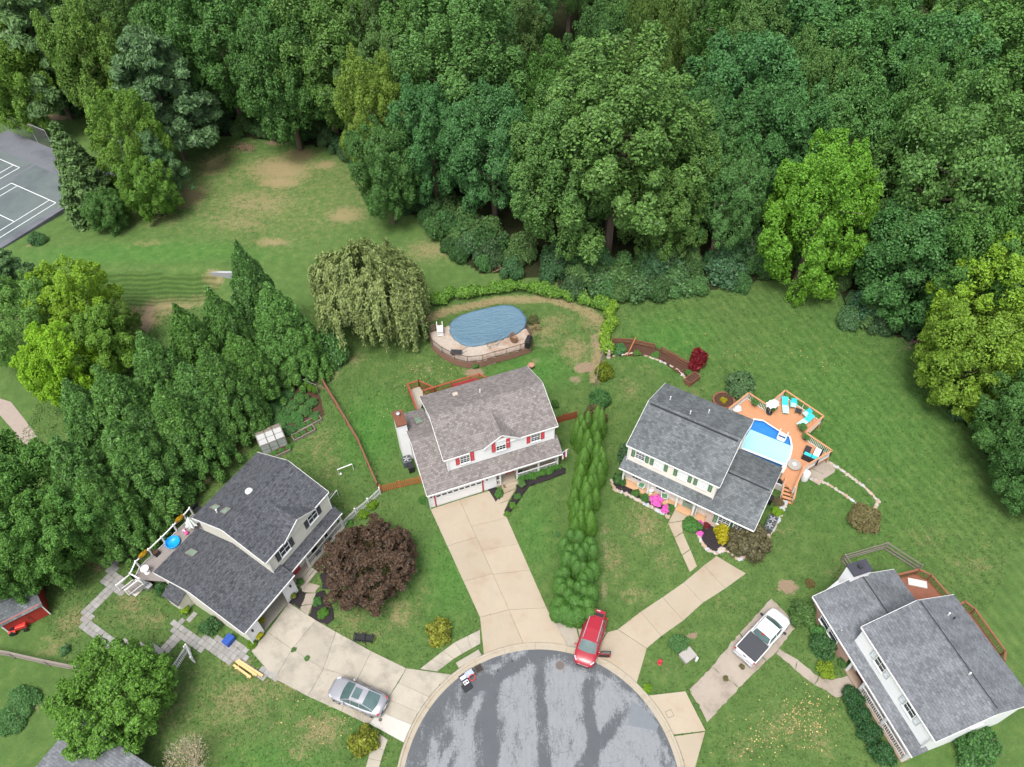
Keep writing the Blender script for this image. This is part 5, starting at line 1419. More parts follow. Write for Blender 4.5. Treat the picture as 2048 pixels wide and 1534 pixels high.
    # propane tank
    q = Z(1315,1280,1.0); pt = thing('propane_tank', 'upright white propane tank beside the orange deck', 'tank', (*q, 0)); MB().lathe([(.3, .0), (.34, .1), (.36, .25), (.36, 1.15), (.3, 1.3), (.12, 1.4)], 20).build('cylinder', WHITE, pt, smooth=True); MB().lathe([(.13, 1.36), (.13, 1.5), (.02, 1.52)], 10).build('valve_cap', M('tank_cap', (.6, .62, .62), .4, .1, 4), pt)
    # round brick ring
    c0 = gp(1447,802); rb = thing('brick_ring', 'round brick tree ring with yellow flowers behind the grey roof', 'planter', c0)
    nb = 18; me = MB().cbox((0, 0, .1), (.36, .2, .2)).mesh('brick', FENCEW)
    for k in range(nb): a_ = 2*math.pi*k/nb; put(me, 'brick', rb, (1.05*math.cos(a_), 1.05*math.sin(a_), 0), a_+math.pi/2)
    MB().lathe([(.95, .02), (.9, .1), (.01, .14)], 18).build('soil', BARK, rb)
deck3()

# ---- raised deck behind the left house
def deck1():
    zd = 1.35; h = H1
    Z = lambda x, y, z: G(230+x/7.67, 1000+y/7.67, z)
    d = thing('raised_deck', 'grey raised deck with white railing behind the left house', 'deck')
    P = [Z(*q, zd) for q in [(300,1215),(385,1030),(580,845),(775,660),(955,475),(1110,320),(1200,215)]]
    I0 = h.world(-4.6, 8.7)[:2]; I1 = h.world(1.9, 8.7)[:2]
    poly = P + [h.world(2.5, 8.2)[:2], h.world(.3, 8.2)[:2], h.world(.25, 8.72)[:2], I0]
    boards(d, poly, zd, GREYDECK, h.th, .15)
    b = MB()
    for a_, b_ in zip(P[:-1], P[1:]): b.bar((*a_, zd-.14), (*b_, zd-.14), .04, .22)
    b.build('rim_board', WHITE, d)
    for a_ in P: MB().box(a_[0]-.06, a_[0]+.06, a_[1]-.06, a_[1]+.06, 0, zd-.26).build('support_post', WHITE, d)
    railing(d, [(*q, zd) for q in P], WHITE, 1.0, 5, post=.12, top=(.10, .06), bal=.03, posth=.12)
    railing(d, [(*P[0], zd), (*Z(440,1290,zd), zd)], WHITE, 1.0, 5, post=.12)
    s0 = P[0]; s1 = Z(440,1290,zd); e0 = Z(330,1330,.1)
    dv = Vector((e0[0]-s0[0], e0[1]-s0[1])).normalized()
    s0 = P[0]; 
    for k in range(6):
        a_ = (s0[0]+dv.x*.26*k, s0[1]+dv.y*.26*k); b_ = (s1[0]+dv.x*.26*k, s1[1]+dv.y*.26*k)
        MB().prism([a_, b_, (b_[0]+dv.x*.25, b_[1]+dv.y*.25), (a_[0]+dv.x*.25, a_[1]+dv.y*.25)], zd-.25-.21*k, zd-.21-.21*k).build('stair_tread', GREYDECK, d)
    for q in (s0, s1): railing(d, [(q[0], q[1], zd), (q[0]+dv.x*1.6, q[1]+dv.y*1.6, zd-1.2)], WHITE, .95, 5, post=.1)
    pd = thing('landing_pad', 'pale concrete pad at the foot of the deck stairs', 'pad', gp(272,1177), R(57.9)); MB().box(-.55, .55, -.65, .65, -.05, .12).build('slab', NEWC, pd)
    # things on the deck
    q = Z(880,640,zd+.25); kp = thing('paddling_pool', 'bright blue round paddling pool on the raised deck', 'paddling pool', (*q, zd))
    BL = M('bright_blue_plastic', (.01, .30, .72), .35, .06, 3)
    MB().lathe([(.60, 0), (.64, .26), (.60, .28), (.57, .24), (.55, .05), (.01, .04)], 28).build('shell', BL, kp, smooth=True)
    q = Z(630,815,zd+.2); pt = thing('plant_pot', 'black square pot on the raised deck', 'pot', (*q, zd), h.th); MB().prism([(-.24, -.24), (.24, -.24), (.24, .24), (-.24, .24)], 0, .42).build('pot', BLACKP, pt); MB().box(-.2, .2, -.2, .2, .42, .44).build('soil', BARK, pt)
    q = Z(1075,485,zd+.2); ty = thing('pink_toy', 'pink ride-on toy on the raised deck', 'toy', (*q, zd), R(-40)); PK = M('pink_plastic', (.80, .07, .30), .4, .08, 3); PL = M('pale_pink_plastic', (.80, .45, .58), .4, .08, 3)
    MB().lathe([(.16, .1), (.17, .25), (.1, .32)], 12, (.2, 0, 0)).build('seat', PK, ty); MB().box(-.3, .1, -.06, .06, .15, .25).build('body', PL, ty)
    for s in (-1, 1): MB().tube([(-.28, s*.1-.02, .1), (-.28, s*.1+.02, .1)], .1, 10).build('wheel', PL, ty)
    q = Z(1175,360,zd+.8); um = thing('closed_parasol', 'folded white parasol leaning at the upper wall on the raised deck', 'parasol', (*q, zd), 0)
    b = MB(); nn = 18; vs = [(0, 0, 1.9)]
    for k in range(nn): a_ = 2*math.pi*k/nn; r_ = .62 if k % 2 else .42; vs.append((r_*math.cos(a_), r_*math.sin(a_), .75))
    b.faces(vs, [(0, 1+k, 1+(k+1) % nn) for k in range(nn)]); b.build('canopy', M('pale_canvas', (.62, .66, .63), .8, .06, 4), um); MB().tube([(0, 0, 0), (0, 0, 1.9)], .03, 6).build('pole', WHITE, um)
    q = Z(450,1050,zd+.7); tb = thing('deck_table', 'small white round table at the top of the deck stairs', 'table', (*q, zd)); MB().lathe([(.01, .66), (.34, .66), (.35, .7), (.01, .71)], 20).build('top', WHITE, tb); MB().lathe([(.25, 0), (.25, .03), (.04, .06), (.04, .66)], 10).build('pedestal', WHITE, tb)
    q = Z(1255,100,zd+.3); ch = thing('deck_chair', 'black chair at the far end of the raised deck', 'chair', (*q, zd-.6), R(60)); MB().box(-.3, .3, -.3, .3, .4, .46).build('seat', BLACKP, ch); MB().box(-.3, .3, .28, .34, .46, 1.0).build('backrest', BLACKP, ch)
    for x in (-.26, .26):
        for y in (-.26, .3): MB().tube([(x, y, -.6), (x, y, .4)], .02, 5).build('leg', BLACKP, ch)
    YF = leafmat('yellow_flower', (.50, .33, .02), (.62, .42, .03), .2)
    for px_, py_, lb in ((425,835,'rail planter with yellow flowers nearest the stairs'), (985,290,'rail planter with yellow flowers nearest the folded parasol')):
        q = Z(px_, py_, zd+1.0); pl = thing('rail_planter', lb, 'planter', (*q, zd+.85), h.th)
        MB().box(-.45, .45, -.12, .12, 0, .2).build('trough', M('trough_brown', (.20, .13, .09), .8, .2, 5), pl)
        RAILPL.append((pl, YF))
    # gas grill at the foot of the stairs
    gq = gp(293,1172); g = thing('gas_grill', 'stainless gas grill on a stone pad below the deck', 'grill', gq, R(-32))
    MB().box(-.6, .6, -.28, .28, 0, .8).build('cabinet', METAL, g); MB().box(-.95, -.61, -.25, .25, .78, .84).build('side_shelf', METAL, g); MB().box(.61, .95, -.25, .25, .78, .84).build('side_shelf', METAL, g)
    b = MB(); b.lathe([(.3, -.55), (.3, .55)], 14); b.v = [(z, x*.95, .82+abs(y) if y > 0 else .82) for x, y, z in b.v]; b.build('hood', METAL, g, smooth=False)
RAILPL = []
deck1()

# ---- brown deck behind the near right house
def deck4():
    zd = .9; d = thing('brown_deck', 'red brown angled deck behind the slate roofed house', 'deck')
    h = H4
    q = [G(1795,1150,zd+.9), G(1838,1139,zd+.9), G(1863,1150,zd+.9), G(1898,1190,zd+.9)]
    poly = [h.world(-3.9, 6.6)[:2]] + q + [h.world(.2, 9.2)[:2], h.world(.2, 6.6)[:2]]
    boards(d, poly, zd, BROWNDECK, h.th+R(45), .15)
    e = [h.world(.2, 9.3)[:2], G(1930,1203,zd+.9), G(1950,1218,zd+.9), G(2011,1302,zd+.9), G(2009,1322,zd+.9)]
    poly2 = [h.world(.2, 8.0)[:2]] + e + [h.world(6.0, 8.0)[:2]]
    boards(d, poly2, zd-.003, BROWNDECK, h.th, .15)
    railing(d, [(*p, zd) for p in [h.world(-3.9, 7.0)[:2]]+q], BROWNDECK, .92, .14, top=(.16, .05))
    railing(d, [(*p, zd) for p in e], BROWNDECK, .92, .16, top=(.16, .05))
    w = G(1835,1166,zd+.1); b = tag(MB().box(-.75, .75, -.32, .32, 0, .12).build('deck_bench', M('pale_bench', (.50, .48, .46), .7, .1, 3), None, loc=(*w, zd+.01), rz=R(-15)), 'pale low bench lying on the brown angled deck', 'bench')
deck4()

# ---- odds and ends
# greenhouse
def greenhouse():
    c = gp(547,888); g = thing('greenhouse', 'small wooden greenhouse with glazed roof beside the vegetable plots', 'greenhouse', c, R(27))
    L, Wd, hw, hr = 1.25, .95, 1.5, 2.1
    FR = GREYWOOD; GL = glassmat('greenhouse_panel', (.30, .33, .32), .3)
    b = MB()
    for x in (-L, -.4, .4, L):
        for y in (-Wd, Wd): b.bar((x, y, 0), (x, y, hw), .06, .06)
        b.bar((x, -Wd, hw), (x, 0, hr), .05, .06); b.bar((x, Wd, hw), (x, 0, hr), .05, .06)
    for y in (-Wd, Wd):
        for z in (.05, .75, hw): b.bar((-L, y, z), (L, y, z), .05, .06)
    for x in (-L, L):
        for z in (.05, .75, hw): b.bar((x, -Wd, z), (x, Wd, z), .05, .06)
    b.bar((-L-.05, 0, hr), (L+.05, 0, hr), .06, .07); b.build('frame', FR, g)
    for i, (x0, x1) in enumerate(((-L, -.4), (-.4, .4), (.4, L))):
        for s in (-1, 1):
            for t0, t1 in ((.03, .5), (.53, .97)):
                f = lambda t, x: (x, s*Wd*(1-t), hw+(hr-hw)*t+.045)
                pts = [f(t0, x0+.05), f(t0, x1-.05), f(t1, x1-.05), f(t1, x0+.05)]
                MB().poly(pts if s < 0 else pts[::-1]).build('roof_pane', M('roof_panel', (.34, .35, .34), .4, .1, 4) if s < 0 else M('roof_panel_dull', (.30, .26, .22), .5, .15, 4), g)
            MB().box(x0+.05, x1-.05, s*Wd-.012, s*Wd+.012, .12, hw-.06).build('wall_pane', GL, g)
    for s in (-1, 1): MB().box(s*L-.012, s*L+.012, -Wd+.05, Wd-.05, .12, hw-.06).build('end_pane', GL, g)
greenhouse()
# raised vegetable beds
def vegbed(px, py, rz, l, w, label):
    o = thing('raised_bed', label, 'raised bed', gp(px, py), rz)
    for s in (-1, 1):
        MB().box(-l/2, l/2, s*w/2-.04, s*w/2+.04, 0, .32).build('side_board', GREYWOOD, o); MB().box(s*l/2-.04, s*l/2+.04, -w/2+.04, w/2-.04, 0, .318).build('end_board', GREYWOOD, o)
    MB().box(-l/2+.04, l/2-.04, -w/2+.04, w/2-.04, .0, .24).build('soil', BARK, o)
    return o
VB = [vegbed(608,868, R(35), 2.3, .75, 'raised vegetable bed nearest the lawn'), vegbed(565,903, R(30), 1.5, .8, 'raised vegetable bed in front of the greenhouse'), vegbed(620,848, R(35), 2.4, .7, 'raised vegetable bed just behind the nearest one')]
TR = thing('bean_trellis', 'leafy wire bean trellis at the top of the vegetable plots', 'trellis', gp(608,776), R(-28))
for x in (-1.9, 0, 1.9): MB().tube([(x, 0, 0), (x, 0, 1.5)], .03, 6).build('post', METAL, TR)
MB().tube([(-1.9, 0, 1.5), (1.9, 0, 1.5)], .025, 6).build('rail', METAL, TR)
# goals (folding football goals)
for px, py, rz, lb in ((693,945, R(25), 'small white framed goal lying on the lawn by the board fence'), (668,1003, R(60), 'white framed goal standing behind the left porch')):
    g = thing('toy_goal', lb, 'goal', gp(px, py), rz); g.scale = (1.2, 1.2, 1.2)
    MB().tube([(-.6, 0, .0), (-.6, 0, .8), (.6, 0, .8), (.6, 0, 0)], .035, 6).build('front_frame', WHITE, g)
    MB().tube([(-.6, 0, .8), (-.6, .6, .05), (.6, .6, .05), (.6, 0, .8)], .03, 6).build('back_frame', METAL, g)
b = tag(MB().lathe([(.01, 0), (.09, .03), (.12, .12), (.09, .21), (.01, .24)], 12).build('ball', WHITE, None, True, gp(682,949)), 'white ball beside the small goal', 'ball')
# air conditioner of the middle house
def ac(px, py, rz, label, s=.42):
    o = thing('air_conditioner', label, 'air conditioner', gp(px, py), rz)
    MB().box(-s, s, -s, s, .02, .85).build('cabinet', M('ac_cabinet', (.085, .105, .11), .5, .15, 5), o, bevel=.03)
    MB().lathe([(s*.85, .852), (s*.85, .88), (s*.78, .885), (s*.76, .86)], 20).build('fan_rim', DARKM, o)
    for k in range(5): a = R(72*k); MB().cbox((.18*math.cos(a), .18*math.sin(a), .868), (.3, .13, .015), a).build('fan_blade', METAL, o)
    return o
ac(815,928, H2.th, 'dark air conditioner unit against the white wall of the middle house')
ac(1541,1048, H3.th, 'grey air conditioner unit beside the wing of the right house'); ac(1535,1060, H3.th, 'second dark air conditioner unit, nearer the brown shrub', .38)
for (px, py, rz, lb) in ((1537,1000+5, H3.th, 'black lidded bin near the deck stairs'), (823,942, H2.th, 'black bin behind the air conditioner of the middle house')):
    o = thing('wheelie_bin', lb, 'bin', gp(px, py), rz); MB().prism([(-.25, -.28), (.25, -.28), (.25, .28), (-.25, .28)], .05, .85).build('body', BLACKP, o, bevel=.03); MB().box(-.28, .28, -.31, .31, .852, .92).build('lid', BLACKP, o, bevel=.02)
    for s in (-1, 1): MB().tube([(s*.22, .28, .1), (s*.27, .28, .1)], .1, 10).build('wheel', DARKM, o)
o = thing('recycling_bin', 'blue recycling bin against the left garage wall', 'bin', gp(460,1284), H1.th+R(90))
BB = M('blue_bin_plastic', (.02, .07, .32), .45, .15, 4)
MB().prism([(-.3, -.42), (.3, -.42), (.3, .42), (-.3, .42)], .0, .55).build('body', BB, o, bevel=.04); MB().box(-.33, .33, -.45, .45, .552, .62).build('lid', BB, o, bevel=.03)
# loose lumber
for i, (a, c, lb) in enumerate((((478,1322), (527,1354), 'fresh timber beam nearest the driveway, right of its pile'), ((474,1325), (515,1353), 'fresh timber beam in the middle of the pile'), ((469,1332), (503,1357), 'fresh timber beam lying apart, left of the pile'))):
    p, q = gp(*a), gp(*c); o = thing('timber_beam', lb, 'timber', p)
    MB().bar((0, 0, .2), (q[0]-p[0], q[1]-p[1], .2), .17, .17).build('beam', RAWWOOD, o)
    for t in (.15, .85): MB().cbox(((q[0]-p[0])*t, (q[1]-p[1])*t, .055), (.3, .12, .11), R(40)).build('bearer', RAWWOOD, o)
# two black garden chairs on the lawn
for px, lb in ((719, 'black plastic garden chair on the lawn, left of the pair'), (738, 'black plastic garden chair on the lawn, right of the pair')):
    o = thing('garden_chair', lb, 'chair', gp(px, 1280-(738-px)*.1), R(175))
    MB().box(-.28, .28, -.3, .25, .36, .41).build('seat', BLACKP, o)
    MB().faces([(-.28, .22, .4), (.28, .22, .4), (.25, .52, 1.0), (-.25, .52, 1.0), (-.28, .28, .4), (.28, .28, .4), (.25, .58, 1.0), (-.25, .58, 1.0)], [(0, 1, 2, 3), (7, 6, 5, 4), (0, 4, 5, 1), (1, 5, 6, 2), (2, 6, 7, 3), (3, 7, 4, 0)]).build('backrest', BLACKP, o)
    for s in (-1, 1):
        MB().box(s*.34-.06, s*.34+.06, -.35, .3, .56, .6).build('arm', BLACKP, o)
        for y in (-.3, .25): MB().box(s*.32-.03, s*.32+.03, y-.03, y+.03, 0, .56).build('leg', BLACKP, o)
# storm drain grates with the utility trash beside them
def inlet():
    a = math.degrees(math.atan2(G(948,1333)[1]-CC[1], G(948,1333)[0]-CC[0]))
    for k, da in enumerate((2.6, -1.4)):
        an = R(a+da); r = CR-.32
        o = thing('storm_drain', ('left half' if k == 0 else 'right half')+' of the iron storm drain grate at the kerb', 'drain grate', (CC[0]+r*math.cos(an), CC[1]+r*math.sin(an), .03), an)
        b = MB(); 
        for s in (-1, 1): b.box(s*.29-.03, s*.29+.03, -.32, .32, 0, .03); b.box(-.26, .26, s*.29-.03, s*.29+.03, 0, .03)
        for k_ in range(7): b.box(-.25+.075*k_, -.22+.075*k_, -.26, .26, 0, .025)
        b.build('grate', M('cast_iron', (.075, .06, .05), .7, .25, 8), o); MB().box(-.26, .26, -.26, .26, -.015, -.012).build('pit', M('pit_black', (.006, .006, .007), .9, .2, 4), o)
    an = R(a+.4); r = CR+.65; o = thing('drain_hood', 'pale concrete hood over the storm drain', 'drain hood', (CC[0]+r*math.cos(an), CC[1]+r*math.sin(an), 0), an); MB().box(-.16, .35, -1.05, 1.05, 0, .16).build('cap', GREYC, o, bevel=.02)
inlet()
# basketball backboard lying on its side in the gutter (white print on a dark board)
o = thing('basketball_hoop', 'dark backboard with white print and red hoop lying at the kerb', 'basketball hoop', gp(934,1352), R(34))
NAVY = M('navy_board', (.035, .038, .055), .4, .15, 4)
MB().box(-.62, .62, -.28, .28, .16, .22).build('backboard', NAVY, o); MB().box(-.85, -.1, -1.05, -.45, 0, .22).build('base', BLACKP, o, bevel=.05)
MB().tube([(-.3, -.7, .2), (-.1, -.1, .15)], .05, 8).build('pole', DARKM, o)
b = MB(); b.tube([(.25+.25*math.cos(R(30*k)), -.42+.25*math.sin(R(30*k)), .24) for k in range(13)], .03, 6); b.build('hoop', M('hoop_red', (.5, .03, .03), .5, .1, 4), o)
WP = M('white_print', (.62, .62, .64), .5, .04, 4); BP = M('pale_blue_panel', (.30, .36, .46), .4, .1, 4)
MB().box(-.05, .22, -.16, .20, .2205, .228).build('panel', BP, o); MB().box(.26, .56, -.18, .22, .2205, .228).build('panel', BP, o)
b = MB()
for x0, x1 in ((-.08, .24), (.24, .58)):
    for s_ in (-.2, .22): b.box(x0, x1, s_-.012, s_+.012, .2205, .232)
    b.box(x0-.012, x0+.012, -.19, .21, .2205, .231)
b.box(-.58, -.16, -.62, -.32, .2205, .30); b.box(-.58, -.12, -.14, .14, .2205, .229)
for s_ in (0, 1): MB().lathe([(.01, 0), (.075, 0), (.075, .012), (.01, .014)], 12, (-.47+.2*s_, -.47, .301)).build('hole', BLACKP, o)
b.build('print', WP, o)
# manhole and utility covers
def cover(px, py, r, label, mat):
    o = thing('manhole_cover', label, 'manhole cover', gp(px, py, 0)); z = .014 if math.hypot(G(px, py)[0]-CC[0], G(px, py)[1]-CC[1]) < CR else .062
    MB().lathe([(r, z), (r, z+.006), (r*.9, z+.01), (.01, z+.01)], 24).build('rim', mat, o); MB().lathe([(r*.86, z+.0105), (r*.8, z+.018), (.01, z+.02)], 24).build('lid', M('iron_lid', (.12, .105, .10), .7, .3, 14, .01, 40), o)
cover(1120,1331,.40,'round iron manhole cover in the asphalt near the red car', M('manhole_rim', (.20, .17, .15), .8, .2, 8)); cover(761,1440,.14,'small rusty cover in the pale new concrete slab', M('rust_ring', (.12, .06, .045), .8, .2, 8))
o = thing('utility_cover', 'small square utility cover in the tan apron', 'utility cover', gp(1339,1428), R(20))
MB().box(-.26, .26, -.26, .26, .05, .0665).build('frame', M('cover_frame', (.10, .09, .08), .8, .2, 8), o); MB().box(-.23, .23, -.23, .23, .0, .070).build('lid', TAN, o)
o = thing('utility_box', 'grey utility box lid in the grass next to the small shrub', 'utility box', gp(1374,1314), R(32)); MB().box(-.55, .55, -.42, .42, 0, .42).build('body', M('utility_grey', (.29, .27, .25), .8, .15, 4), o, bevel=.03); MB().box(-.58, .58, -.45, .45, .421, .48).build('lid', M('utility_lid', (.31, .29, .27), .8, .15, 4), o)
o = thing('cable_pedestal', 'small white cable pedestal right of the utility box', 'pedestal', gp(1392,1321)); MB().lathe([(.12, 0), (.12, .5), (.1, .58), (.02, .6)], 12).build('body', WHITE, o)
o = thing('fire_hydrant', 'red fire hydrant on the grass between two driveways', 'hydrant', gp(1319,1327)); HR = M('hydrant_red', (.55, .03, .06), .45, .1, 4)
MB().lathe([(.16, 0), (.16, .05), (.11, .06), (.11, .5), (.15, .52), (.14, .6), (.08, .68), (.03, .72)], 14).build('barrel', HR, o, True)
for a in (0, 90, 180): MB().tube([(.1*math.cos(R(a)), .1*math.sin(R(a)), .38), (.2*math.cos(R(a)), .2*math.sin(R(a)), .38)], .06, 8).build('nozzle', HR, o)
# red shed at the left edge
def shed():
    a = np.array(gp(22,1268)[:2]); b_ = np.array(gp(101,1228)[:2]); d = b_-a; L = np.linalg.norm(d); th = math.atan2(d[1], d[0])
    s = thing('garden_shed', 'red garden shed with grey roof under the trees at the left', 'shed', (*a, 0), th)
    RW = siding('red_shed_boards', (.33, .03, .025), .2); w, hw, hr = 2.6, 1.9, 2.6
    MB().faces([(0, 0, 0), (L, 0, 0), (L, w, 0), (0, w, 0), (0, 0, hw), (L, 0, hw), (L, w, hw), (0, w, hw), (0, w/2, hr), (L, w/2, hr)], [(0, 1, 5, 4), (2, 3, 7, 6), (0, 4, 8, 7, 3), (1, 2, 6, 9, 5), (4, 5, 9, 8), (7, 8, 9, 6)]).build('wall', RW, s)
    for sg in (0, 1):
        P = [(-.15, -.2+sg*(w+.4), hw-.12), (L+.15, -.2+sg*(w+.4), hw-.12), (L+.15, w/2, hr+.06), (-.15, w/2, hr+.06)]
        b = MB(); uv = [(0, 0), (L, 0), (L, 1.6), (0, 1.6)]; 
        if sg: P, uv = P[::-1], uv[::-1]
        b.poly(P, uv); b.build('roof', ROOF3, s)
    dr = MB().box(L*.35, L*.62, -.03, -.002, .05, 1.75).build('door', RW, s); MB().box(L*.57, L*.59, -.07, -.031, .85, 1.0).build('handle', DARKM, dr)
    for x in (0, L): MB().box(x-.05, x+.05, -.04, -.003, 0, hw-.1).build('corner_board', WHITE, s)
shed()
# lawn tractor beside the shed
o = thing('lawn_tractor', 'small red lawn tractor in front of the red shed', 'tractor', gp(42,1258), R(20)); TRD = M('tractor_red', (.5, .04, .03), .4, .1, 4)
MB().box(-.2, .65, -.25, .25, .3, .7).build('bonnet', TRD, o, bevel=.05); MB().box(-.75, -.2, -.4, .4, .3, .5).build('fender', TRD, o, bevel=.04); MB().box(-.6, -.25, -.2, .2, .5, .75).build('seat', BLACKP, o)
for x, r in ((-.5, .26), (.5, .19)):
    for s in (-1, 1): MB().tube([(x, s*.3, r), (x, s*.45, r)], r, 14).build('wheel', BLACKP, o)
MB().tube([(0, 0, .7), (-.15, 0, .95)], .02, 6).build('steering_column', DARKM, o)
# concrete spillway on the bank
o = tag(MB().prism([G(420,546,1.2), G(440,544,1.2), G(472,544,1.2), G(474,547,1.2), G(452,549,1.1)], .2, 1.33).build('spillway', M('spillway_concrete', (.34, .35, .37), .8, .1, 2)), 'pale concrete spillway on the grassed bank left of the willow', 'spillway')
# flag
o = thing('flag', 'small american flag hanging on the porch corner post', 'flag', H2.world(10.85, -1.15, 1.75), H2.th+R(20)); o.scale = (1.3, 1.3, 1.3)
MB().tube([(0, 0, .55), (.55, -.25, .95)], .018, 6).build('staff', WHITE, o)
fw_, fh_ = .45, .95
FR_, FW_, FB_ = M('flag_red', (.50, .03, .06), .8, .05, 4), M('flag_white', (.75, .74, .76), .8, .05, 4), M('flag_blue', (.03, .05, .22), .8, .05, 4)
b = MB(); n = 7
for k in range(n):
    x0, x1 = .1+fw_*k/n, .1+fw_*(k+1)/n
    zt_ = .62+.3*(x0/.55); zt2 = .62+.3*(x1/.55)
    y0, y1 = -.05-.2*x0+.05*math.sin(k*1.8), -.05-.2*x1+.05*math.sin((k+1)*1.8)
    zmid = .35 if k < 4 else None
    if zmid:
        b.poly([(x0, y0, zt_-fh_), (x1, y1, zt2-fh_), (x1, y1, zt2-.4), (x0, y0, zt_-.4)], mi=k % 2); b.poly([(x0, y0, zt_-.4), (x1, y1, zt2-.4), (x1, y1, zt2), (x0, y0, zt_)], mi=2)
    else: b.poly([(x0, y0, zt_-fh_), (x1, y1, zt2-fh_), (x1, y1, zt2), (x0, y0, zt_)], mi=k % 2)
b.build('cloth', [FR_, FW_, FB_], o)
b = MB()
for i in range(4):
    for j in range(3): b.cbox((.16+.07*i, -.10-.015*i, .58+.09*j), (.022, .012, .022))
b.build('stars', FW_, o)
# doormats, pots, porch furniture
def mat(px, py, z, l, w, rz, label, m): tag(MB().box(-l/2, l/2, -w/2, w/2, 0, .02).build('doormat', m, None, loc=(*G(px, py, z), z), rz=rz), label, 'mat')
mat(1016,967, .10, 1.1, .6, H2.th, 'brown doormat on the walk of the middle house', M('coir_mat', (.16, .10, .07), .95, .2, 10)) if False else mat(1016.5,968, .062, 1.1, .6, H2.th, 'brown doormat on the walk of the middle house', M('coir_mat', (.16, .10, .07), .95, .2, 10))
def pot(px, py, z, r, label, m, plant=None, s=1.0):
    o = thing('flower_pot', label, 'pot', (*G(px, py, z), z)); MB().lathe([(r*.7, 0), (r, r*1.4), (r*1.08, r*1.45), (r*.9, r*1.42), (r*.88, r*1.2), (.01, r*1.2)], 16).build('pot', m, o, True)
    if plant: POTS.append((o, plant, r*1.5*s, r*1.2))
    return o
POTS = []
TERRA = M('terracotta', (.42, .15, .07), .8, .15, 5); PALEP = M('pale_pot', (.55, .45, .36), .8, .12, 5)
pot(602,1168,.0,.28,'terracotta pot beside the left porch steps', TERRA, 'g'); pot(588,1194,.05,.24,'pale pot with red and green plant by the garage corner', PALEP, 'r'); pot(520,1273,.06,.26,'pot of mixed flowers left of the open garage door', DARKM, 'y'); pot(525,1243,.07,.22,'pot with yellow flowers just inside the garage', DARKM, 'y')
pot(1043,972,.08,.3,'cream pot in the mulch bed of the middle house', PALEP, 'g'); pot(1062,734+2,.0,.35,'round half barrel pot behind the middle house', M('barrel', (.38, .20, .14), .8, .15, 5)); pot(858,1010,.0,.35,'dark pot with shrub at the left garage corner', DARKM, 'g')
pot(372,1224,.0,.3,'pot with lime green plant by the left house end wall', DARKM, 'l'); pot(612,1245,.05,.0001,'x', TERRA) if False else None
deckz = 1.07
for x, y, lb in ((600,330,'teal pot with fern at the deck railing'), (840,410,'teal pot of leafy plants under the parasol'), (1245,675,'teal pot by the inner corner of the deck railing'), (1300,800,'large leafy teal pot beside the railing above the sofa')):
    pot(1420+x/6.817, 760+y/6.817, deckz+.2, .26, lb, M('teal_glaze', (.02, .16, .17), .3, .15, 4), 'g', 1.3)
wd = thing('white_cat_statue', 'white lumpy garden ornament on the orange deck by the roof edge', 'ornament', (*G(1475,818,deckz+.2), deckz)); MB().lathe([(.3, 0), (.34, .2), (.2, .4), (.22, .55), (.03, .7)], 12, sx=1.5).build('body', WHITE, wd, True)
def rocker(h, u, v, z, label, rz):
    w = h.world(u, v, z); o = thing('rocking_chair', label, 'chair', w, h.th+rz)
    GC = M('green_cushion', (.10, .27, .13), .8, .12, 5)
    for s in (-1, 1):
        MB().tube([(s*.27, -.45, .08), (s*.27, 0, .02), (s*.27, .5, .1)], .025, 6).build('rocker', WHITE, o); MB().box(s*.31-.04, s*.31+.04, -.3, .3, .58, .62).build('arm', WHITE, o)
        for y in (-.25, .25): MB().box(s*.27-.025, s*.27+.025, y-.025, y+.025, .05, .58).build('leg', WHITE, o)
    MB().box(-.27, .27, -.3, .25, .38, .42).build('seat', WHITE, o); MB().box(-.23, .23, -.27, .2, .421, .48).build('cushion', GC, o, bevel=.02)
    b = MB()
    for k in range(5): b.bar((-.22+.11*k, .26, .42), (-.22+.11*k, .45, 1.1), .05, .02)
    b.box(-.28, .28, .42, .47, 1.05, 1.15); b.build('backrest', WHITE, o)
u, v = H3.loc(1285,967,.6); rocker(H3, u, v+.05, .18, 'white rocking chair with green cushion, leftmost on the green shutter porch', R(180)) if False else rocker(H3, u, min(v, -.15), .18, 'white rocking chair with green cushion, left of the second porch post', R(0))
u, v = H3.loc(1331,988,.6); rocker(H3, u, min(v, -.15), .18, 'white rocking chair with green cushion, behind the pink flowers', R(25))
u, v = H3.loc(1305,975,.5); o = thing('porch_table', 'small white round table between the rocking chairs', 'table', H3.world(u, min(v, -.2), .18)); MB().lathe([(.01, .5), (.28, .5), (.28, .54), (.01, .54)], 16).build('top', WHITE, o); MB().lathe([(.18, 0), (.18, .03), (.03, .06), (.03, .5)], 10).build('pedestal', WHITE, o)
for i, (px, py) in enumerate(((646,1072), (625,1098))):
    u, v = H1.loc(px, py, .8); o = thing('porch_chair', ('dark porch chair farther along the left porch', 'dark porch chair nearer the steps of the left porch')[i], 'chair', H1.world(u, -.3, .35), H1.th); MB().box(-.28, .28, -.28, .28, .38, .44).build('seat', BLACKP, o); MB().box(-.28, .28, .2, .26, .44, .95).build('backrest', BLACKP, o)
    for x in (-.24, .24):
        for y in (-.24, .22): MB().tube([(x, y, 0), (x, y, .38)], .02, 5).build('leg', BLACKP, o)
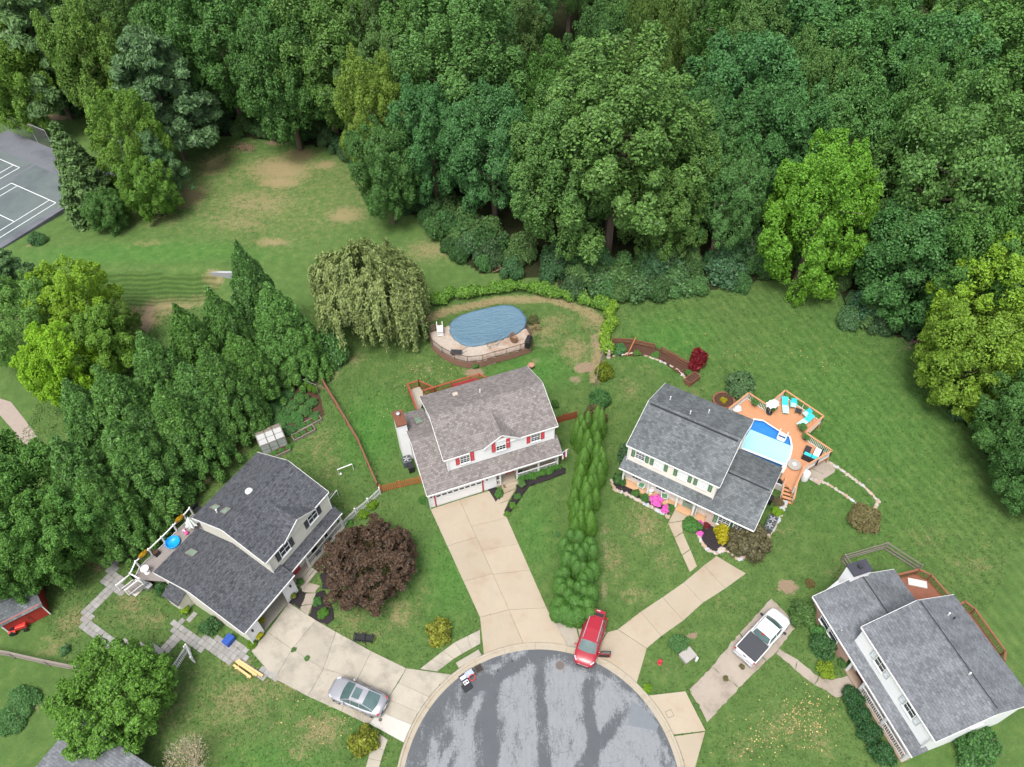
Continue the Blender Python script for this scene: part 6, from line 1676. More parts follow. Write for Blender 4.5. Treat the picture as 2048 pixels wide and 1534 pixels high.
# stone edging
STONE = [M('edging_stone', (.42, .36, .31), .9, .2, 4, .03, 8), M('edging_stone_grey', (.40, .41, .42), .9, .2, 4, .03, 8), M('edging_stone_rust', (.40, .29, .22), .9, .2, 4, .03, 8)]
def stones(pts, label, n, s=.3, seed=1):
    rnd = random.Random(seed); root = thing('stone_edging', label, 'edging', (0, 0, 0))
    W2 = wline(pts); L = [math.dist(a, b) for a, b in zip(W2[:-1], W2[1:])]; T = sum(L)
    protos = []
    for k in range(5):
        b = MB(); b.lathe([(.0, -.2), (.75, -.15), (1.0, .1), (.8, .45), (.35, .6), (.0, .62)], 8, cap=False)
        b.v = [(x*(1+rnd.uniform(-.18, .18)), y*(1+rnd.uniform(-.18, .18)), z*(1+rnd.uniform(-.15, .15))) for x, y, z in b.v]; protos.append(b)
    me = [[p.mesh('stone', m_) for m_ in STONE] for p in protos]
    for i in range(n):
        d = T*(i+.5)/n
        for (a, b_), l in zip(zip(W2[:-1], W2[1:]), L):
            if d <= l: q = lerp(a, b_, d/l); break
            d -= l
        k = rnd.uniform(.7, 1.25)*s*.5
        put(rnd.choice(rnd.choice(me)), 'stone', root, (q[0]+rnd.uniform(-.05, .05), q[1]+rnd.uniform(-.05, .05), 0), rnd.uniform(0, 6), (k*1.25, k*.9, k))
stones([(1222,958),(1228,978),(1262,993),(1300,1013),(1338,1034)], 'row of edging stones along the porch bed with pink flowers', 30, .36, 2)
stones([(1396,1066),(1402,1084),(1416,1100),(1432,1106)], 'curve of edging stones round the dark mulch by the walk', 16, .34, 3)
stones([(1432,1107),(1446,1098),(1462,1105),(1478,1120),(1500,1106),(1520,1090),(1533,1078)], 'large edging stones at the top of the tan driveway', 26, .46, 4)
stones([(1533,1076),(1545,1060),(1553,1042),(1562,1022),(1572,1005)], 'edging stones beside the air conditioners', 18, .5, 5)
stones([(1225,712),(1262,707),(1292,711),(1325,724),(1352,738),(1368,752),(1382,770)], 'curved row of small stones edging the far flower bed', 40, .3, 6)
stones([(1660,925),(1690,945),(1730,975),(1757,1002),(1748,1018)], 'low stone kerb curving across the lawn from the patio', 62, .3, 7)
stones([(1620,958),(1652,966),(1690,990),(1715,1008)], 'low stone row from the patio towards the ornamental grass', 34, .27, 8)
# statue by the vine fence, bird bath style
o = thing('garden_statue', 'small stone statue on a plinth by the vine fence', 'statue', gp(1217,716)); MB().lathe([(.25, 0), (.25, .2), (.15, .25), (.2, .6), (.22, .8), (.1, .95), (.14, 1.05), (.12, 1.2), (.02, 1.28)], 12).build('figure', M('statue_stone', (.42, .33, .29), .9, .15, 5), o, True)
o = thing('roof_corner_shed', 'grey shingled roof corner at the bottom left edge', 'house', (*G(262,1530,3), 0), R(-28)); b = MB(); b.poly([(-6, -7, 3.0), (1.6, -7, 3.0), (1.6, .6, 3.0), (-6, .6, 3.0)], [(0, 0), (7.6, 0), (7.6, 7.6), (0, 7.6)]); b.build('roof', ROOF4, o); MB().box(1.6, 1.68, -7, .68, 2.85, 2.98).build('gutter', WHITE, o); MB().box(-5.8, 1.4, -6.8, .4, 0, 2.9).build('wall', WHITE_S, o)
# ------------------------------------------------------------------ vehicles: x forward, y left, z up
def paint(name, col, metal=.3, rough=.28):
    mm, t, p = nodes(name)
    t.links.new(mixc(t, noise(t, coord(t), 1.2, 3), mul(col, .94), mul(col, 1.05)), p.inputs['Base Color'])
    p.inputs['Metallic'].default_value = metal; p.inputs['Roughness'].default_value = rough; p.inputs['Coat Weight'].default_value = .3; p.inputs['Coat Roughness'].default_value = .08
    return mm
TYRE = M('tyre_rubber', (.016, .016, .017), .85, .2, 8); RIM = M('alloy_rim', (.45, .46, .48), .35, .08, 6, metal=.7)
CGLASS = glassmat('car_glass', (.06, .10, .10), .05); LAMP = M('headlamp_lens', (.42, .44, .46), .15, .05, 8, spec=.6); TAIL = M('tail_lamp', (.38, .012, .012), .2, .1, 8, spec=.6)
TRIM = M('black_trim', (.02, .02, .022), .5, .15, 6)
def catmull(st, n):
    out = []
    for i in range(len(st)-1):
        p0, p1, p2, p3 = st[max(i-1, 0)], st[i], st[i+1], st[min(i+2, len(st)-1)]
        for k in range(n):
            t = k/n; out.append(tuple(.5*((2*b)+(-a+c)*t+(2*a-5*b+4*c-d)*t*t+(-a+3*b-3*c+d)*t**3) for a, b, c, d in zip(p0, p1, p2, p3)))
    out.append(tuple(st[-1])); return out
def loft_body(st, mat, root, name='body'):
    """st: x, half width, sill z, shoulder z, deck z"""
    S2 = catmull(st, 3); b = MB(); vs = []; m_ = 13
    for x, w, zb, zs, zt in S2:
        half = [(w*.80, zb), (w*.96, zb+.10), (w, zb+(zs-zb)*.5), (w*.985, zs-.03), (w*.93, zs+.015), (w*.72, zt), ]
        ring = [(-y, z) for y, z in half] + [(0, zt+.025)] + [(y, z) for y, z in reversed(half)]
        vs += [(x, -y, z) for y, z in ring]
    n = len(S2); fs = []
    for i in range(n-1):
        for k in range(m_-1): fs.append((i*m_+k, i*m_+k+1, (i+1)*m_+k+1, (i+1)*m_+k))
        fs.append((i*m_+m_-1, i*m_, (i+1)*m_, (i+1)*m_+m_-1))
    fs.append(tuple(range(m_))); fs.append(tuple((n-1)*m_+k for k in range(m_-1, -1, -1)))
    b.faces(vs, [tuple(reversed(f)) for f in fs]); return b.build(name, mat, root, smooth=True)
def greenhouse_car(gs, root, pm, sunroof=None, rails=False, pillars=()):
    """gs: x, base half width, base z, roof half width, roof z (front to rear); first and last have roof z == base z"""
    def top(a, c, mat, name, lift=0.0):
        b = MB(); k = 6; vs = []
        for x, wb, zb, wr, zr in (a, c):
            for i in range(k+1):
                s = -1+2*i/k; vs.append((x+(.10*(1-s*s) if abs(zr-zb) < .01 else 0)*(1 if x > 0 else -1), s*wr, zr+.035*(1-s*s)+lift))
        b.faces(vs, [(i, i+1, k+1+i+1, k+1+i) for i in range(k)]); return b.build(name, mat, root, smooth=True)
    top(gs[0], gs[1], CGLASS, 'windshield')
    for a, c in zip(gs[1:-2], gs[2:-1]): r_ = top(a, c, pm, 'roof')
    top(gs[-2], gs[-1], CGLASS, 'rear_window')
    for s in (-1, 1):
        b = MB()
        lo = [(x, s*wb, zb) for x, wb, zb, wr, zr in gs]; hi = [(x, s*wr, zr) for x, wb, zb, wr, zr in gs]
        for i in range(len(gs)-1):
            q = [lo[i], lo[i+1], hi[i+1], hi[i]]
            q = [q[j] for j in range(4) if q[j] != q[j-1]]
            b.poly(q if s < 0 else q[::-1])
        b.build('side_window', CGLASS, root)
        p = MB()
        for i in range(len(gs)-1): p.bar((hi[i][0], hi[i][1]*1.005, hi[i][2]), (hi[i+1][0], hi[i+1][1]*1.005, hi[i+1][2]), .07, .06)
        for x in pillars:
            for (a, c, d, e) in zip(lo[:-1], lo[1:], hi[:-1], hi[1:]):
                if min(a[0], c[0]) <= x <= max(a[0], c[0]):
                    t = (x-a[0])/(c[0]-a[0]); p.bar(tuple(a[j]+(c[j]-a[j])*t for j in range(3)), tuple(d[j]+(e[j]-d[j])*t for j in range(3)), .07, .03)
        p.build('pillar', pm, root)
        if rails: MB().bar((gs[1][0]-.1, s*(gs[1][3]-.05), gs[1][4]+.07), (gs[-2][0]+.1, s*(gs[-2][3]-.05), gs[-2][4]+.07), .05, .05).build('roof_rail', RIM, root)
    if sunroof:
        x0, x1, w = sunroof; z = max(q[4] for q in gs)+.05; MB().prism([(x0, -w), (x1, -w), (x1, w), (x0, w)], z-.02, z).build('sunroof', CGLASS, root)
def wheels(root, xs, y, r, w=.21):
    for x in xs:
        for s in (-1, 1):
            o = MB().tube([(x, s*(y-w), r), (x, s*y, r)], r, 20).build('wheel', TYRE, root)
            MB().tube([(x, s*(y-.02), r), (x, s*(y+.012), r)], r*.66, 16).build('rim', RIM, o)
            MB().tube([(x, s*(y-w-.01), r), (x, s*(y-.03), r)], r*1.12, 16).build('wheel_arch', TRIM, root)
def place(px0, py0, px1, py1, z=.6):
    a, b = G(px0, py0, z), G(px1, py1, z); return ((a[0]+b[0])/2, (a[1]+b[1])/2, .06), math.atan2(b[1]-a[1], b[0]-a[0])
def sedan():
    loc, th = place(769,1416, 663,1372)
    o = thing('parked_car', 'silver four door sedan with sunroof parked on the left driveway', 'car', loc, th)
    P = paint('silver_paint', (.33, .33, .35), .45, .3)
    loft_body([(-2.36, .62, .42, .72, .84), (-2.22, .80, .28, .82, .98), (-1.7, .91, .22, .90, 1.04), (-.8, .93, .20, .92, 1.00), (.3, .93, .20, .90, .98), (1.0, .925, .20, .86, .95), (1.6, .90, .22, .80, .86), (2.1, .80, .26, .68, .72), (2.30, .62, .34, .58, .62), (2.36, .45, .40, .54, .57)], P, o)
    greenhouse_car([(1.08, .80, .96, .76, .96), (.32, .81, .97, .62, 1.40), (-.3, .81, .98, .61, 1.44), (-.85, .81, 1.0, .58, 1.40), (-1.75, .76, 1.03, .66, 1.03)], o, P, (-.42, .18, .40), pillars=(.15, -.6))
    wheels(o, (1.42, -1.40), .915, .33)
    for s in (-1, 1):
        MB().bar((2.12, s*.62, .66), (1.85, s*.80, .72), .20, .12).build('headlight', LAMP, o); MB().bar((-2.27, s*.55, .86), (-2.15, s*.80, .88), .10, .14).build('taillight', TAIL, o)
        MB().cbox((.72, s*.99, 1.0), (.16, .20, .13)).build('mirror', P, o, bevel=.03)
        for x in (.25, -.75): MB().cbox((x, s*.935, .82), (.18, .03, .03)).build('door_handle', RIM, o)
        for x in (.9, -.05, -.95): MB().bar((x, s*.936, .35), (x-.02, s*.925, .88), .012, .008).build('door_seam', TRIM, o)
    MB().cbox((2.30, 0, .5), (.1, .8, .18)).build('grille', TRIM, o); MB().cbox((-2.36, 0, .68), (.03, .5, .13)).build('number_plate', WHITE, o)
def suv():
    loc, th = place(1194,1238, 1167,1324, .7)
    o = thing('parked_car', 'red sport utility car with driver door and tailgate open by the hedge', 'car', loc, th); o.scale = (.94, .96, .96)
    P = paint('red_paint', (.27, .006, .018), .0, .35)
    loft_body([(-2.28, .70, .45, .95, 1.05), (-2.15, .86, .32, 1.0, 1.10), (-1.5, .93, .26, 1.02, 1.12), (-.4, .94, .25, 1.02, 1.10), (.6, .94, .25, 1.0, 1.08), (1.15, .935, .26, .98, 1.06), (1.75, .91, .28, .92, .98), (2.12, .80, .32, .80, .84), (2.28, .60, .38, .66, .70), (2.32, .45, .42, .60, .64)], P, o)
    greenhouse_car([(1.22, .80, 1.07, .77, 1.07), (.50, .82, 1.08, .66, 1.62), (-.6, .82, 1.09, .65, 1.68), (-1.75, .80, 1.10, .62, 1.62), (-2.1, .76, 1.08, .68, 1.08)], o, P, None, True, pillars=(.25, -.55, -1.4))
    wheels(o, (1.38, -1.36), .925, .36)
    for s in (-1, 1):
        MB().bar((2.10, s*.60, .80), (1.80, s*.82, .88), .16, .12).build('headlight', LAMP, o); MB().cbox((.95, s*1.02, 1.12), (.15, .22, .16)).build('mirror', P, o, bevel=.03)
        MB().bar((-2.2, s*.78, .95), (-2.1, s*.86, 1.2), .1, .1).build('taillight', TAIL, o)
    for y in (-.3, -.1, .1, .3): MB().bar((1.3, y, 1.075), (2.0, y*.85, .95), .02, .02).build('bonnet_crease', P, o)
    MB().cbox((2.27, 0, .62), (.1, .85, .16)).build('grille', RIM, o); MB().cbox((2.28, 0, .42), (.1, 1.1, .12)).build('bumper', TRIM, o)
    # driver door swung open on the left side of the car
    hx, hy = 1.02, .95; a = R(112); dx, dy = -math.cos(R(180)-a), math.sin(R(180)-a)
    dv = Vector((-math.cos(R(72)), math.sin(R(72)), 0)); n_ = Vector((dv.y, -dv.x, 0))
    d = MB(); A = Vector((hx, hy, .3)); L = 1.05
    d.bar(A+Vector((0, 0, .32)), A+dv*L+Vector((0, 0, .32)), .08, .68); dr = d.build('open_door', P, o)
    w = MB(); Z0 = Vector((0, 0, .68)); w.bar(A+Z0, A+dv*.35+Vector((0, 0, 1.22)), .05, .05); w.bar(A+dv*.35+Vector((0, 0, 1.22)), A+dv*L*.97+Vector((0, 0, 1.22)), .05, .05); w.bar(A+dv*L*.97+Vector((0, 0, .66)), A+dv*L*.97+Vector((0, 0, 1.22)), .05, .05); w.build('window_frame', TRIM, dr)
    g = MB(); g.poly([A+Z0+dv*.03, A+Z0+dv*L*.95, A+dv*L*.95+Vector((0, 0, 1.2)), A+dv*.36+Vector((0, 0, 1.2))]); g.build('pane', CGLASS, dr)
    i_ = MB(); i_.bar(A+dv*.1-n_*.05*0+Vector((0, 0, .32)), A+dv*.95+Vector((0, 0, .32)), .11, .5); i_.build('door_lining', TRIM, dr)
    # raised tailgate
    t = MB(); t.faces([(-1.75, -.62, 1.68), (-1.75, .62, 1.68), (-2.42, .60, 1.66), (-2.42, -.60, 1.66), (-1.75, -.62, 1.74), (-1.75, .62, 1.74), (-2.42, .60, 1.72), (-2.42, -.60, 1.72)], [(0, 1, 2, 3), (7, 6, 5, 4), (0, 4, 5, 1), (1, 5, 6, 2), (2, 6, 7, 3), (3, 7, 4, 0)])
    tg = t.build('tailgate', P, o); MB().poly([(-1.82, -.52, 1.748), (-2.12, -.52, 1.739), (-2.12, .52, 1.739), (-1.82, .52, 1.748)]).build('rear_glass', TRIM, tg); MB().cbox((-2.32, 0, 1.725), (.08, .3, .03)).build('number_plate', GREYSH, tg)
def pickup():
    loc, th = place(1487,1315, 1567,1226, .8)
    o = thing('pickup_truck', 'white pickup truck with black bed cover on the cracked driveway', 'truck', loc, th)
    P = paint('white_paint', (.60, .60, .62), .0, .3)
    loft_body([(.30, .96, .35, 1.08, 1.12), (.9, .965, .33, 1.08, 1.12), (1.35, .96, .34, 1.06, 1.11), (1.9, .93, .36, 1.02, 1.08), (2.3, .84, .40, .95, 1.00), (2.5, .66, .46, .85, .88), (2.56, .5, .5, .8, .83)], P, o, 'bonnet')
    MB().box(-.62, .40, -.95, .95, .38, 1.12).build('cab_body', P, o, bevel=.05)
    greenhouse_car([(1.42, .80, 1.11, .78, 1.11), (.82, .84, 1.12, .68, 1.66), (.2, .84, 1.12, .68, 1.70), (-.40, .84, 1.12, .67, 1.66), (-.62, .82, 1.12, .76, 1.12)], o, P, pillars=(.35,))
    MB().cbox((-.47, 0, 1.64), (.1, .3, .05)).build('brake_light', TAIL, o)
    bd = MB(); bd.box(-2.55, -.66, .90, .97, .5, 1.10); bd.box(-2.55, -.66, -.97, -.90, .5, 1.10); bd.box(-2.60, -2.551, -.97, .97, .5, 1.08); bd.box(-.72, -.661, -.90, .90, .5, 1.09); bd.box(-2.55, -.72, -.90, .90, .5, .6)
    bd.build('truck_bed', P, o)
    MB().box(-2.50, -.70, -.88, .88, 1.05, 1.13).build('bed_cover', M('tonneau_vinyl', (.045, .048, .055), .6, .12, 5, .004, 50), o)
    tg = MB().box(-2.66, -2.601, -.80, .80, .55, 1.10).build('tailgate', P, o); MB().box(-2.69, -2.661, -.12, .12, .92, 1.0).build('handle', TRIM, tg)
    for s in (-1, 1):
        MB().box(-2.655, -2.602, s*.89-.07, s*.89+.07, .75, 1.07).build('taillight', TAIL, o); MB().bar((2.38, s*.55, .82), (2.15, s*.85, .88), .2, .18).build('headlight', LAMP, o)
        MB().cbox((1.1, s*1.1, 1.18), (.14, .26, .2)).build('mirror', TRIM, o, bevel=.03); MB().cbox((-.2, s*.96, .95), (.18, .03, .04)).build('door_handle', TRIM, o)
    MB().box(-2.85, -2.70, -.92, .92, .45, .60).build('rear_bumper', RIM, o); MB().cbox((2.55, 0, .5), (.12, 1.5, .16)).build('front_bumper', RIM, o); MB().cbox((-2.70, 0, .68), (.02, .45, .12)).build('number_plate', WHITE, o)
    wheels(o, (1.65, -1.65), .955, .38, .24)
sedan(); suv(); pickup()
# ------------------------------------------------------------------ vegetation
rng = np.random.default_rng(11)
def unit(v): return v/np.maximum(np.linalg.norm(v, axis=-1, keepdims=True), 1e-9)
def cards(name, P, Nrm, size, mat, aspect=1.5, droop=None, jitter=.5):
    """leaf clumps: one small bent diamond per point, facing roughly along Nrm"""
    n = len(P)
    Nn = unit(Nrm + rng.normal(0, jitter, (n, 3)))
    ref = rng.normal(0, 1, (n, 3)) if droop is None else np.tile(np.array(droop, float), (n, 1))+rng.normal(0, .25, (n, 3))
    T = unit(ref - (ref*Nn).sum(1, keepdims=True)*Nn); B = np.cross(Nn, T)
    s = (size*rng.uniform(.65, 1.35, n))[:, None] if np.isscalar(size) else (size*rng.uniform(.7, 1.3, n))[:, None]
    a = P - T*s*aspect*.5; c = P + T*s*aspect*.5 - Nn*s*.18; b = P + B*s*.5 - Nn*s*.08; d = P - B*s*.5 - Nn*s*.08
    V = np.stack([a, b, c, d], 1).reshape(-1, 3)
    me = bpy.data.meshes.new(name)
    me.vertices.add(4*n); me.vertices.foreach_set('co', V.astype(np.float32).ravel())
    me.loops.add(4*n); me.loops.foreach_set('vertex_index', np.arange(4*n, dtype=np.int32))
    me.polygons.add(n); me.polygons.foreach_set('loop_start', np.arange(0, 4*n, 4, dtype=np.int32))
    me.materials.append(mat); me.update(); me.validate()
    return me
def sphere_pts(n):
    v = rng.normal(0, 1, (n, 3)); return unit(v)
def lobes_pts(C, Rr, n, squash=1.0, cover=.9, centre=None):
    """points on the outer skin of a cluster of lobes, with outward normals"""
    w = Rr**2; k = rng.choice(len(C), n, p=w/w.sum())
    d = sphere_pts(n); d[:, 2] = np.where(d[:, 2] < -.35, -d[:, 2], d[:, 2])
    r = Rr[k]*(rng.uniform(.55, 1.0, n)**.6)*rng.choice([1.0, 1.0, 1.0, 1.13], n)
    P = C[k] + d*r[:, None]*np.array([1, 1, squash])
    # throw away points buried in other lobes
    keep = np.ones(n, bool)
    for c, q in zip(C, Rr):
        dd = (P-c)/np.array([1, 1, squash]); keep &= ~((dd**2).sum(1) < (q*.62)**2)
    P, d = P[keep], d[keep]
    nrm = unit(d + np.array([0, 0, .55]))
    return P, nrm
def crown_round(seed, n, leaf, mat, h=1.0, nl=34, lo=.22, hi=.36, shape='oak'):
    """crown of unit radius; z from 0 (bottom) to about 2*h"""
    global rng; rng = np.random.default_rng(seed)
    C, Rr = [], []
    for i in range(nl):
        f = (i+.5)/nl; 
        if shape == 'poplar':
            z = -.9+1.8*f; rad = math.sqrt(max(0, 1-(z*.86)**2))*(.82-.22*max(0, z)); a = i*2.4+rng.uniform(-.3, .3)
        elif shape == 'spread':
            z = -.5+1.35*f; rad = math.sqrt(max(0, 1-(z*.9)**2))*.78; a = i*2.4+rng.uniform(-.4, .4)
        else:
            z = -.75+1.6*f; rad = math.sqrt(max(0, 1-(z*.95)**2))*.74; a = i*2.4+rng.uniform(-.4, .4)
        rad *= rng.uniform(.75, 1.12)
        C.append((rad*math.cos(a), rad*math.sin(a), z*h*rng.uniform(.9, 1.08))); Rr.append(rng.uniform(lo, hi))
    C.append((0, 0, .62*h)); Rr.append(hi); C.append((0, 0, 0)); Rr.append(.55)
    for i in range(nl//2):
        j = rng.integers(0, nl); d = unit(np.array(C[j])+np.array([0, 0, .35])+rng.normal(0, .35, 3)); C.append(tuple(np.array(C[j])+d*Rr[j]*.85)); Rr.append(rng.uniform(.10, .19))
    C = np.array(C); Rr = np.array(Rr); sq = 1.3 if shape == 'poplar' else 1.0; ts = {'poplar': 2.0, 'spread': 1.15}.get(shape, 1.45)
    # every lobe carries upright tufts on its lit side; leaves sit on the tufts, with some on the lobe behind them
    nt_ = 7; k = np.repeat(np.arange(len(C)), nt_); out = unit(C[k]+np.array([0, 0, .5])); d0 = unit(out*.7+rng.normal(0, .75, (len(k), 3))+np.array([0, 0, .3]))
    TC = C[k]+d0*(Rr[k]*rng.uniform(.7, 1.05, len(k)))[:, None]*np.array([1, 1, sq]); TR = Rr[k]*rng.uniform(.28, .48, len(k))
    n1 = int(n*.72); w = TR**1.6; q = rng.choice(len(TC), n1, p=w/w.sum()); d = sphere_pts(n1); d[:, 2] = np.where(d[:, 2] < -.3, -d[:, 2], d[:, 2])
    f = rng.uniform(.4, 1.0, n1)**.6; P1 = TC[q]+d*(TR[q]*f)[:, None]*np.array([1, 1, ts])
    n2 = n-n1; q2 = rng.choice(len(C), n2, p=Rr**2/(Rr**2).sum()); d2 = sphere_pts(n2); P2 = C[q2]+d2*(Rr[q2]*rng.uniform(.75, 1.0, n2))[:, None]*np.array([1, 1, sq])
    P = np.concatenate([P1, P2]); D = np.concatenate([d, d2]); keep = np.ones(len(P), bool)
    for c, r_ in zip(C, Rr): keep &= ((((P-c)/np.array([1, 1, sq]))**2).sum(1) > (r_*.66)**2)
    P, D = P[keep], D[keep]; nn = unit(D*.8+unit(P)*.35+np.array([0, 0, .45]))
    P[:, 2] += h
    return cards('crown', P, nn, leaf, mat, 1.7, None, .5)
def crown_conifer(seed, n, leaf, mat, layers=13, kind='spruce'):
    """unit radius at base, height 2.4; drooping or upswept boughs in whorls"""
    global rng; rng = np.random.default_rng(seed)
    P, Nn = [], []
    H_ = 2.5
    per = n//(layers*7)
    for i in range(layers):
        f = i/(layers-1); z0 = .12+(H_-.2)*f
        rad = (1-f)**.85*.98+.05
        nb = 7 if i < layers-2 else 4
        for k in range(nb):
            a = 2*math.pi*k/nb+i*.9+rng.uniform(-.2, .2); L = rad*rng.uniform(.8, 1.12); m_ = int(per*(.35+1.2*(1-f)))+6
            t = rng.uniform(.12, 1, m_)**.8; w = (.26*L*(1-t)+.07)*rng.normal(0, .8, m_)
            if kind == 'spruce': zz = z0-.26*L*t**1.5+.06*t
            elif kind == 'pine': zz = z0+.10*L*np.sin(t*2.6)
            else: zz = z0+.22*L*t
            x = L*t*math.cos(a)-w*math.sin(a); y = L*t*math.sin(a)+w*math.cos(a)
            P.append(np.stack([x, y, zz-np.abs(w)*.3+rng.normal(0, .035, m_)], 1)); Nn.append(np.tile([math.cos(a)*.5, math.sin(a)*.5, .9], (m_, 1)))
    return cards('crown', np.concatenate(P), np.concatenate(Nn), leaf, mat, 1.9, None, .45)
def crown_pine(seed, n, leaf, mat):
    global rng; rng = np.random.default_rng(seed)
    C, Rr = [], []
    for i in range(130):
        f = rng.uniform(0, 1)**.9; z = .1+1.75*f; rad = ((1-f)**.55*.9+.05)*rng.uniform(.45, 1.1); a = rng.uniform(0, 6.28)
        C.append((rad*math.cos(a), rad*math.sin(a), z+.12*rad)); Rr.append(rng.uniform(.10, .19)*(1.1-.4*f))
    C.append((0, 0, .6)); Rr.append(.4); C.append((0, 0, 1.2)); Rr.append(.28)
    P, nn = lobes_pts(np.array(C), np.array(Rr), n, .62)
    return cards('crown', P, nn, leaf, mat, 2.2, None, .5)
def crown_cypress(seed, n, leaf, mat):
    """broad billowing evergreen: upswept plumes over a cone"""
    global rng; rng = np.random.default_rng(seed)
    C, Rr = [], []
    for i in range(250):
        f = rng.uniform(0, 1)**.85; z = .06+1.9*f; rad = ((1-f)**.7*.9+.02)*rng.uniform(.84, 1.1); a = rng.uniform(0, 6.28)
        C.append((rad*math.cos(a), rad*math.sin(a), z)); Rr.append(rng.uniform(.06, .125)*(1.15-.4*f))
    C.append((0, 0, .6)); Rr.append(.55); C.append((0, 0, 1.2)); Rr.append(.38); C.append((0, 0, 1.95)); Rr.append(.12); C.append((.03, 0, 2.12)); Rr.append(.07)
    P, nn = lobes_pts(np.array(C), np.array(Rr), n, 1.7)
    up = unit(nn*.8+np.array([0, 0, .5]))
    return cards('crown', P, up, leaf, mat, 2.5, None, .5)
def crown_pointed(seed, n, leaf, mat, tips, rmin=.25, rmax=.34, blunt=False):
    """clump of tight flame-shaped spires; unit spread, height 2"""
    global rng; rng = np.random.default_rng(seed)
    P, Nn = [], []
    for x0, y0, hh, rr in tips:
        m_ = int(n*hh*rr/sum(t[2]*t[3] for t in tips))
        f = rng.uniform(0, 1, m_)**.85
        prof = rr*(np.sqrt(np.clip(1-f**3.2, 0, 1)) if blunt else np.clip(1-f, 0, 1)**.62*1.12)*(.72+.35*np.minimum(1, f*3))
        a = rng.uniform(0, 6.283, m_); rad = prof*rng.uniform(.93, 1.03, m_)
        # vertical ribs
        rad *= 1+.06*np.sin(a*9+f*6+x0*20)+.05*np.sin(f*21+a*3)
        P.append(np.stack([x0+rad*np.cos(a), y0+rad*np.sin(a), hh*f], 1)); Nn.append(np.stack([np.cos(a), np.sin(a), .25+.8*f], 1))
    return cards('crown', np.concatenate(P), np.concatenate(Nn), leaf, mat, 2.0, (0, 0, 1), .22)
def crown_willow(seed, n, leaf, mat):
    """several drooping heads of different height; strands hang in curtains with gaps"""
    global rng; rng = np.random.default_rng(seed)
    P, Nn = [], []
    heads = [(0, 0, 1.8, .5), (.45, .2, 1.5, .42), (-.45, .15, 1.55, .45), (.1, -.5, 1.35, .42), (-.3, -.4, 1.3, .4), (.5, -.35, 1.2, .38), (.0, .5, 1.4, .45), (-.7, -.1, 1.15, .32), (.75, .05, 1.1, .32)]
    ns = 70; m_ = n//(ns*len(heads))
    for hx, hy, hz, hr in heads:
        for i in range(ns):
            a = rng.uniform(0, 6.283); r0 = math.sqrt(rng.uniform(0, 1))
            top = hz-.28*r0**2*hr/.4+rng.normal(0, .05); L = rng.uniform(.35, 1.15)*(.35+.7*r0)
            t = rng.uniform(0, 1, m_); rx = hr*(r0*.9+.22*np.sin(np.minimum(t*2, 1)*1.57)*r0)
            P.append(np.stack([hx+rx*math.cos(a)+rng.normal(0, .022, m_), hy+rx*math.sin(a)+rng.normal(0, .022, m_), np.maximum(top-L*t**1.3, .1)], 1)); Nn.append(np.tile([math.cos(a)*.7, math.sin(a)*.7, .7], (m_, 1)))
    return cards('crown', np.concatenate(P), np.concatenate(Nn), leaf, mat, 3.0, (0, 0, -1), .5)
def crown_sparse(seed, n, leaf, mat):
    global rng; rng = np.random.default_rng(seed)
    P = rng.normal(0, 1, (n, 3)); P = unit(P)*rng.uniform(.45, 1, n)[:, None]*np.array([1, 1, .8]); P[:, 2] += .85
    return cards('crown', P, unit(P), leaf, mat, 2.2, None, .9)
def shrub_mesh(seed, n, leaf, mat, nl=14):
    global rng; rng = np.random.default_rng(seed)
    C = unit(rng.normal(0, 1, (nl, 3))); C[:, 2] = np.abs(C[:, 2])*.8; C *= rng.uniform(.35, .72, nl)[:, None]; Rr = rng.uniform(.26, .42, nl)
    C = np.vstack([C, [[0, 0, .3]]]); Rr = np.append(Rr, .5)
    P, nn = lobes_pts(C, Rr, n, .95); P[:, 2] = np.maximum(P[:, 2]+.1, .02)
    return cards('foliage', P, nn, leaf, mat, 1.4)
def branchy(seed, H_, r, spread, n=7, wood=None, name='trunk'):
    rnd = random.Random(seed); b = MB()
    b.tube([(0, 0, -.1), (rnd.uniform(-.02, .02)*H_, 0, H_*.35), (rnd.uniform(-.04, .04)*H_, rnd.uniform(-.03, .03)*H_, H_*.8)], [r, r*.75, r*.25], 7)
    for i in range(n):
        a = i*2.4; z = H_*(.28+.5*i/n); L = spread*rnd.uniform(.6, .95)
        p1 = (L*.5*math.cos(a), L*.5*math.sin(a), z+L*.35); p2 = (L*math.cos(a+.2), L*math.sin(a+.2), z+L*.55)
        b.tube([(0, 0, z), p1, p2], [r*.42, r*.26, r*.08], 5)
    return b.mesh(name, wood)
WOODM = M('bark', (.14, .105, .08), .95, .3, 5, .03, 12)
WOODG = M('grey_bark', (.30, .275, .25), .95, .25, 5, .03, 12)
LEAF = leafmat('broad_leaf', (.064, .152, .052), (.104, .205, .072), .32, .38)
LEAFD = leafmat('dark_leaf', (.046, .112, .050), (.072, .150, .062), .24, .38)
NEEDLE = leafmat('conifer_needle', (.062, .122, .064), (.092, .158, .080), .2, .4)
CYPL = leafmat('cypress_spray', (.046, .122, .038), (.076, .168, .050), .2, .45)
ARB = leafmat('arborvitae_spray', (.046, .126, .014), (.072, .170, .020), .10, .45)
JUN = leafmat('juniper_spray', (.040, .116, .020), (.064, .158, .028), .10, .45)
YEL = leafmat('yellow_green_leaf', (.150, .165, .012), (.23, .215, .016), .32, .35)
WIL = leafmat('willow_leaf', (.145, .205, .092), (.195, .252, .128), .3, .35)
PUR = leafmat('purple_leaf', (.036, .022, .020), (.066, .045, .038), .12, .55)
OLIVE = leafmat('olive_leaf', (.085, .085, .045), (.130, .115, .065), .22, .35)
REDL = leafmat('red_leaf', (.16, .012, .022), (.26, .025, .035), .25, .4)
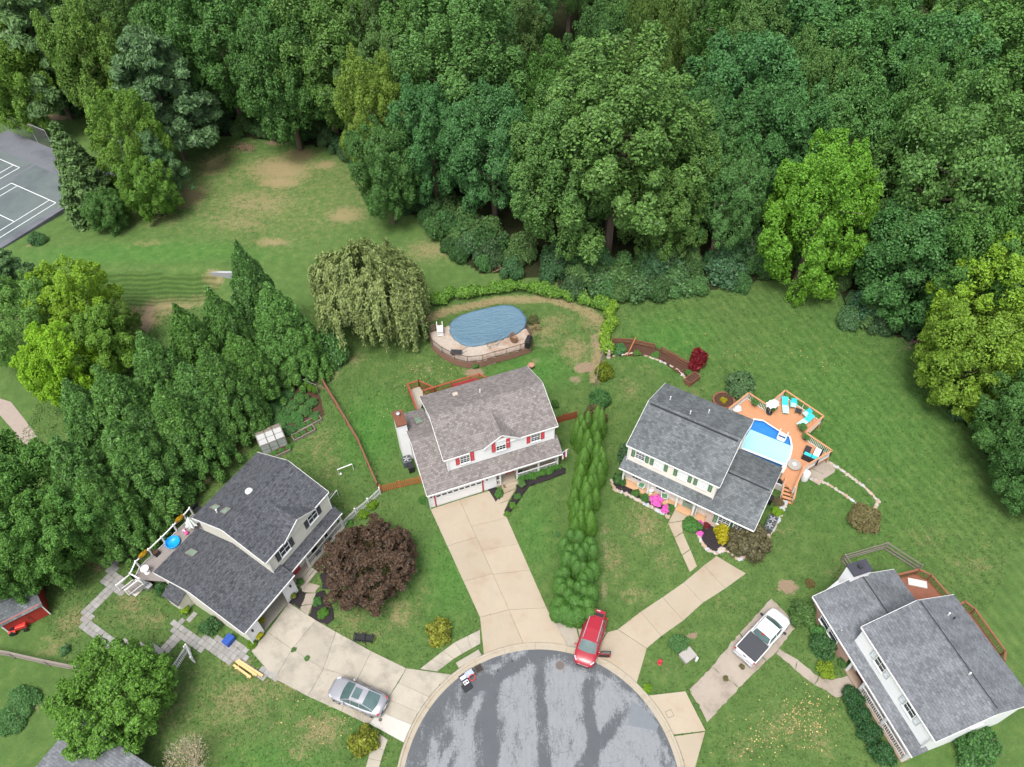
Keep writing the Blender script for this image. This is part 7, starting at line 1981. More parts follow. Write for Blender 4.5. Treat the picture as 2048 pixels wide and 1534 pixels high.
PINK = leafmat('pink_petal', (.62, .09, .46), (.72, .18, .55), .2, .25)
LIME = leafmat('lime_leaf', (.15, .25, .02), (.22, .32, .03), .3, .3)
GOLD = leafmat('gold_leaf', (.32, .30, .012), (.42, .37, .02), .3, .3)
AUT = leafmat('autumn_leaf', (.115, .175, .030), (.200, .190, .045), .28, .6)
PALE = leafmat('pale_twig_leaf', (.30, .27, .17), (.38, .33, .22), .25, .3)

# ---- prototypes (meshes shared by the copies)
OAK = [crown_round(20+i, 80000, .026, LEAF, 1.0, 46, .13, .29) for i in range(3)]
POP = [crown_round(40+i, 86000, .0245, LEAF, 1.35, 64, .11, .22, 'poplar') for i in range(3)]
SPR = [crown_round(60+i, 80000, .020, LEAF, .8, 50, .12, .26, 'spread') for i in range(2)]
CON = [crown_conifer(70+i, 26000, .055, NEEDLE, 15) for i in range(2)]
PIN = [crown_pine(80+i, 44000, .040, NEEDLE) for i in range(2)]
CYC = [crown_cypress(90+i, 74000, .034, CYPL) for i in range(3)]
TRKC = branchy(9, 1.0, .022, .05, 3, WOODM)
TRK = [branchy(5+i, 1.0, .028, .32, 7, WOODM) for i in range(3)]
def tree(px, py, zc, r, hc, mesh, label, name='tree', group=None, tint=(1, 1, 1), hs=1.0, mat=None, base=0.0, trunk=True, rz=None, sy=1.0, cat='tree'):
    """tree whose crown centre (height zc above ground) stands on the sight line of that pixel; r crown radius, hc crown height"""
    x, y = G(px, py, zc)
    return tree_at(x, y, zc-hc/2, r, hc, mesh, label, name, group, tint, trunk, rz, sy, cat)
def tree_at(x, y, zb, r, hc, mesh, label, name='tree', group=None, tint=(1, 1, 1), trunk=True, rz=None, sy=1.0, cat='tree'):
    g0 = gh(x, y)
    o = thing(name, label, cat, (x, y, g0), random.uniform(0, 6.28) if rz is None else rz, group)
    zmax = zm_of(mesh)
    c = put(mesh, 'crown', o, (0, 0, zb), 0, (r, r*sy, hc/zmax)); c.color = (tint[0]*1.26, tint[1]*1.2, tint[2]*.95, 1)
    if trunk:
        Ht = zb+hc*.8; put(TRKC if name in ('cypress_tree', 'pine_tree', 'spruce_tree', 'willow_tree') else random.choice(TRK), 'trunk', o, (0, 0, 0), random.uniform(0, 6), (Ht*1.0, Ht*1.0, Ht))
    return o
ZM = {}
def zm_of(me):
    if me.name not in ZM:
        a = np.empty(len(me.vertices)*3, np.float32); me.vertices.foreach_get('co', a); ZM[me.name] = float(a[2::3].max())
    return ZM[me.name]
def shrub(px, py, r, h, mesh, label, tint=(1, 1, 1), name='shrub', group=None, cat='shrub', parent=None, loc=None, z=0.0, sy=1.0, rz=None):
    x, y = G(px, py, h*.4+z) if loc is None else loc
    zm = zm_of(mesh)
    o = thing(name, label, cat, (x, y, gh(x, y)+z), random.uniform(0, 6.28) if rz is None else rz, group)
    c = put(mesh, 'foliage', o, (0, 0, 0), 0, (r, r*sy, h/zm)); c.color = (*tint, 1)
    b = put(STEM, 'stem', o, (0, 0, 0), 0, (r, r, h)); return o
b = MB()
for k in range(6): a = k*1.05; b.tube([(0, 0, -.05), (.2*math.cos(a), .2*math.sin(a), .35), (.5*math.cos(a), .5*math.sin(a), .75)], [.05, .035, .012], 5)
STEM = b.mesh('stem', WOODM)
SHR = [shrub_mesh(110+i, 8000, .075, LEAF) for i in range(3)]
SHRD = [shrub_mesh(120+i, 8000, .075, LEAFD) for i in range(2)]
SHOL = shrub_mesh(131, 6500, .09, OLIVE, 18); SHRED = shrub_mesh(132, 3000, .13, REDL); SHGOLD = shrub_mesh(133, 2600, .14, GOLD); SHAUT = shrub_mesh(134, 3600, .12, AUT); SHLIME = shrub_mesh(135, 2600, .14, LIME); SHPINK = shrub_mesh(136, 2200, .13, PINK); SHYEW = [shrub_mesh(137+i, 5200, .085, LEAFD, 20) for i in range(2)]
SHPALE = shrub_mesh(141, 900, .10, PALE)

# ---- wood behind the gardens: the trees one can tell apart
T = tree
WG = None
T(1235,280,16,9.2,23,POP[0],'tallest broad tulip tree at the centre of the wood edge',tint=(1.12,1.08,1.0))
T(1130,330,13,6.5,19,POP[1],'tall leafy tree left of the tallest tulip tree',tint=(1.0,1.02,1.0))
T(1330,360,11,6.0,18,POP[2],'leafy tree right of the tallest tulip tree, over the reeds',tint=(1.02,.98,.85))
T(930,120,16,8.8,23,POP[1],'large pale green tree left of centre deep in the wood',tint=(.98,1.05,1.05))
T(880,60,16,7.5,22,POP[2],'large green tree behind the pale one, left of centre',tint=(.95,1.05,.95))
T(985,300,11,5.4,16,OAK[0],'blue green tree beside the tallest tulip tree on its left',tint=(.72,.92,1.15))
T(860,270,11,5.0,16,OAK[1],'blue green tree above the end of the field',tint=(.66,.88,1.05))
T(745,230,12,4.6,17,POP[0],'yellowing tree at the left end of the wood edge',tint=(1.55,1.22,.75))
T(770,340,8,4.2,13,OAK[2],'dark leafy tree at the corner of the field',tint=(.8,.9,.9))
T(1480,190,14,7.0,18,OAK[1],'blue green rounded tree right of the tallest tulip tree',tint=(.68,.92,1.12))
T(1420,300,11,5.0,16,OAK[0],'dark tree close behind the reeds on the right',tint=(.7,.85,.95))
T(1545,290,12,6.0,17,OAK[2],'dark green tree left of the bright maple',tint=(.66,.86,.95))
T(1590,110,15,7.5,20,OAK[0],'blue green tree at the top, right of centre',tint=(.72,.92,1.05))
T(1700,150,15,7.5,20,POP[2],'tall green tree above the bright maple',tint=(.82,1.0,1.0))
T(1690,290,12,5.5,17,OAK[0],'rounded green tree behind the bright maple',tint=(.85,1.0,1.0))
T(1640,425,10.2,5.9,19.5,POP[1],'bright yellow green maple at the right edge of the wood',tint=(1.35,1.5,.6))
T(1830,170,15,7.5,20,OAK[1],'blue green tree in the upper right wood',tint=(.74,.95,1.05))
T(1960,130,16,9.0,22,POP[0],'big pale green tree in the top right corner',tint=(1.0,1.08,.95))
T(1900,370,13,9.5,22,SPR[0],'huge spreading tree at the right edge',tint=(.95,1.0,.95))
T(1840,520,8,6.4,15,OAK[0],'dark leafy tree at the corner of the right lawn',tint=(.72,.92,.98))
T(1985,560,10,5.5,17,OAK[2],'green tree behind the yellow one at the right edge',tint=(.85,.98,.8))
T(2000,610,9,6.2,16,POP[2],'yellow green tree at the right edge over the lawn',tint=(1.85,1.6,.55))
T(1960,710,7,5.6,13,OAK[0],'yellowing tree below the yellow green one on the right',tint=(1.6,1.35,.6))
T(2062,835,6.5,4.4,12,OAK[1],'dark green tree low on the right edge',tint=(.78,.9,.85))
T(2085,935,5.5,3.8,10,OAK[0],'dark bushy tree where the right lawn meets the edge',tint=(.7,.85,.85))
T(640,110,13,7.5,20,OAK[0],'broad olive green tree left of centre at the top',tint=(.95,.95,.8))
T(560,140,12,6.5,18,OAK[2],'dark tree between the pine and the olive green tree',tint=(.7,.8,.75))
T(430,70,14,7.5,20,OAK[0],'dark leafy tree behind the blue pine',tint=(.72,.85,.78))
T(320,190,10,7.8,19,PIN[0],'large blue green pine beside the field','pine_tree',tint=(.95,1.05,1.12))
T(60,70,13,8.0,20,PIN[1],'grey green pine in the top left corner','pine_tree',tint=(1.15,1.2,1.1))
T(30,160,9,5.5,15,OAK[1],'yellow green tree above the tennis court',tint=(1.3,1.2,.7))
T(170,120,11,5.0,17,OAK[0],'pale yellow green tree between the two pines',tint=(1.35,1.2,.9))
T(262,290,8.5,4.6,14.5,POP[2],'lime green tree at the left end of the field',tint=(1.35,1.25,.7))
T(300,385,4.5,3.6,8.5,OAK[2],'bright green bushy tree below the lime green one',tint=(1.2,1.2,.7))
T(160,350,6.6,4.6,13.8,CON[0],'dark spruce standing beside the tennis court','spruce_tree',tint=(.95,1.0,.8))
T(320,340,6,3.2,10,PIN[1],'small blue green pine between the lime tree and field','pine_tree',tint=(.95,1.1,1.1))
for px, py, zc, r, hc, tint, lb in ((215,430,3,2.8,6,(.8,.9,.8),'dark bushy tree between the spruce and the lime tree'),):
    T(px, py, zc, r, hc, OAK[1], lb, tint=tint)
# the mass of the wood behind them
def fill_wood():
    rnd = random.Random(5); pts = [(o.location.x, o.location.y) for o in COL.objects if o.get('category') == 'tree']
    poly = [G(*p) for p in WOOD_EDGE]; P = poly+[(62, 30), (130, 60), (150, 175), (-140, 175), (-110, 112)]
    n = 0; tries = 0
    while n < 165 and tries < 20000:
        tries += 1
        y = rnd.uniform(34, 172); x = rnd.uniform(-130, 130)
        if abs(x) > 16+y*.69: continue
        if not inpoly(np.array([x]), np.array([y]), P)[0]: continue
        if any((x-a)**2+(y-b)**2 < 5.7**2 for a, b in pts): continue
        # keep the outermost fringe for the shrubs
        if not inpoly(np.array([x]), np.array([y-4.5]), P)[0]: continue
        pts.append((x, y)); n += 1
        h_ = rnd.uniform(14, 24); r = rnd.uniform(3.8, 6.4); k = rnd.random()
        m_ = rnd.choice(OAK+POP+SPR); g_ = rnd.uniform(.66, 1.08); tint = (g_*rnd.uniform(.85, 1.15), g_*rnd.uniform(.95, 1.08), g_*rnd.uniform(.75, 1.2))
        u_ = x/max(1, y); where = 'far left' if u_ < -.42 else 'left of centre' if u_ < -.14 else 'middle' if u_ < .16 else 'right of centre' if u_ < .42 else 'far right'
        row = 'front' if y < 92 else 'midway back' if y < 118 else 'far back'
        tone = 'blue green' if tint[2] > tint[0]*1.12 else 'olive green' if tint[0] > tint[2]*1.12 else 'dark green' if g_ < .75 else 'mid green'
        lb = tone+' tree in the wood, '+where+', '+row
        tree_at(x, y, h_*.14, r, h_*.88, m_, lb, tint=tint, group=lb.replace(' tree ', ' trees '))
fill_wood()
# understory along the edge: brambles, saplings, reeds
def understory():
    rnd = random.Random(9)
    E_ = [G(*p) for p in WOOD_EDGE]
    pts = resample(E_, 2.9)
    for i, (x, y) in enumerate(pts):
        for k in range(3):
            r = rnd.uniform(1.2, 2.0)+.45*k; q0, q1 = pts[max(0, i-1)], pts[min(len(pts)-1, i+1)]; dl = math.dist(q0, q1); nx, ny = -(q1[1]-q0[1])/dl, (q1[0]-q0[0])/dl; off = .1+2.1*k+rnd.uniform(-.5, .6); a, b_ = x+nx*off+rnd.uniform(-.8, .8), y+ny*off+rnd.uniform(-.4, .4)
            m_ = rnd.choice(SHR+SHRD); g_ = rnd.uniform(.75, 1.2)
            t_ = i/len(pts); seg = 'near the tennis court' if t_ < .14 else 'at the top of the field' if t_ < .33 else 'at the right end of the field' if t_ < .5 else 'behind the vine fence' if t_ < .62 else 'above the right lawn' if t_ < .8 else 'beside the right lawn'
            lb = ('front', 'middle', 'back')[k]+' row fringe bush '+seg
            shrub(0, 0, r, r*rnd.uniform(1.2, 1.8), m_, lb, (g_*rnd.uniform(.85, 1.15), g_, g_*.95), 'edge_bush', lb+', alike', 'bush', loc=(a, b_))
understory()
for px, py, r, h, t_, lb in ((1205,566,2.4,2.6,(1.3,1.25,1.1),'grey green reed clump left of the vine corner'), (1275,572,2.6,2.8,(1.25,1.2,1.05),'grey green reed clump above the vine corner'), (1345,560,2.8,2.8,(1.3,1.25,1.05),'grey green reed clump at the middle of the lawn edge'), (1450,540,3.0,3.2,(1.0,1.05,1.2),'grey green reed clump below the dark trees on the right'), (1740,610,3.0,3.4,(.9,1.05,1.3),'blue green bush at the corner of the right lawn'), (1320,530,3.2,4.2,(1.3,1.35,1.5),'pale green bush at the foot of the tulip tree'), (1480,500,2.6,4.5,(1.2,1.2,1.1),'drooping pale bush left of the bright maple')):
    global_r = shrub(px, py, r, h, SHYEW[0], lb, t_, 'reed_clump', None, 'bush')
# vine covered fence
def vines():
    pts = wline([(866,612),(905,598),(960,592),(1010,580),(1060,585),(1110,592),(1160,602),(1205,620)]); pts2 = wline([(1214,628),(1224,600),(1222,640),(1214,690)])
    for P_, lb, h_ in ((pts, 'fence overgrown with bright green vines behind the pool', 1.5), (wline([(1206,616),(1222,622),(1218,655),(1209,702)]), 'fence overgrown with yellow green vines beside the right lawn', 1.4)):
        root = thing('vine_fence', lb, 'fence', (*P_[0], 0)); o0 = P_[0]
        Q = resample([(p[0]-o0[0], p[1]-o0[1]) for p in P_], .55)
        for q in Q[::5]: MB().box(q[0]-.05, q[0]+.05, q[1]-.05, q[1]+.05, 0, 1.2).build('post', GREYWOOD, root)
        C = np.array([(q[0]+random.uniform(-.25, .25), q[1]+random.uniform(-.3, .3), random.uniform(.5, 1.0)*h_/1.5) for q in Q]); Rr = np.array([random.uniform(.5, .85) for _ in Q])
        P3, nn = lobes_pts(C, Rr, 13000 if len(Q) > 20 else 5000, 1.0); P3[:, 2] = np.maximum(P3[:, 2], .03)
        m_ = cards('vines', P3, nn, .17, LEAF, 1.3); v = put(m_, 'vines', root); v.color = (1.55, 1.5, .7, 1) if 'bright' in lb else (2.1, 1.75, .6, 1)
vines()
T(733,572,5.9,6.9,11.8,crown_willow(7,95000,.020,WIL),'pale weeping willow beside the pool garden','willow_tree')
# ---- evergreen screen on the left
for i, (px, py, zc, r, hc, lb) in enumerate([
    (508,585,7.5,3.4,14,'tall dark cypress at the top end of the evergreen screen'), (560,650,6.5,4.0,12,'broad dark cypress beside the willow bush'), (455,670,7,3.6,13,'cypress second from the top of the evergreen screen'), (395,705,7.3,3.8,13.5,'pointed cypress third from the top of the screen'),
    (440,775,6,3.8,11.5,'lower cypress facing the vegetable plots'), (330,760,7.3,4.0,13.5,'pointed cypress in the middle of the screen'), (360,850,6,4.0,11.5,'cypress facing the vegetable plots, below the middle'), (255,830,7.5,4.2,14,'tall cypress left of the middle of the screen'), (190,850,7,3.6,13,'pale tipped cypress over the footpath'),
    (270,920,6.3,4.2,12,'broad cypress facing the left house'), (170,960,6.8,4.2,12.5,'broad cypress above the paver walk'), (590,690,4.2,3.2,8,'short cypress at the willow end of the screen'), (490,735,5,3.6,10,'short cypress overhanging the vegetable plots'), (300,880,5.5,3.6,10.5,'cypress low on the house side, near the greenhouse'), (210,1010,5.5,3.6,10.5,'cypress low on the house side, near the raised deck'), (400,800,5.6,3.6,11,'cypress low on the house side, above the greenhouse')]):
    g_ = random.uniform(.95, 1.2); T(px, py, zc, r*1.03, hc, CYC[i % 3], lb, 'cypress_tree', tint=(g_, g_*1.02, g_*random.uniform(.85, 1.15)))
for px, py, zc, r, hc, m_, tint, lb in [(55,985,7,4.6,12,OAK[0],(.85,1.0,.75),'leafy tree at the left edge above the shed'), (85,1075,5.4,4.1,9.8,OAK[2],(.88,1.0,.72),'leafy tree beside the paver walk'), (20,1105,5.2,4.0,9.5,OAK[0],(.85,1.0,.75),'leafy tree hanging over the red shed'), (180,1020,5,3.6,9,OAK[1],(.8,.98,.75),'leafy tree between the screen and the paver walk'),
    (150,600,6,4.6,10.5,POP[1],(1.9,1.62,.5),'golden green tree on the left behind the screen'), (45,640,5.5,4.8,10,SPR[1],(1.25,1.25,1.05),'pale green tree at the left edge'), (120,730,5,3.8,9.5,OAK[0],(2.1,1.95,.45),'bright yellow tree above the footpath'), (195,690,5,3.6,9,OAK[1],(1.35,1.3,.7),'yellow green tree next to the bright yellow one'), (20,560,6,3.4,9,PIN[0],(1.3,1.4,1.4),'grey blue pine at the left edge'), (230,655,3.5,3.0,6.5,SPR[0],(1.0,.9,.6),'olive bushy tree beside the bare soil bank')]:
    T(px, py, zc, r, hc, m_, lb, tint=tint)
T(655,690,2.2,2.3,4.4,SHYEW[1],'grey green bush under the willow',tint=(1.15,1.25,1.1),trunk=False,cat='bush',name='bush')
# ---- purple leafed tree
T(735,1128,2.7,4.15,4.4,crown_round(200,70000,.030,PUR,.62,150,.06,.14,'spread'),'dark purple leafed tree on the front lawn of the left house','purple_tree')
# ---- round tree at the lower left
T(228,1398,3.4,4.5,6.4,crown_round(201,80000,.025,CYPL,.68,110,.09,.17,'spread'),'dense round green tree at the lower left','round_tree',tint=(1.2,1.2,.7))
# bare twiggy shrub at the lower edge
o = thing('bare_shrub', 'pale bare branched shrub at the bottom left edge', 'shrub', gp(393,1535))
b = MB(); rr = random.Random(3)
for k in range(44):
    a = rr.uniform(0, 6.28); L = rr.uniform(1.2, 2.2); p1 = (L*.3*math.cos(a), L*.3*math.sin(a), L*.7); p2 = (L*.7*math.cos(a+.2), L*.7*math.sin(a+.2), L*1.3)
    b.tube([(0, 0, 0), p1, p2], [.04, .025, .008], 5)
    for j in range(5):
        t = rr.uniform(.4, 1); q = lerp(p1, p2, t); a2 = a+rr.uniform(-1.2, 1.2); b.tube([q, (q[0]+.5*math.cos(a2), q[1]+.5*math.sin(a2), q[2]+.35)], [.014, .004], 4)
b.build('branches', M('pale_twigs', (.36, .31, .24), .9, .2, 5), o)
c = put(crown_sparse(202, 1400, .035, PALE), 'leaves', o, (0, 0, .9), 0, (1.7, 1.7, 1.5))
# ---- pointed evergreen row
def spire_tree(name, label, tips, mat, seed, blunt, n):
    """tips: (px, py, z, r) surveyed spire tops; one tree with its own spires standing on the ground"""
    W3 = [(*G(px, py, z), z, r*(1.12 if not blunt else 1.0)) for px, py, z, r in tips]
    cx = sum(t[0] for t in W3)/len(W3); cy = sum(t[1] for t in W3)/len(W3)
    m_ = crown_pointed(seed, n, .062, mat, [(x-cx, y-cy, z, r) for x, y, z, r in W3], blunt=blunt)
    o = thing(name, label, 'tree', (cx, cy, 0)); put(m_, 'crown', o); h_ = max(t[2] for t in W3); put(TRKC, 'trunk', o, (0, 0, 0), 0, (h_*.9, h_*.9, h_*.9))
def arb_row():
    A = [(495,55,4.6,.62),(395,105,4.4,.55),(325,140,4.4,.60),(535,85,4.5,.6),(285,200,3.9,.55),(350,205,4.2,.55),(320,265,3.9,.55),(470,205,4.3,.6),(490,315,4.2,.6),(390,300,4.2,.6),(415,390,4.3,.65),(360,475,4.4,.72),(485,445,4.2,.6),(530,475,4.0,.6),(550,530,3.7,.55),(480,575,4.3,.6),(325,650,4.2,.68),(445,650,4.2,.6),(515,640,3.7,.6),(300,765,4.0,.6),(370,775,3.9,.5),(425,765,4.2,.62),(380,835,4.3,.75),(460,760,3.8,.6),(280,1025,3.8,.6),(385,1015,3.9,.6),(330,1045,3.7,.5),(320,1125,3.7,.6),(425,1135,3.9,.65),(265,1205,3.3,.55),(320,1180,3.4,.5),(375,1120,3.5,.5),(260,900,3.4,.55),(470,900,3.4,.55),(400,960,3.6,.55)]
    A = [(1100+x/5.1125, 800+y/5.1125, z, r) for x, y, z, r in A]; A.sort(key=lambda t: t[1])
    names = ['pointed golden green arborvitae farthest up the row, beside the dark red fence', 'pointed arborvitae second from the far end of the row', 'pointed arborvitae in the middle of the row', 'pointed arborvitae fourth from the far end of the row', 'pointed arborvitae next to the rounded junipers']
    for i in range(5): spire_tree('arborvitae', names[i], A[i*7:(i+1)*7], ARB, 300+i, False, 30000)
    J = [(1165,240,3.0,.5),(1235,245,3.0,.55),(1115,305,2.8,.5),(1160,360,3.0,.55),(1215,350,3.0,.45),(1320,300,2.9,.55),(1285,340,3.0,.45),(1245,385,3.0,.5),(1345,360,2.6,.5),(1140,415,3.0,.6),(1195,440,2.9,.5),(1220,490,2.9,.5),(1120,540,2.7,.55),(1265,500,2.7,.45),(1350,500,2.7,.6),(1310,550,2.7,.5),(1270,590,2.6,.5),(1080,560,2.4,.5),(1080,625,2.7,.6),(1160,640,2.6,.5),(1100,670,2.7,.55),(1225,660,2.7,.45),(1265,645,2.7,.45),(1275,690,2.6,.5),(1335,690,2.7,.6),(1150,715,2.7,.55),(1200,765,2.8,.75),(1245,800,2.5,.6),(1305,790,2.6,.65),(1075,780,2.4,.65),(1125,840,2.5,.75),(1230,860,2.4,.75),(1320,860,2.2,.6),(1060,860,2.0,.6),(1170,880,2.2,.7)]
    J = [(850+x/3.994, 1000+y/3.994, z, r) for x, y, z, r in J]; J.sort(key=lambda t: t[1])
    names = ['blunt tipped juniper at the head of the rounded group', 'blunt tipped juniper second in the rounded group', 'blunt tipped juniper third in the rounded group', 'blunt tipped juniper nearest the red car']
    for i in range(4): spire_tree('juniper', names[i], J[i*9:(i+1)*9], JUN, 320+i, True, 30000)
arb_row()
# ---- garden shrubs and flowers
for px, py, r, h, m_, t_, lb in [
    (880,1265,1.35,1.5,SHAUT,(1.2,1.15,.8),'yellow green shrub with rusty leaves beside the pavement'), (724,1485,1.35,1.7,SHAUT,(1.1,1.1,.8),'yellow and rust speckled shrub beside the silver car driveway'),
    (1497,1072,2.25,2.6,SHOL,(1,1,1),'large olive brown shrub at the corner of the right house'), (1448,1062,1.05,1.5,SHGOLD,(1,1,1),'bright yellow shrub under the wing window'), (1386,1050,1.0,.9,SHR[0],(.9,1.15,.8),'leafy green perennial clump right of the front walk'),
    (1395,718,1.2,2.6,SHRED,(.85,.9,.9),'red leafed shrub rising from the wooden planter'), (1480,767,1.9,2.0,SHYEW[1],(1.35,1.2,1.2),'dark grey green shrub with bare patches behind the right house'), (1255,905,1.3,1.5,SHYEW[0],(1.0,1.0,1.0),'dark shrub at the left end of the right house'), (1200,800,1.5,2.6,SHR[1],(.9,1.1,1.0),'big leaved shrub at the far end of the arborvitae row'), (1190,830,1.4,2.0,SHOL,(1.1,1,.9),'brownish shrub behind the arborvitae row'), (1210,742,1.1,1.7,SHLIME,(.7,.62,.7),'pale flowering shrub beside the rail fence'),
    (418,1253,1.0,1.5,SHYEW[0],(1.2,1.3,1.1),'rounded dark shrub by the left garage wall'), (325,1178,.8,1.4,SHYEW[1],(1.0,1.15,.9),'dark shrub beside the lean-to'), (80,490,1.3,1.4,SHYEW[1],(1,1.1,.9),'small round bush on the field near the tennis court'), (1358,1287,.95,1.2,SHR[2],(1.0,1.1,1.1),'small grey green shrub behind the utility box'), (1725,1035,1.8,1.3,SHOL,(1.2,1.15,.9),'dry ornamental grass clump on the right lawn'),
    (1605,1225,1.35,1.7,SHR[0],(1.0,.95,.8),'rounded green shrub in front of the pickup'), (1636,1265,1.0,1.1,SHR[1],(.85,1.1,.8),'spreading leafy shrub under the brick wall window'), (1645,1290,1.35,1.5,SHYEW[0],(.75,.9,.7),'dark green shrub right of the brick wall'), (1650,1340,.85,.8,SHLIME,(.9,.9,.9),'lime green mound beside the near walk'), (1690,1325,.6,.8,SHR[2],(.9,1,.8),'small green shrub by the near porch steps'),
    (1708,1395,1.05,1.3,SHYEW[1],(.55,.75,.6),'dark clipped shrub first along the near porch'), (1722,1430,1.0,1.3,SHYEW[0],(.55,.75,.6),'dark clipped shrub second along the near porch'), (1740,1465,1.05,1.3,SHYEW[1],(.55,.75,.6),'dark clipped shrub third along the near porch'), (1765,1505,1.1,1.4,SHYEW[0],(.65,.85,.7),'dark clipped shrub at the end of the near porch'), (1960,1500,2.2,2.3,SHR[1],(.8,.95,.8),'large green shrub behind the near house gable'),
    (850,660,.8,1.3,SHR[2],(.9,1.05,.7),'green bush at the left end of the pool deck'), (952,725,.8,.9,SHR[0],(.9,1.15,.8),'green bush in front of the pool deck railing'), (1066,640,.8,1.0,SHOL,(.9,1.1,.8),'grassy clump at the right end of the covered pool'), (1072,655,.7,.8,SHPALE,(.8,.75,.6),'dry grass clump right of the covered pool'), (1238,697,1.0,1.0,SHR[2],(.9,1.15,1.2),'blue green perennial beside the garden statue'), (1275,706,.5,.5,SHR[0],(1.1,1.2,.7),'bright green perennial in the far bed near the leaning pole'), (1312,708,.6,.6,SHR[1],(1.1,1.2,.8),'strappy green plant in the middle of the far bed'), (1378,745,.5,.6,SHR[2],(1,1.2,.8),'green plant below the red leafed shrub'),
    (1240,960,.8,1.0,SHR[0],(.7,.85,.65),'dark green shrub at the porch end bed'), (1272,984,.5,.6,SHR[1],(.9,1.05,.7),'small green shrub in the porch bed'), (1290,995,.55,.6,SHR[2],(.85,1.0,.7),'low green shrub left of the pink flowers'), (1315,998,.75,.8,SHPINK,(1,1,1),'mass of pink flowers in front of the porch'), (1330,1016,.5,.6,SHPINK,(1,.95,1),'pink flowers at the near end of the porch bed'), (1342,1015,.5,.6,SHR[0],(.8,1.1,.7),'green shrub between the pink flowers and the walk'), (1403,1047,.35,.4,SHPINK,(1,.9,.95),'small pink flowers right of the front walk'), (1401,1066,.35,.4,SHPINK,(1,.95,1),'pink flowers on the stone curve'), (1413,1050,.4,.4,SHRED,(.8,1.2,1),'low reddish plant in the dark mulch'), (1470,1100,.7,.6,SHR[1],(.8,1.1,.7),'low green plant at the top of the tan driveway'), (1553,1022,.6,.6,SHLIME,(.8,1,.8),'bright green plant by the edging stones'), (1556,1003,.6,.6,SHOL,(1.1,1,1),'brownish plant beside the black bin'),
    (997,985,.55,.7,SHR[1],(1.05,1.2,.8),'green shrub in the small bed right of the garage'), (1035,992,.4,.45,SHR[2],(1.0,1.2,.8),'small green shrub at the edge of the walk'), (1025,1010,.4,.4,SHR[0],(1.2,1.25,.6),'yellow green low plant along the walk'), (1014,1028,.4,.4,SHR[1],(1.2,1.25,.6),'yellow green low plant at the tail of the bed'), (1045,953,.75,.7,SHR[0],(.85,1.1,.6),'green hedge shrub nearest the porch steps'), (1062,948,.75,.7,SHR[1],(.85,1.1,.6),'green hedge shrub second along the middle porch'), (1080,942,.75,.7,SHR[2],(.9,1.1,.6),'green hedge shrub third along the middle porch'), (1098,936,.75,.7,SHR[0],(.85,1.1,.6),'green hedge shrub fourth along the middle porch'), (1113,931,.6,.7,SHR[1],(.85,1.1,.6),'green hedge shrub at the flag end of the middle porch'),
    (646,1225,.6,.6,SHR[2],(1.0,1.2,.5),'green plant with orange flowers in the kidney bed'), (634,1202,.5,.5,SHR[0],(.8,1.1,.8),'green plant at the head of the kidney bed'), (725,1030,.6,.6,SHLIME,(.7,.85,.7),'lime green plant along the white picket fence'), (745,1010,.6,.7,SHLIME,(.7,.85,.7),'lime green plant at the end of the white picket fence'), (700,1045,.5,.5,SHR[1],(1,1.2,.7),'green plant near the left porch end'), (845,1000,.5,.6,SHR[2],(.85,1.1,.7),'green shrub by the left garage corner'), (1110,808,.5,.9,SHR[0],(1.1,1.2,.9),'small shrub at the right end wall of the middle house'), (1295,1375,.4,.45,SHLIME,(.75,.95,.7),'lime plant at the kerb between two driveways'), (505,1287,.5,.5,SHLIME,(.6,.8,.6),'leafy planter mound beside the left garage corner'), (1116,1068,.28,.3,SHR[2],(.9,1.1,1),'tiny green shrub on the lawn beside the arborvitae'), (1620,1165,.5,.5,SHOL,(1.2,1,.7),'small flowering plant at the near house corner'), (1447,800,.4,.5,SHGOLD,(1,1,1),'yellow flowers in the brick ring'), (1540,1085-70,.3,.3,SHR[0],(1,1,.8),'small plant by the wing wall'), (130,1300,.5,.7,SHYEW[0],(1.6,1.7,1.7),'pale grey green sapling above the board fence'), (40,1400,1.6,1.0,SHR[1],(.8,.95,.8),'tangled low bush below the board fence at the left edge'), (20,1440,1.5,.9,SHR[2],(.75,.9,.75),'weedy bush at the left edge')]:
    shrub(px, py, r, h, m_, lb, t_)
# vegetable garden plants
rv = random.Random(12)
VEG = [(525,830,.9,.9),(545,815,.8,1.0),(560,840,.9,.8),(580,815,.8,1.0),(600,800,.7,1.1),(590,835,.8,.7),(612,820,.7,.9),(575,790,.7,.8),(540,850,.6,.6),(625,800,.6,.8),(510,845,.7,.8),(560,800,.7,.9),(600,850,.5,.6),(630,830,.5,.6),(535,800,.6,.8),(575,860,.6,.6)]
for px, py, r, h in VEG: shrub(px+rv.uniform(-4, 4), py+rv.uniform(-4, 4), r*1.35, h, rv.choice(SHR), 'leafy vegetable plant behind the greenhouse', (rv.uniform(.8, 1.1), rv.uniform(1, 1.2), rv.uniform(.8, 1.2)), 'vegetable_plant', 'vegetables behind the greenhouse', 'plant')
for root in VB:
    for k in range(3): c = put(SHR[k % 3], 'plants', root, (-.7+.7*k, 0, .2), k, (.4, .34, .3)); c.color = (.95, 1.2, .8, 1)
for k in range(6): c = put(SHR[k % 3], 'vines', TR, (-1.6+.64*k, 0, .25), k, (.5, .35, .95)); c.color = (1.5, 1.5, .6, 1)
for pl_, ym in RAILPL:
    c = put(SHGOLD, 'flowers', pl_, (0, 0, .1), 0, (.5, .2, .35)); c.color = (1.3, .9, .8, 1)
for o, kind, r, z in POTS:
    c = put({'g': SHR[0], 'r': SHAUT, 'y': SHGOLD, 'l': SHLIME}[kind], 'plant', o, (0, 0, z), 0, (r, r, r*.9)); c.color = (1, 1.1, .9, 1)
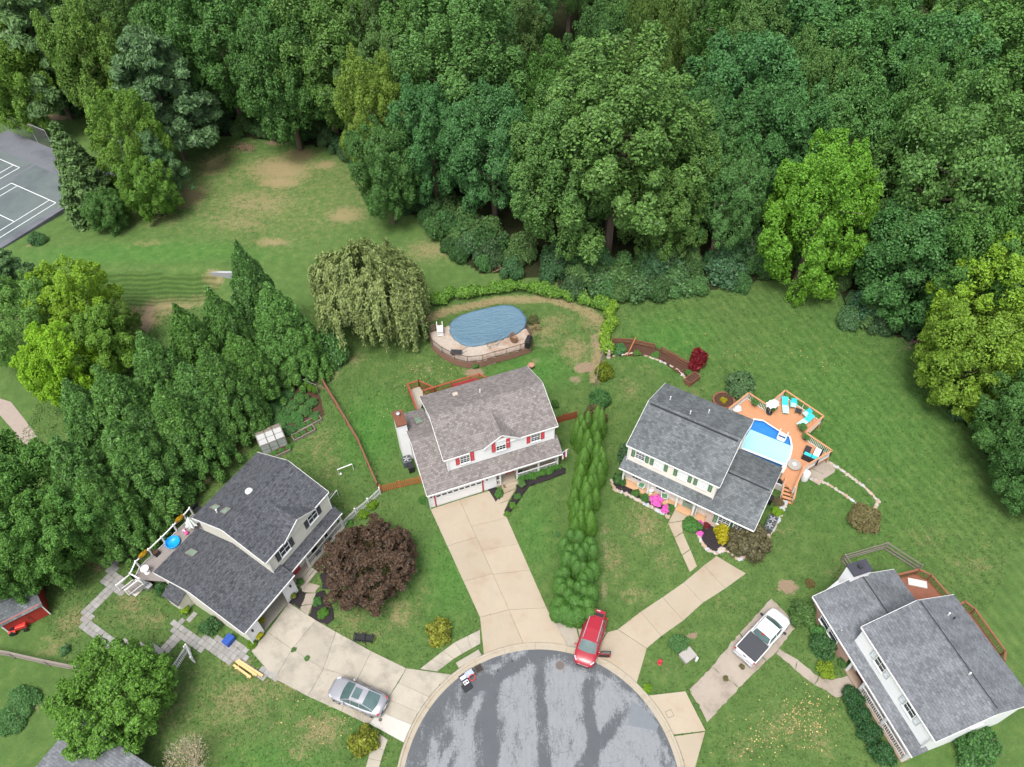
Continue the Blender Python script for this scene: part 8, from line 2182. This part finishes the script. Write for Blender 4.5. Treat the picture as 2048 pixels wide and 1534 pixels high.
# brush pile and fallen branches
for px, py, lb, s_ in ((490,300,'heap of dry cut branches at the top of the field', 1.6), (1000,530,'tangle of dead brown branches at the wood edge above the vines', 2.2), (1850,690,'tangle of dead purple brown branches at the right wood edge', 2.4)):
    o = thing('brush_pile', lb, 'brush pile', gp(px, py)); b = MB(); rr = random.Random(px)
    for k in range(60):
        a = rr.uniform(0, 6.28); x, y = rr.gauss(0, .5)*s_, rr.gauss(0, .35)*s_; L = rr.uniform(.4, .9)*s_
        b.tube([(x-L*.5*math.cos(a), y-L*.5*math.sin(a), rr.uniform(0, .25)*s_), (x, y, rr.uniform(.15, .45)*s_), (x+L*.5*math.cos(a), y+L*.5*math.sin(a), rr.uniform(0, .3)*s_)], [.035, .03, .012], 4)
    b.build('branches', M('dead_wood', (.26, .17, .115) if px != 1850 else (.17, .115, .105), .95, .25, 5), o)

# ---- short grass standing on the lawns near the houses (its colour follows the turf below it)
def lawn():
    global rng; rng = np.random.default_rng(77)
    n = 190000
    y = 8+58*rng.uniform(0, 1, n)**.85; x = rng.uniform(-50, 50, n)
    ok = np.abs(x) < 14+y*.95
    ok &= np.hypot(x-CC[0], y-CC[1]) > CR+.5
    ok &= ~((np.abs(x-CC[0]) < 4.7) & (y < CC[1]))
    for w in HARD:
        a = np.array(w); lo, hi = a.min(0), a.max(0); b = ok & (x > lo[0]) & (x < hi[0]) & (y > lo[1]) & (y < hi[1]); i = np.where(b)[0]
        if len(i): ok[i[inpoly(x[i], y[i], shrink(w, .03) if len(w) > 4 else w)]] = False
    for h, (u0, u1, v0, v1) in ((H1, (-5, 8, -1.4, 10.9)), (H2, (-3.2, 11, -1.1, 10.8)), (H3, (-.1, 13, -.9, 9)), (H4, (-5, 9, -.9, 9.5))):
        c, s_ = math.cos(h.th), math.sin(h.th); u = (x-h.x)*c+(y-h.y)*s_; v = -(x-h.x)*s_+(y-h.y)*c
        ok &= ~((u > u0) & (u < u1) & (v > v0) & (v < v1))
    x, y = x[ok], y[ok]
    ix = np.clip(np.round((x+85)/.5).astype(int)+np.searchsorted(GX, -85.0), 0, len(GX)-1); iy = np.clip(np.round((y-6)/.5).astype(int)+np.searchsorted(GY, 6.0), 0, len(GY)-1)
    k = (soil[iy, ix] < .35) & (wood[iy, ix] < .4); x, y, ix, iy = x[k], y[k], ix[k], iy[k]
    P = np.stack([x, y, np.full(len(x), .035)], 1); Nn = np.tile([0, 0, 1.0], (len(x), 1))
    me = cards('lawn_grass', P, Nn, .115, MAT_TURF, 1.9, None, .55)
    for an, arr in dict(dry=dry, soil=soil, wood=wood, lush=lush, band=band, mow=mow).items():
        a = me.attributes.new(an, 'FLOAT', 'POINT'); a.data.foreach_set('value', np.repeat(arr[iy, ix], 4).astype(np.float32))
    o = put(me, 'lawn_grass'); tag(o, 'short mown grass standing on the lawns round the houses', 'grass', kind='stuff')
lawn()

def leaves():
    global rng; rng = np.random.default_rng(5)
    spots = [(1610,1440,70,60,260),(1520,1480,60,40,90),(1480,700,150,60,60),(870,745,90,30,90),(900,700,40,20,40),(1650,720,100,60,50),(650,1440,120,60,80),(1290,1000,50,60,40),(760,800,60,60,60)]
    P = []
    for px, py, rx, ry, n in spots:
        for _ in range(n):
            a = G(px+rng.normal(0, rx*.5), py+rng.normal(0, ry*.5)); P.append((a[0], a[1], .075))
    m_ = cards('fallen_leaves', np.array(P), np.tile([0, 0, 1.0], (len(P), 1)), .085, leafmat('fallen_leaf', (.42, .34, .14), (.46, .30, .16), .1, .4), 1.3, None, .3)
    tag(put(m_, 'fallen_leaves'), 'scattered straw coloured fallen leaves on the lawns', 'leaves', kind='stuff')
leaves()
for i, (px, py, lb) in enumerate(((1452,1356,'brown weed tuft in the joint of the cracked driveway'), (1393,1411,'green weed in the joint before the tan apron'), (587,1300,'weed tuft where four slabs meet on the left driveway'), (614,1316,'flat weed in the long joint of the left driveway'), (1484,1334,'small weed at the edge of the cracked driveway'))):
    shrub(px, py, .28, .12, (SHOL, SHR[0], SHR[1], SHR[2], SHOL)[i], lb, (1, 1, .8), 'weed', None, 'weed', z=.05)

# look-alikes that share a label are told apart by their place along their row
def ordinals():
    W_ = 'first second third fourth fifth sixth seventh eighth ninth tenth eleventh twelfth thirteenth fourteenth fifteenth sixteenth seventeenth eighteenth nineteenth twentieth'.split()
    by = {}
    for o in COL.objects:
        if o.parent is None and o.get('label') and o.get('group'): by.setdefault(o['label'], []).append(o)
    def sx(o):
        d = np.array([o.location.x, o.location.y, o.location.z+3-CAM_H]); return (d@_rt)/(d@_fw)
    for lb, L in by.items():
        if 2 <= len(L) <= 20:
            for i, o in enumerate(sorted(L, key=sx)): o['label'] = lb+', '+W_[i]+' from left'
ordinals()
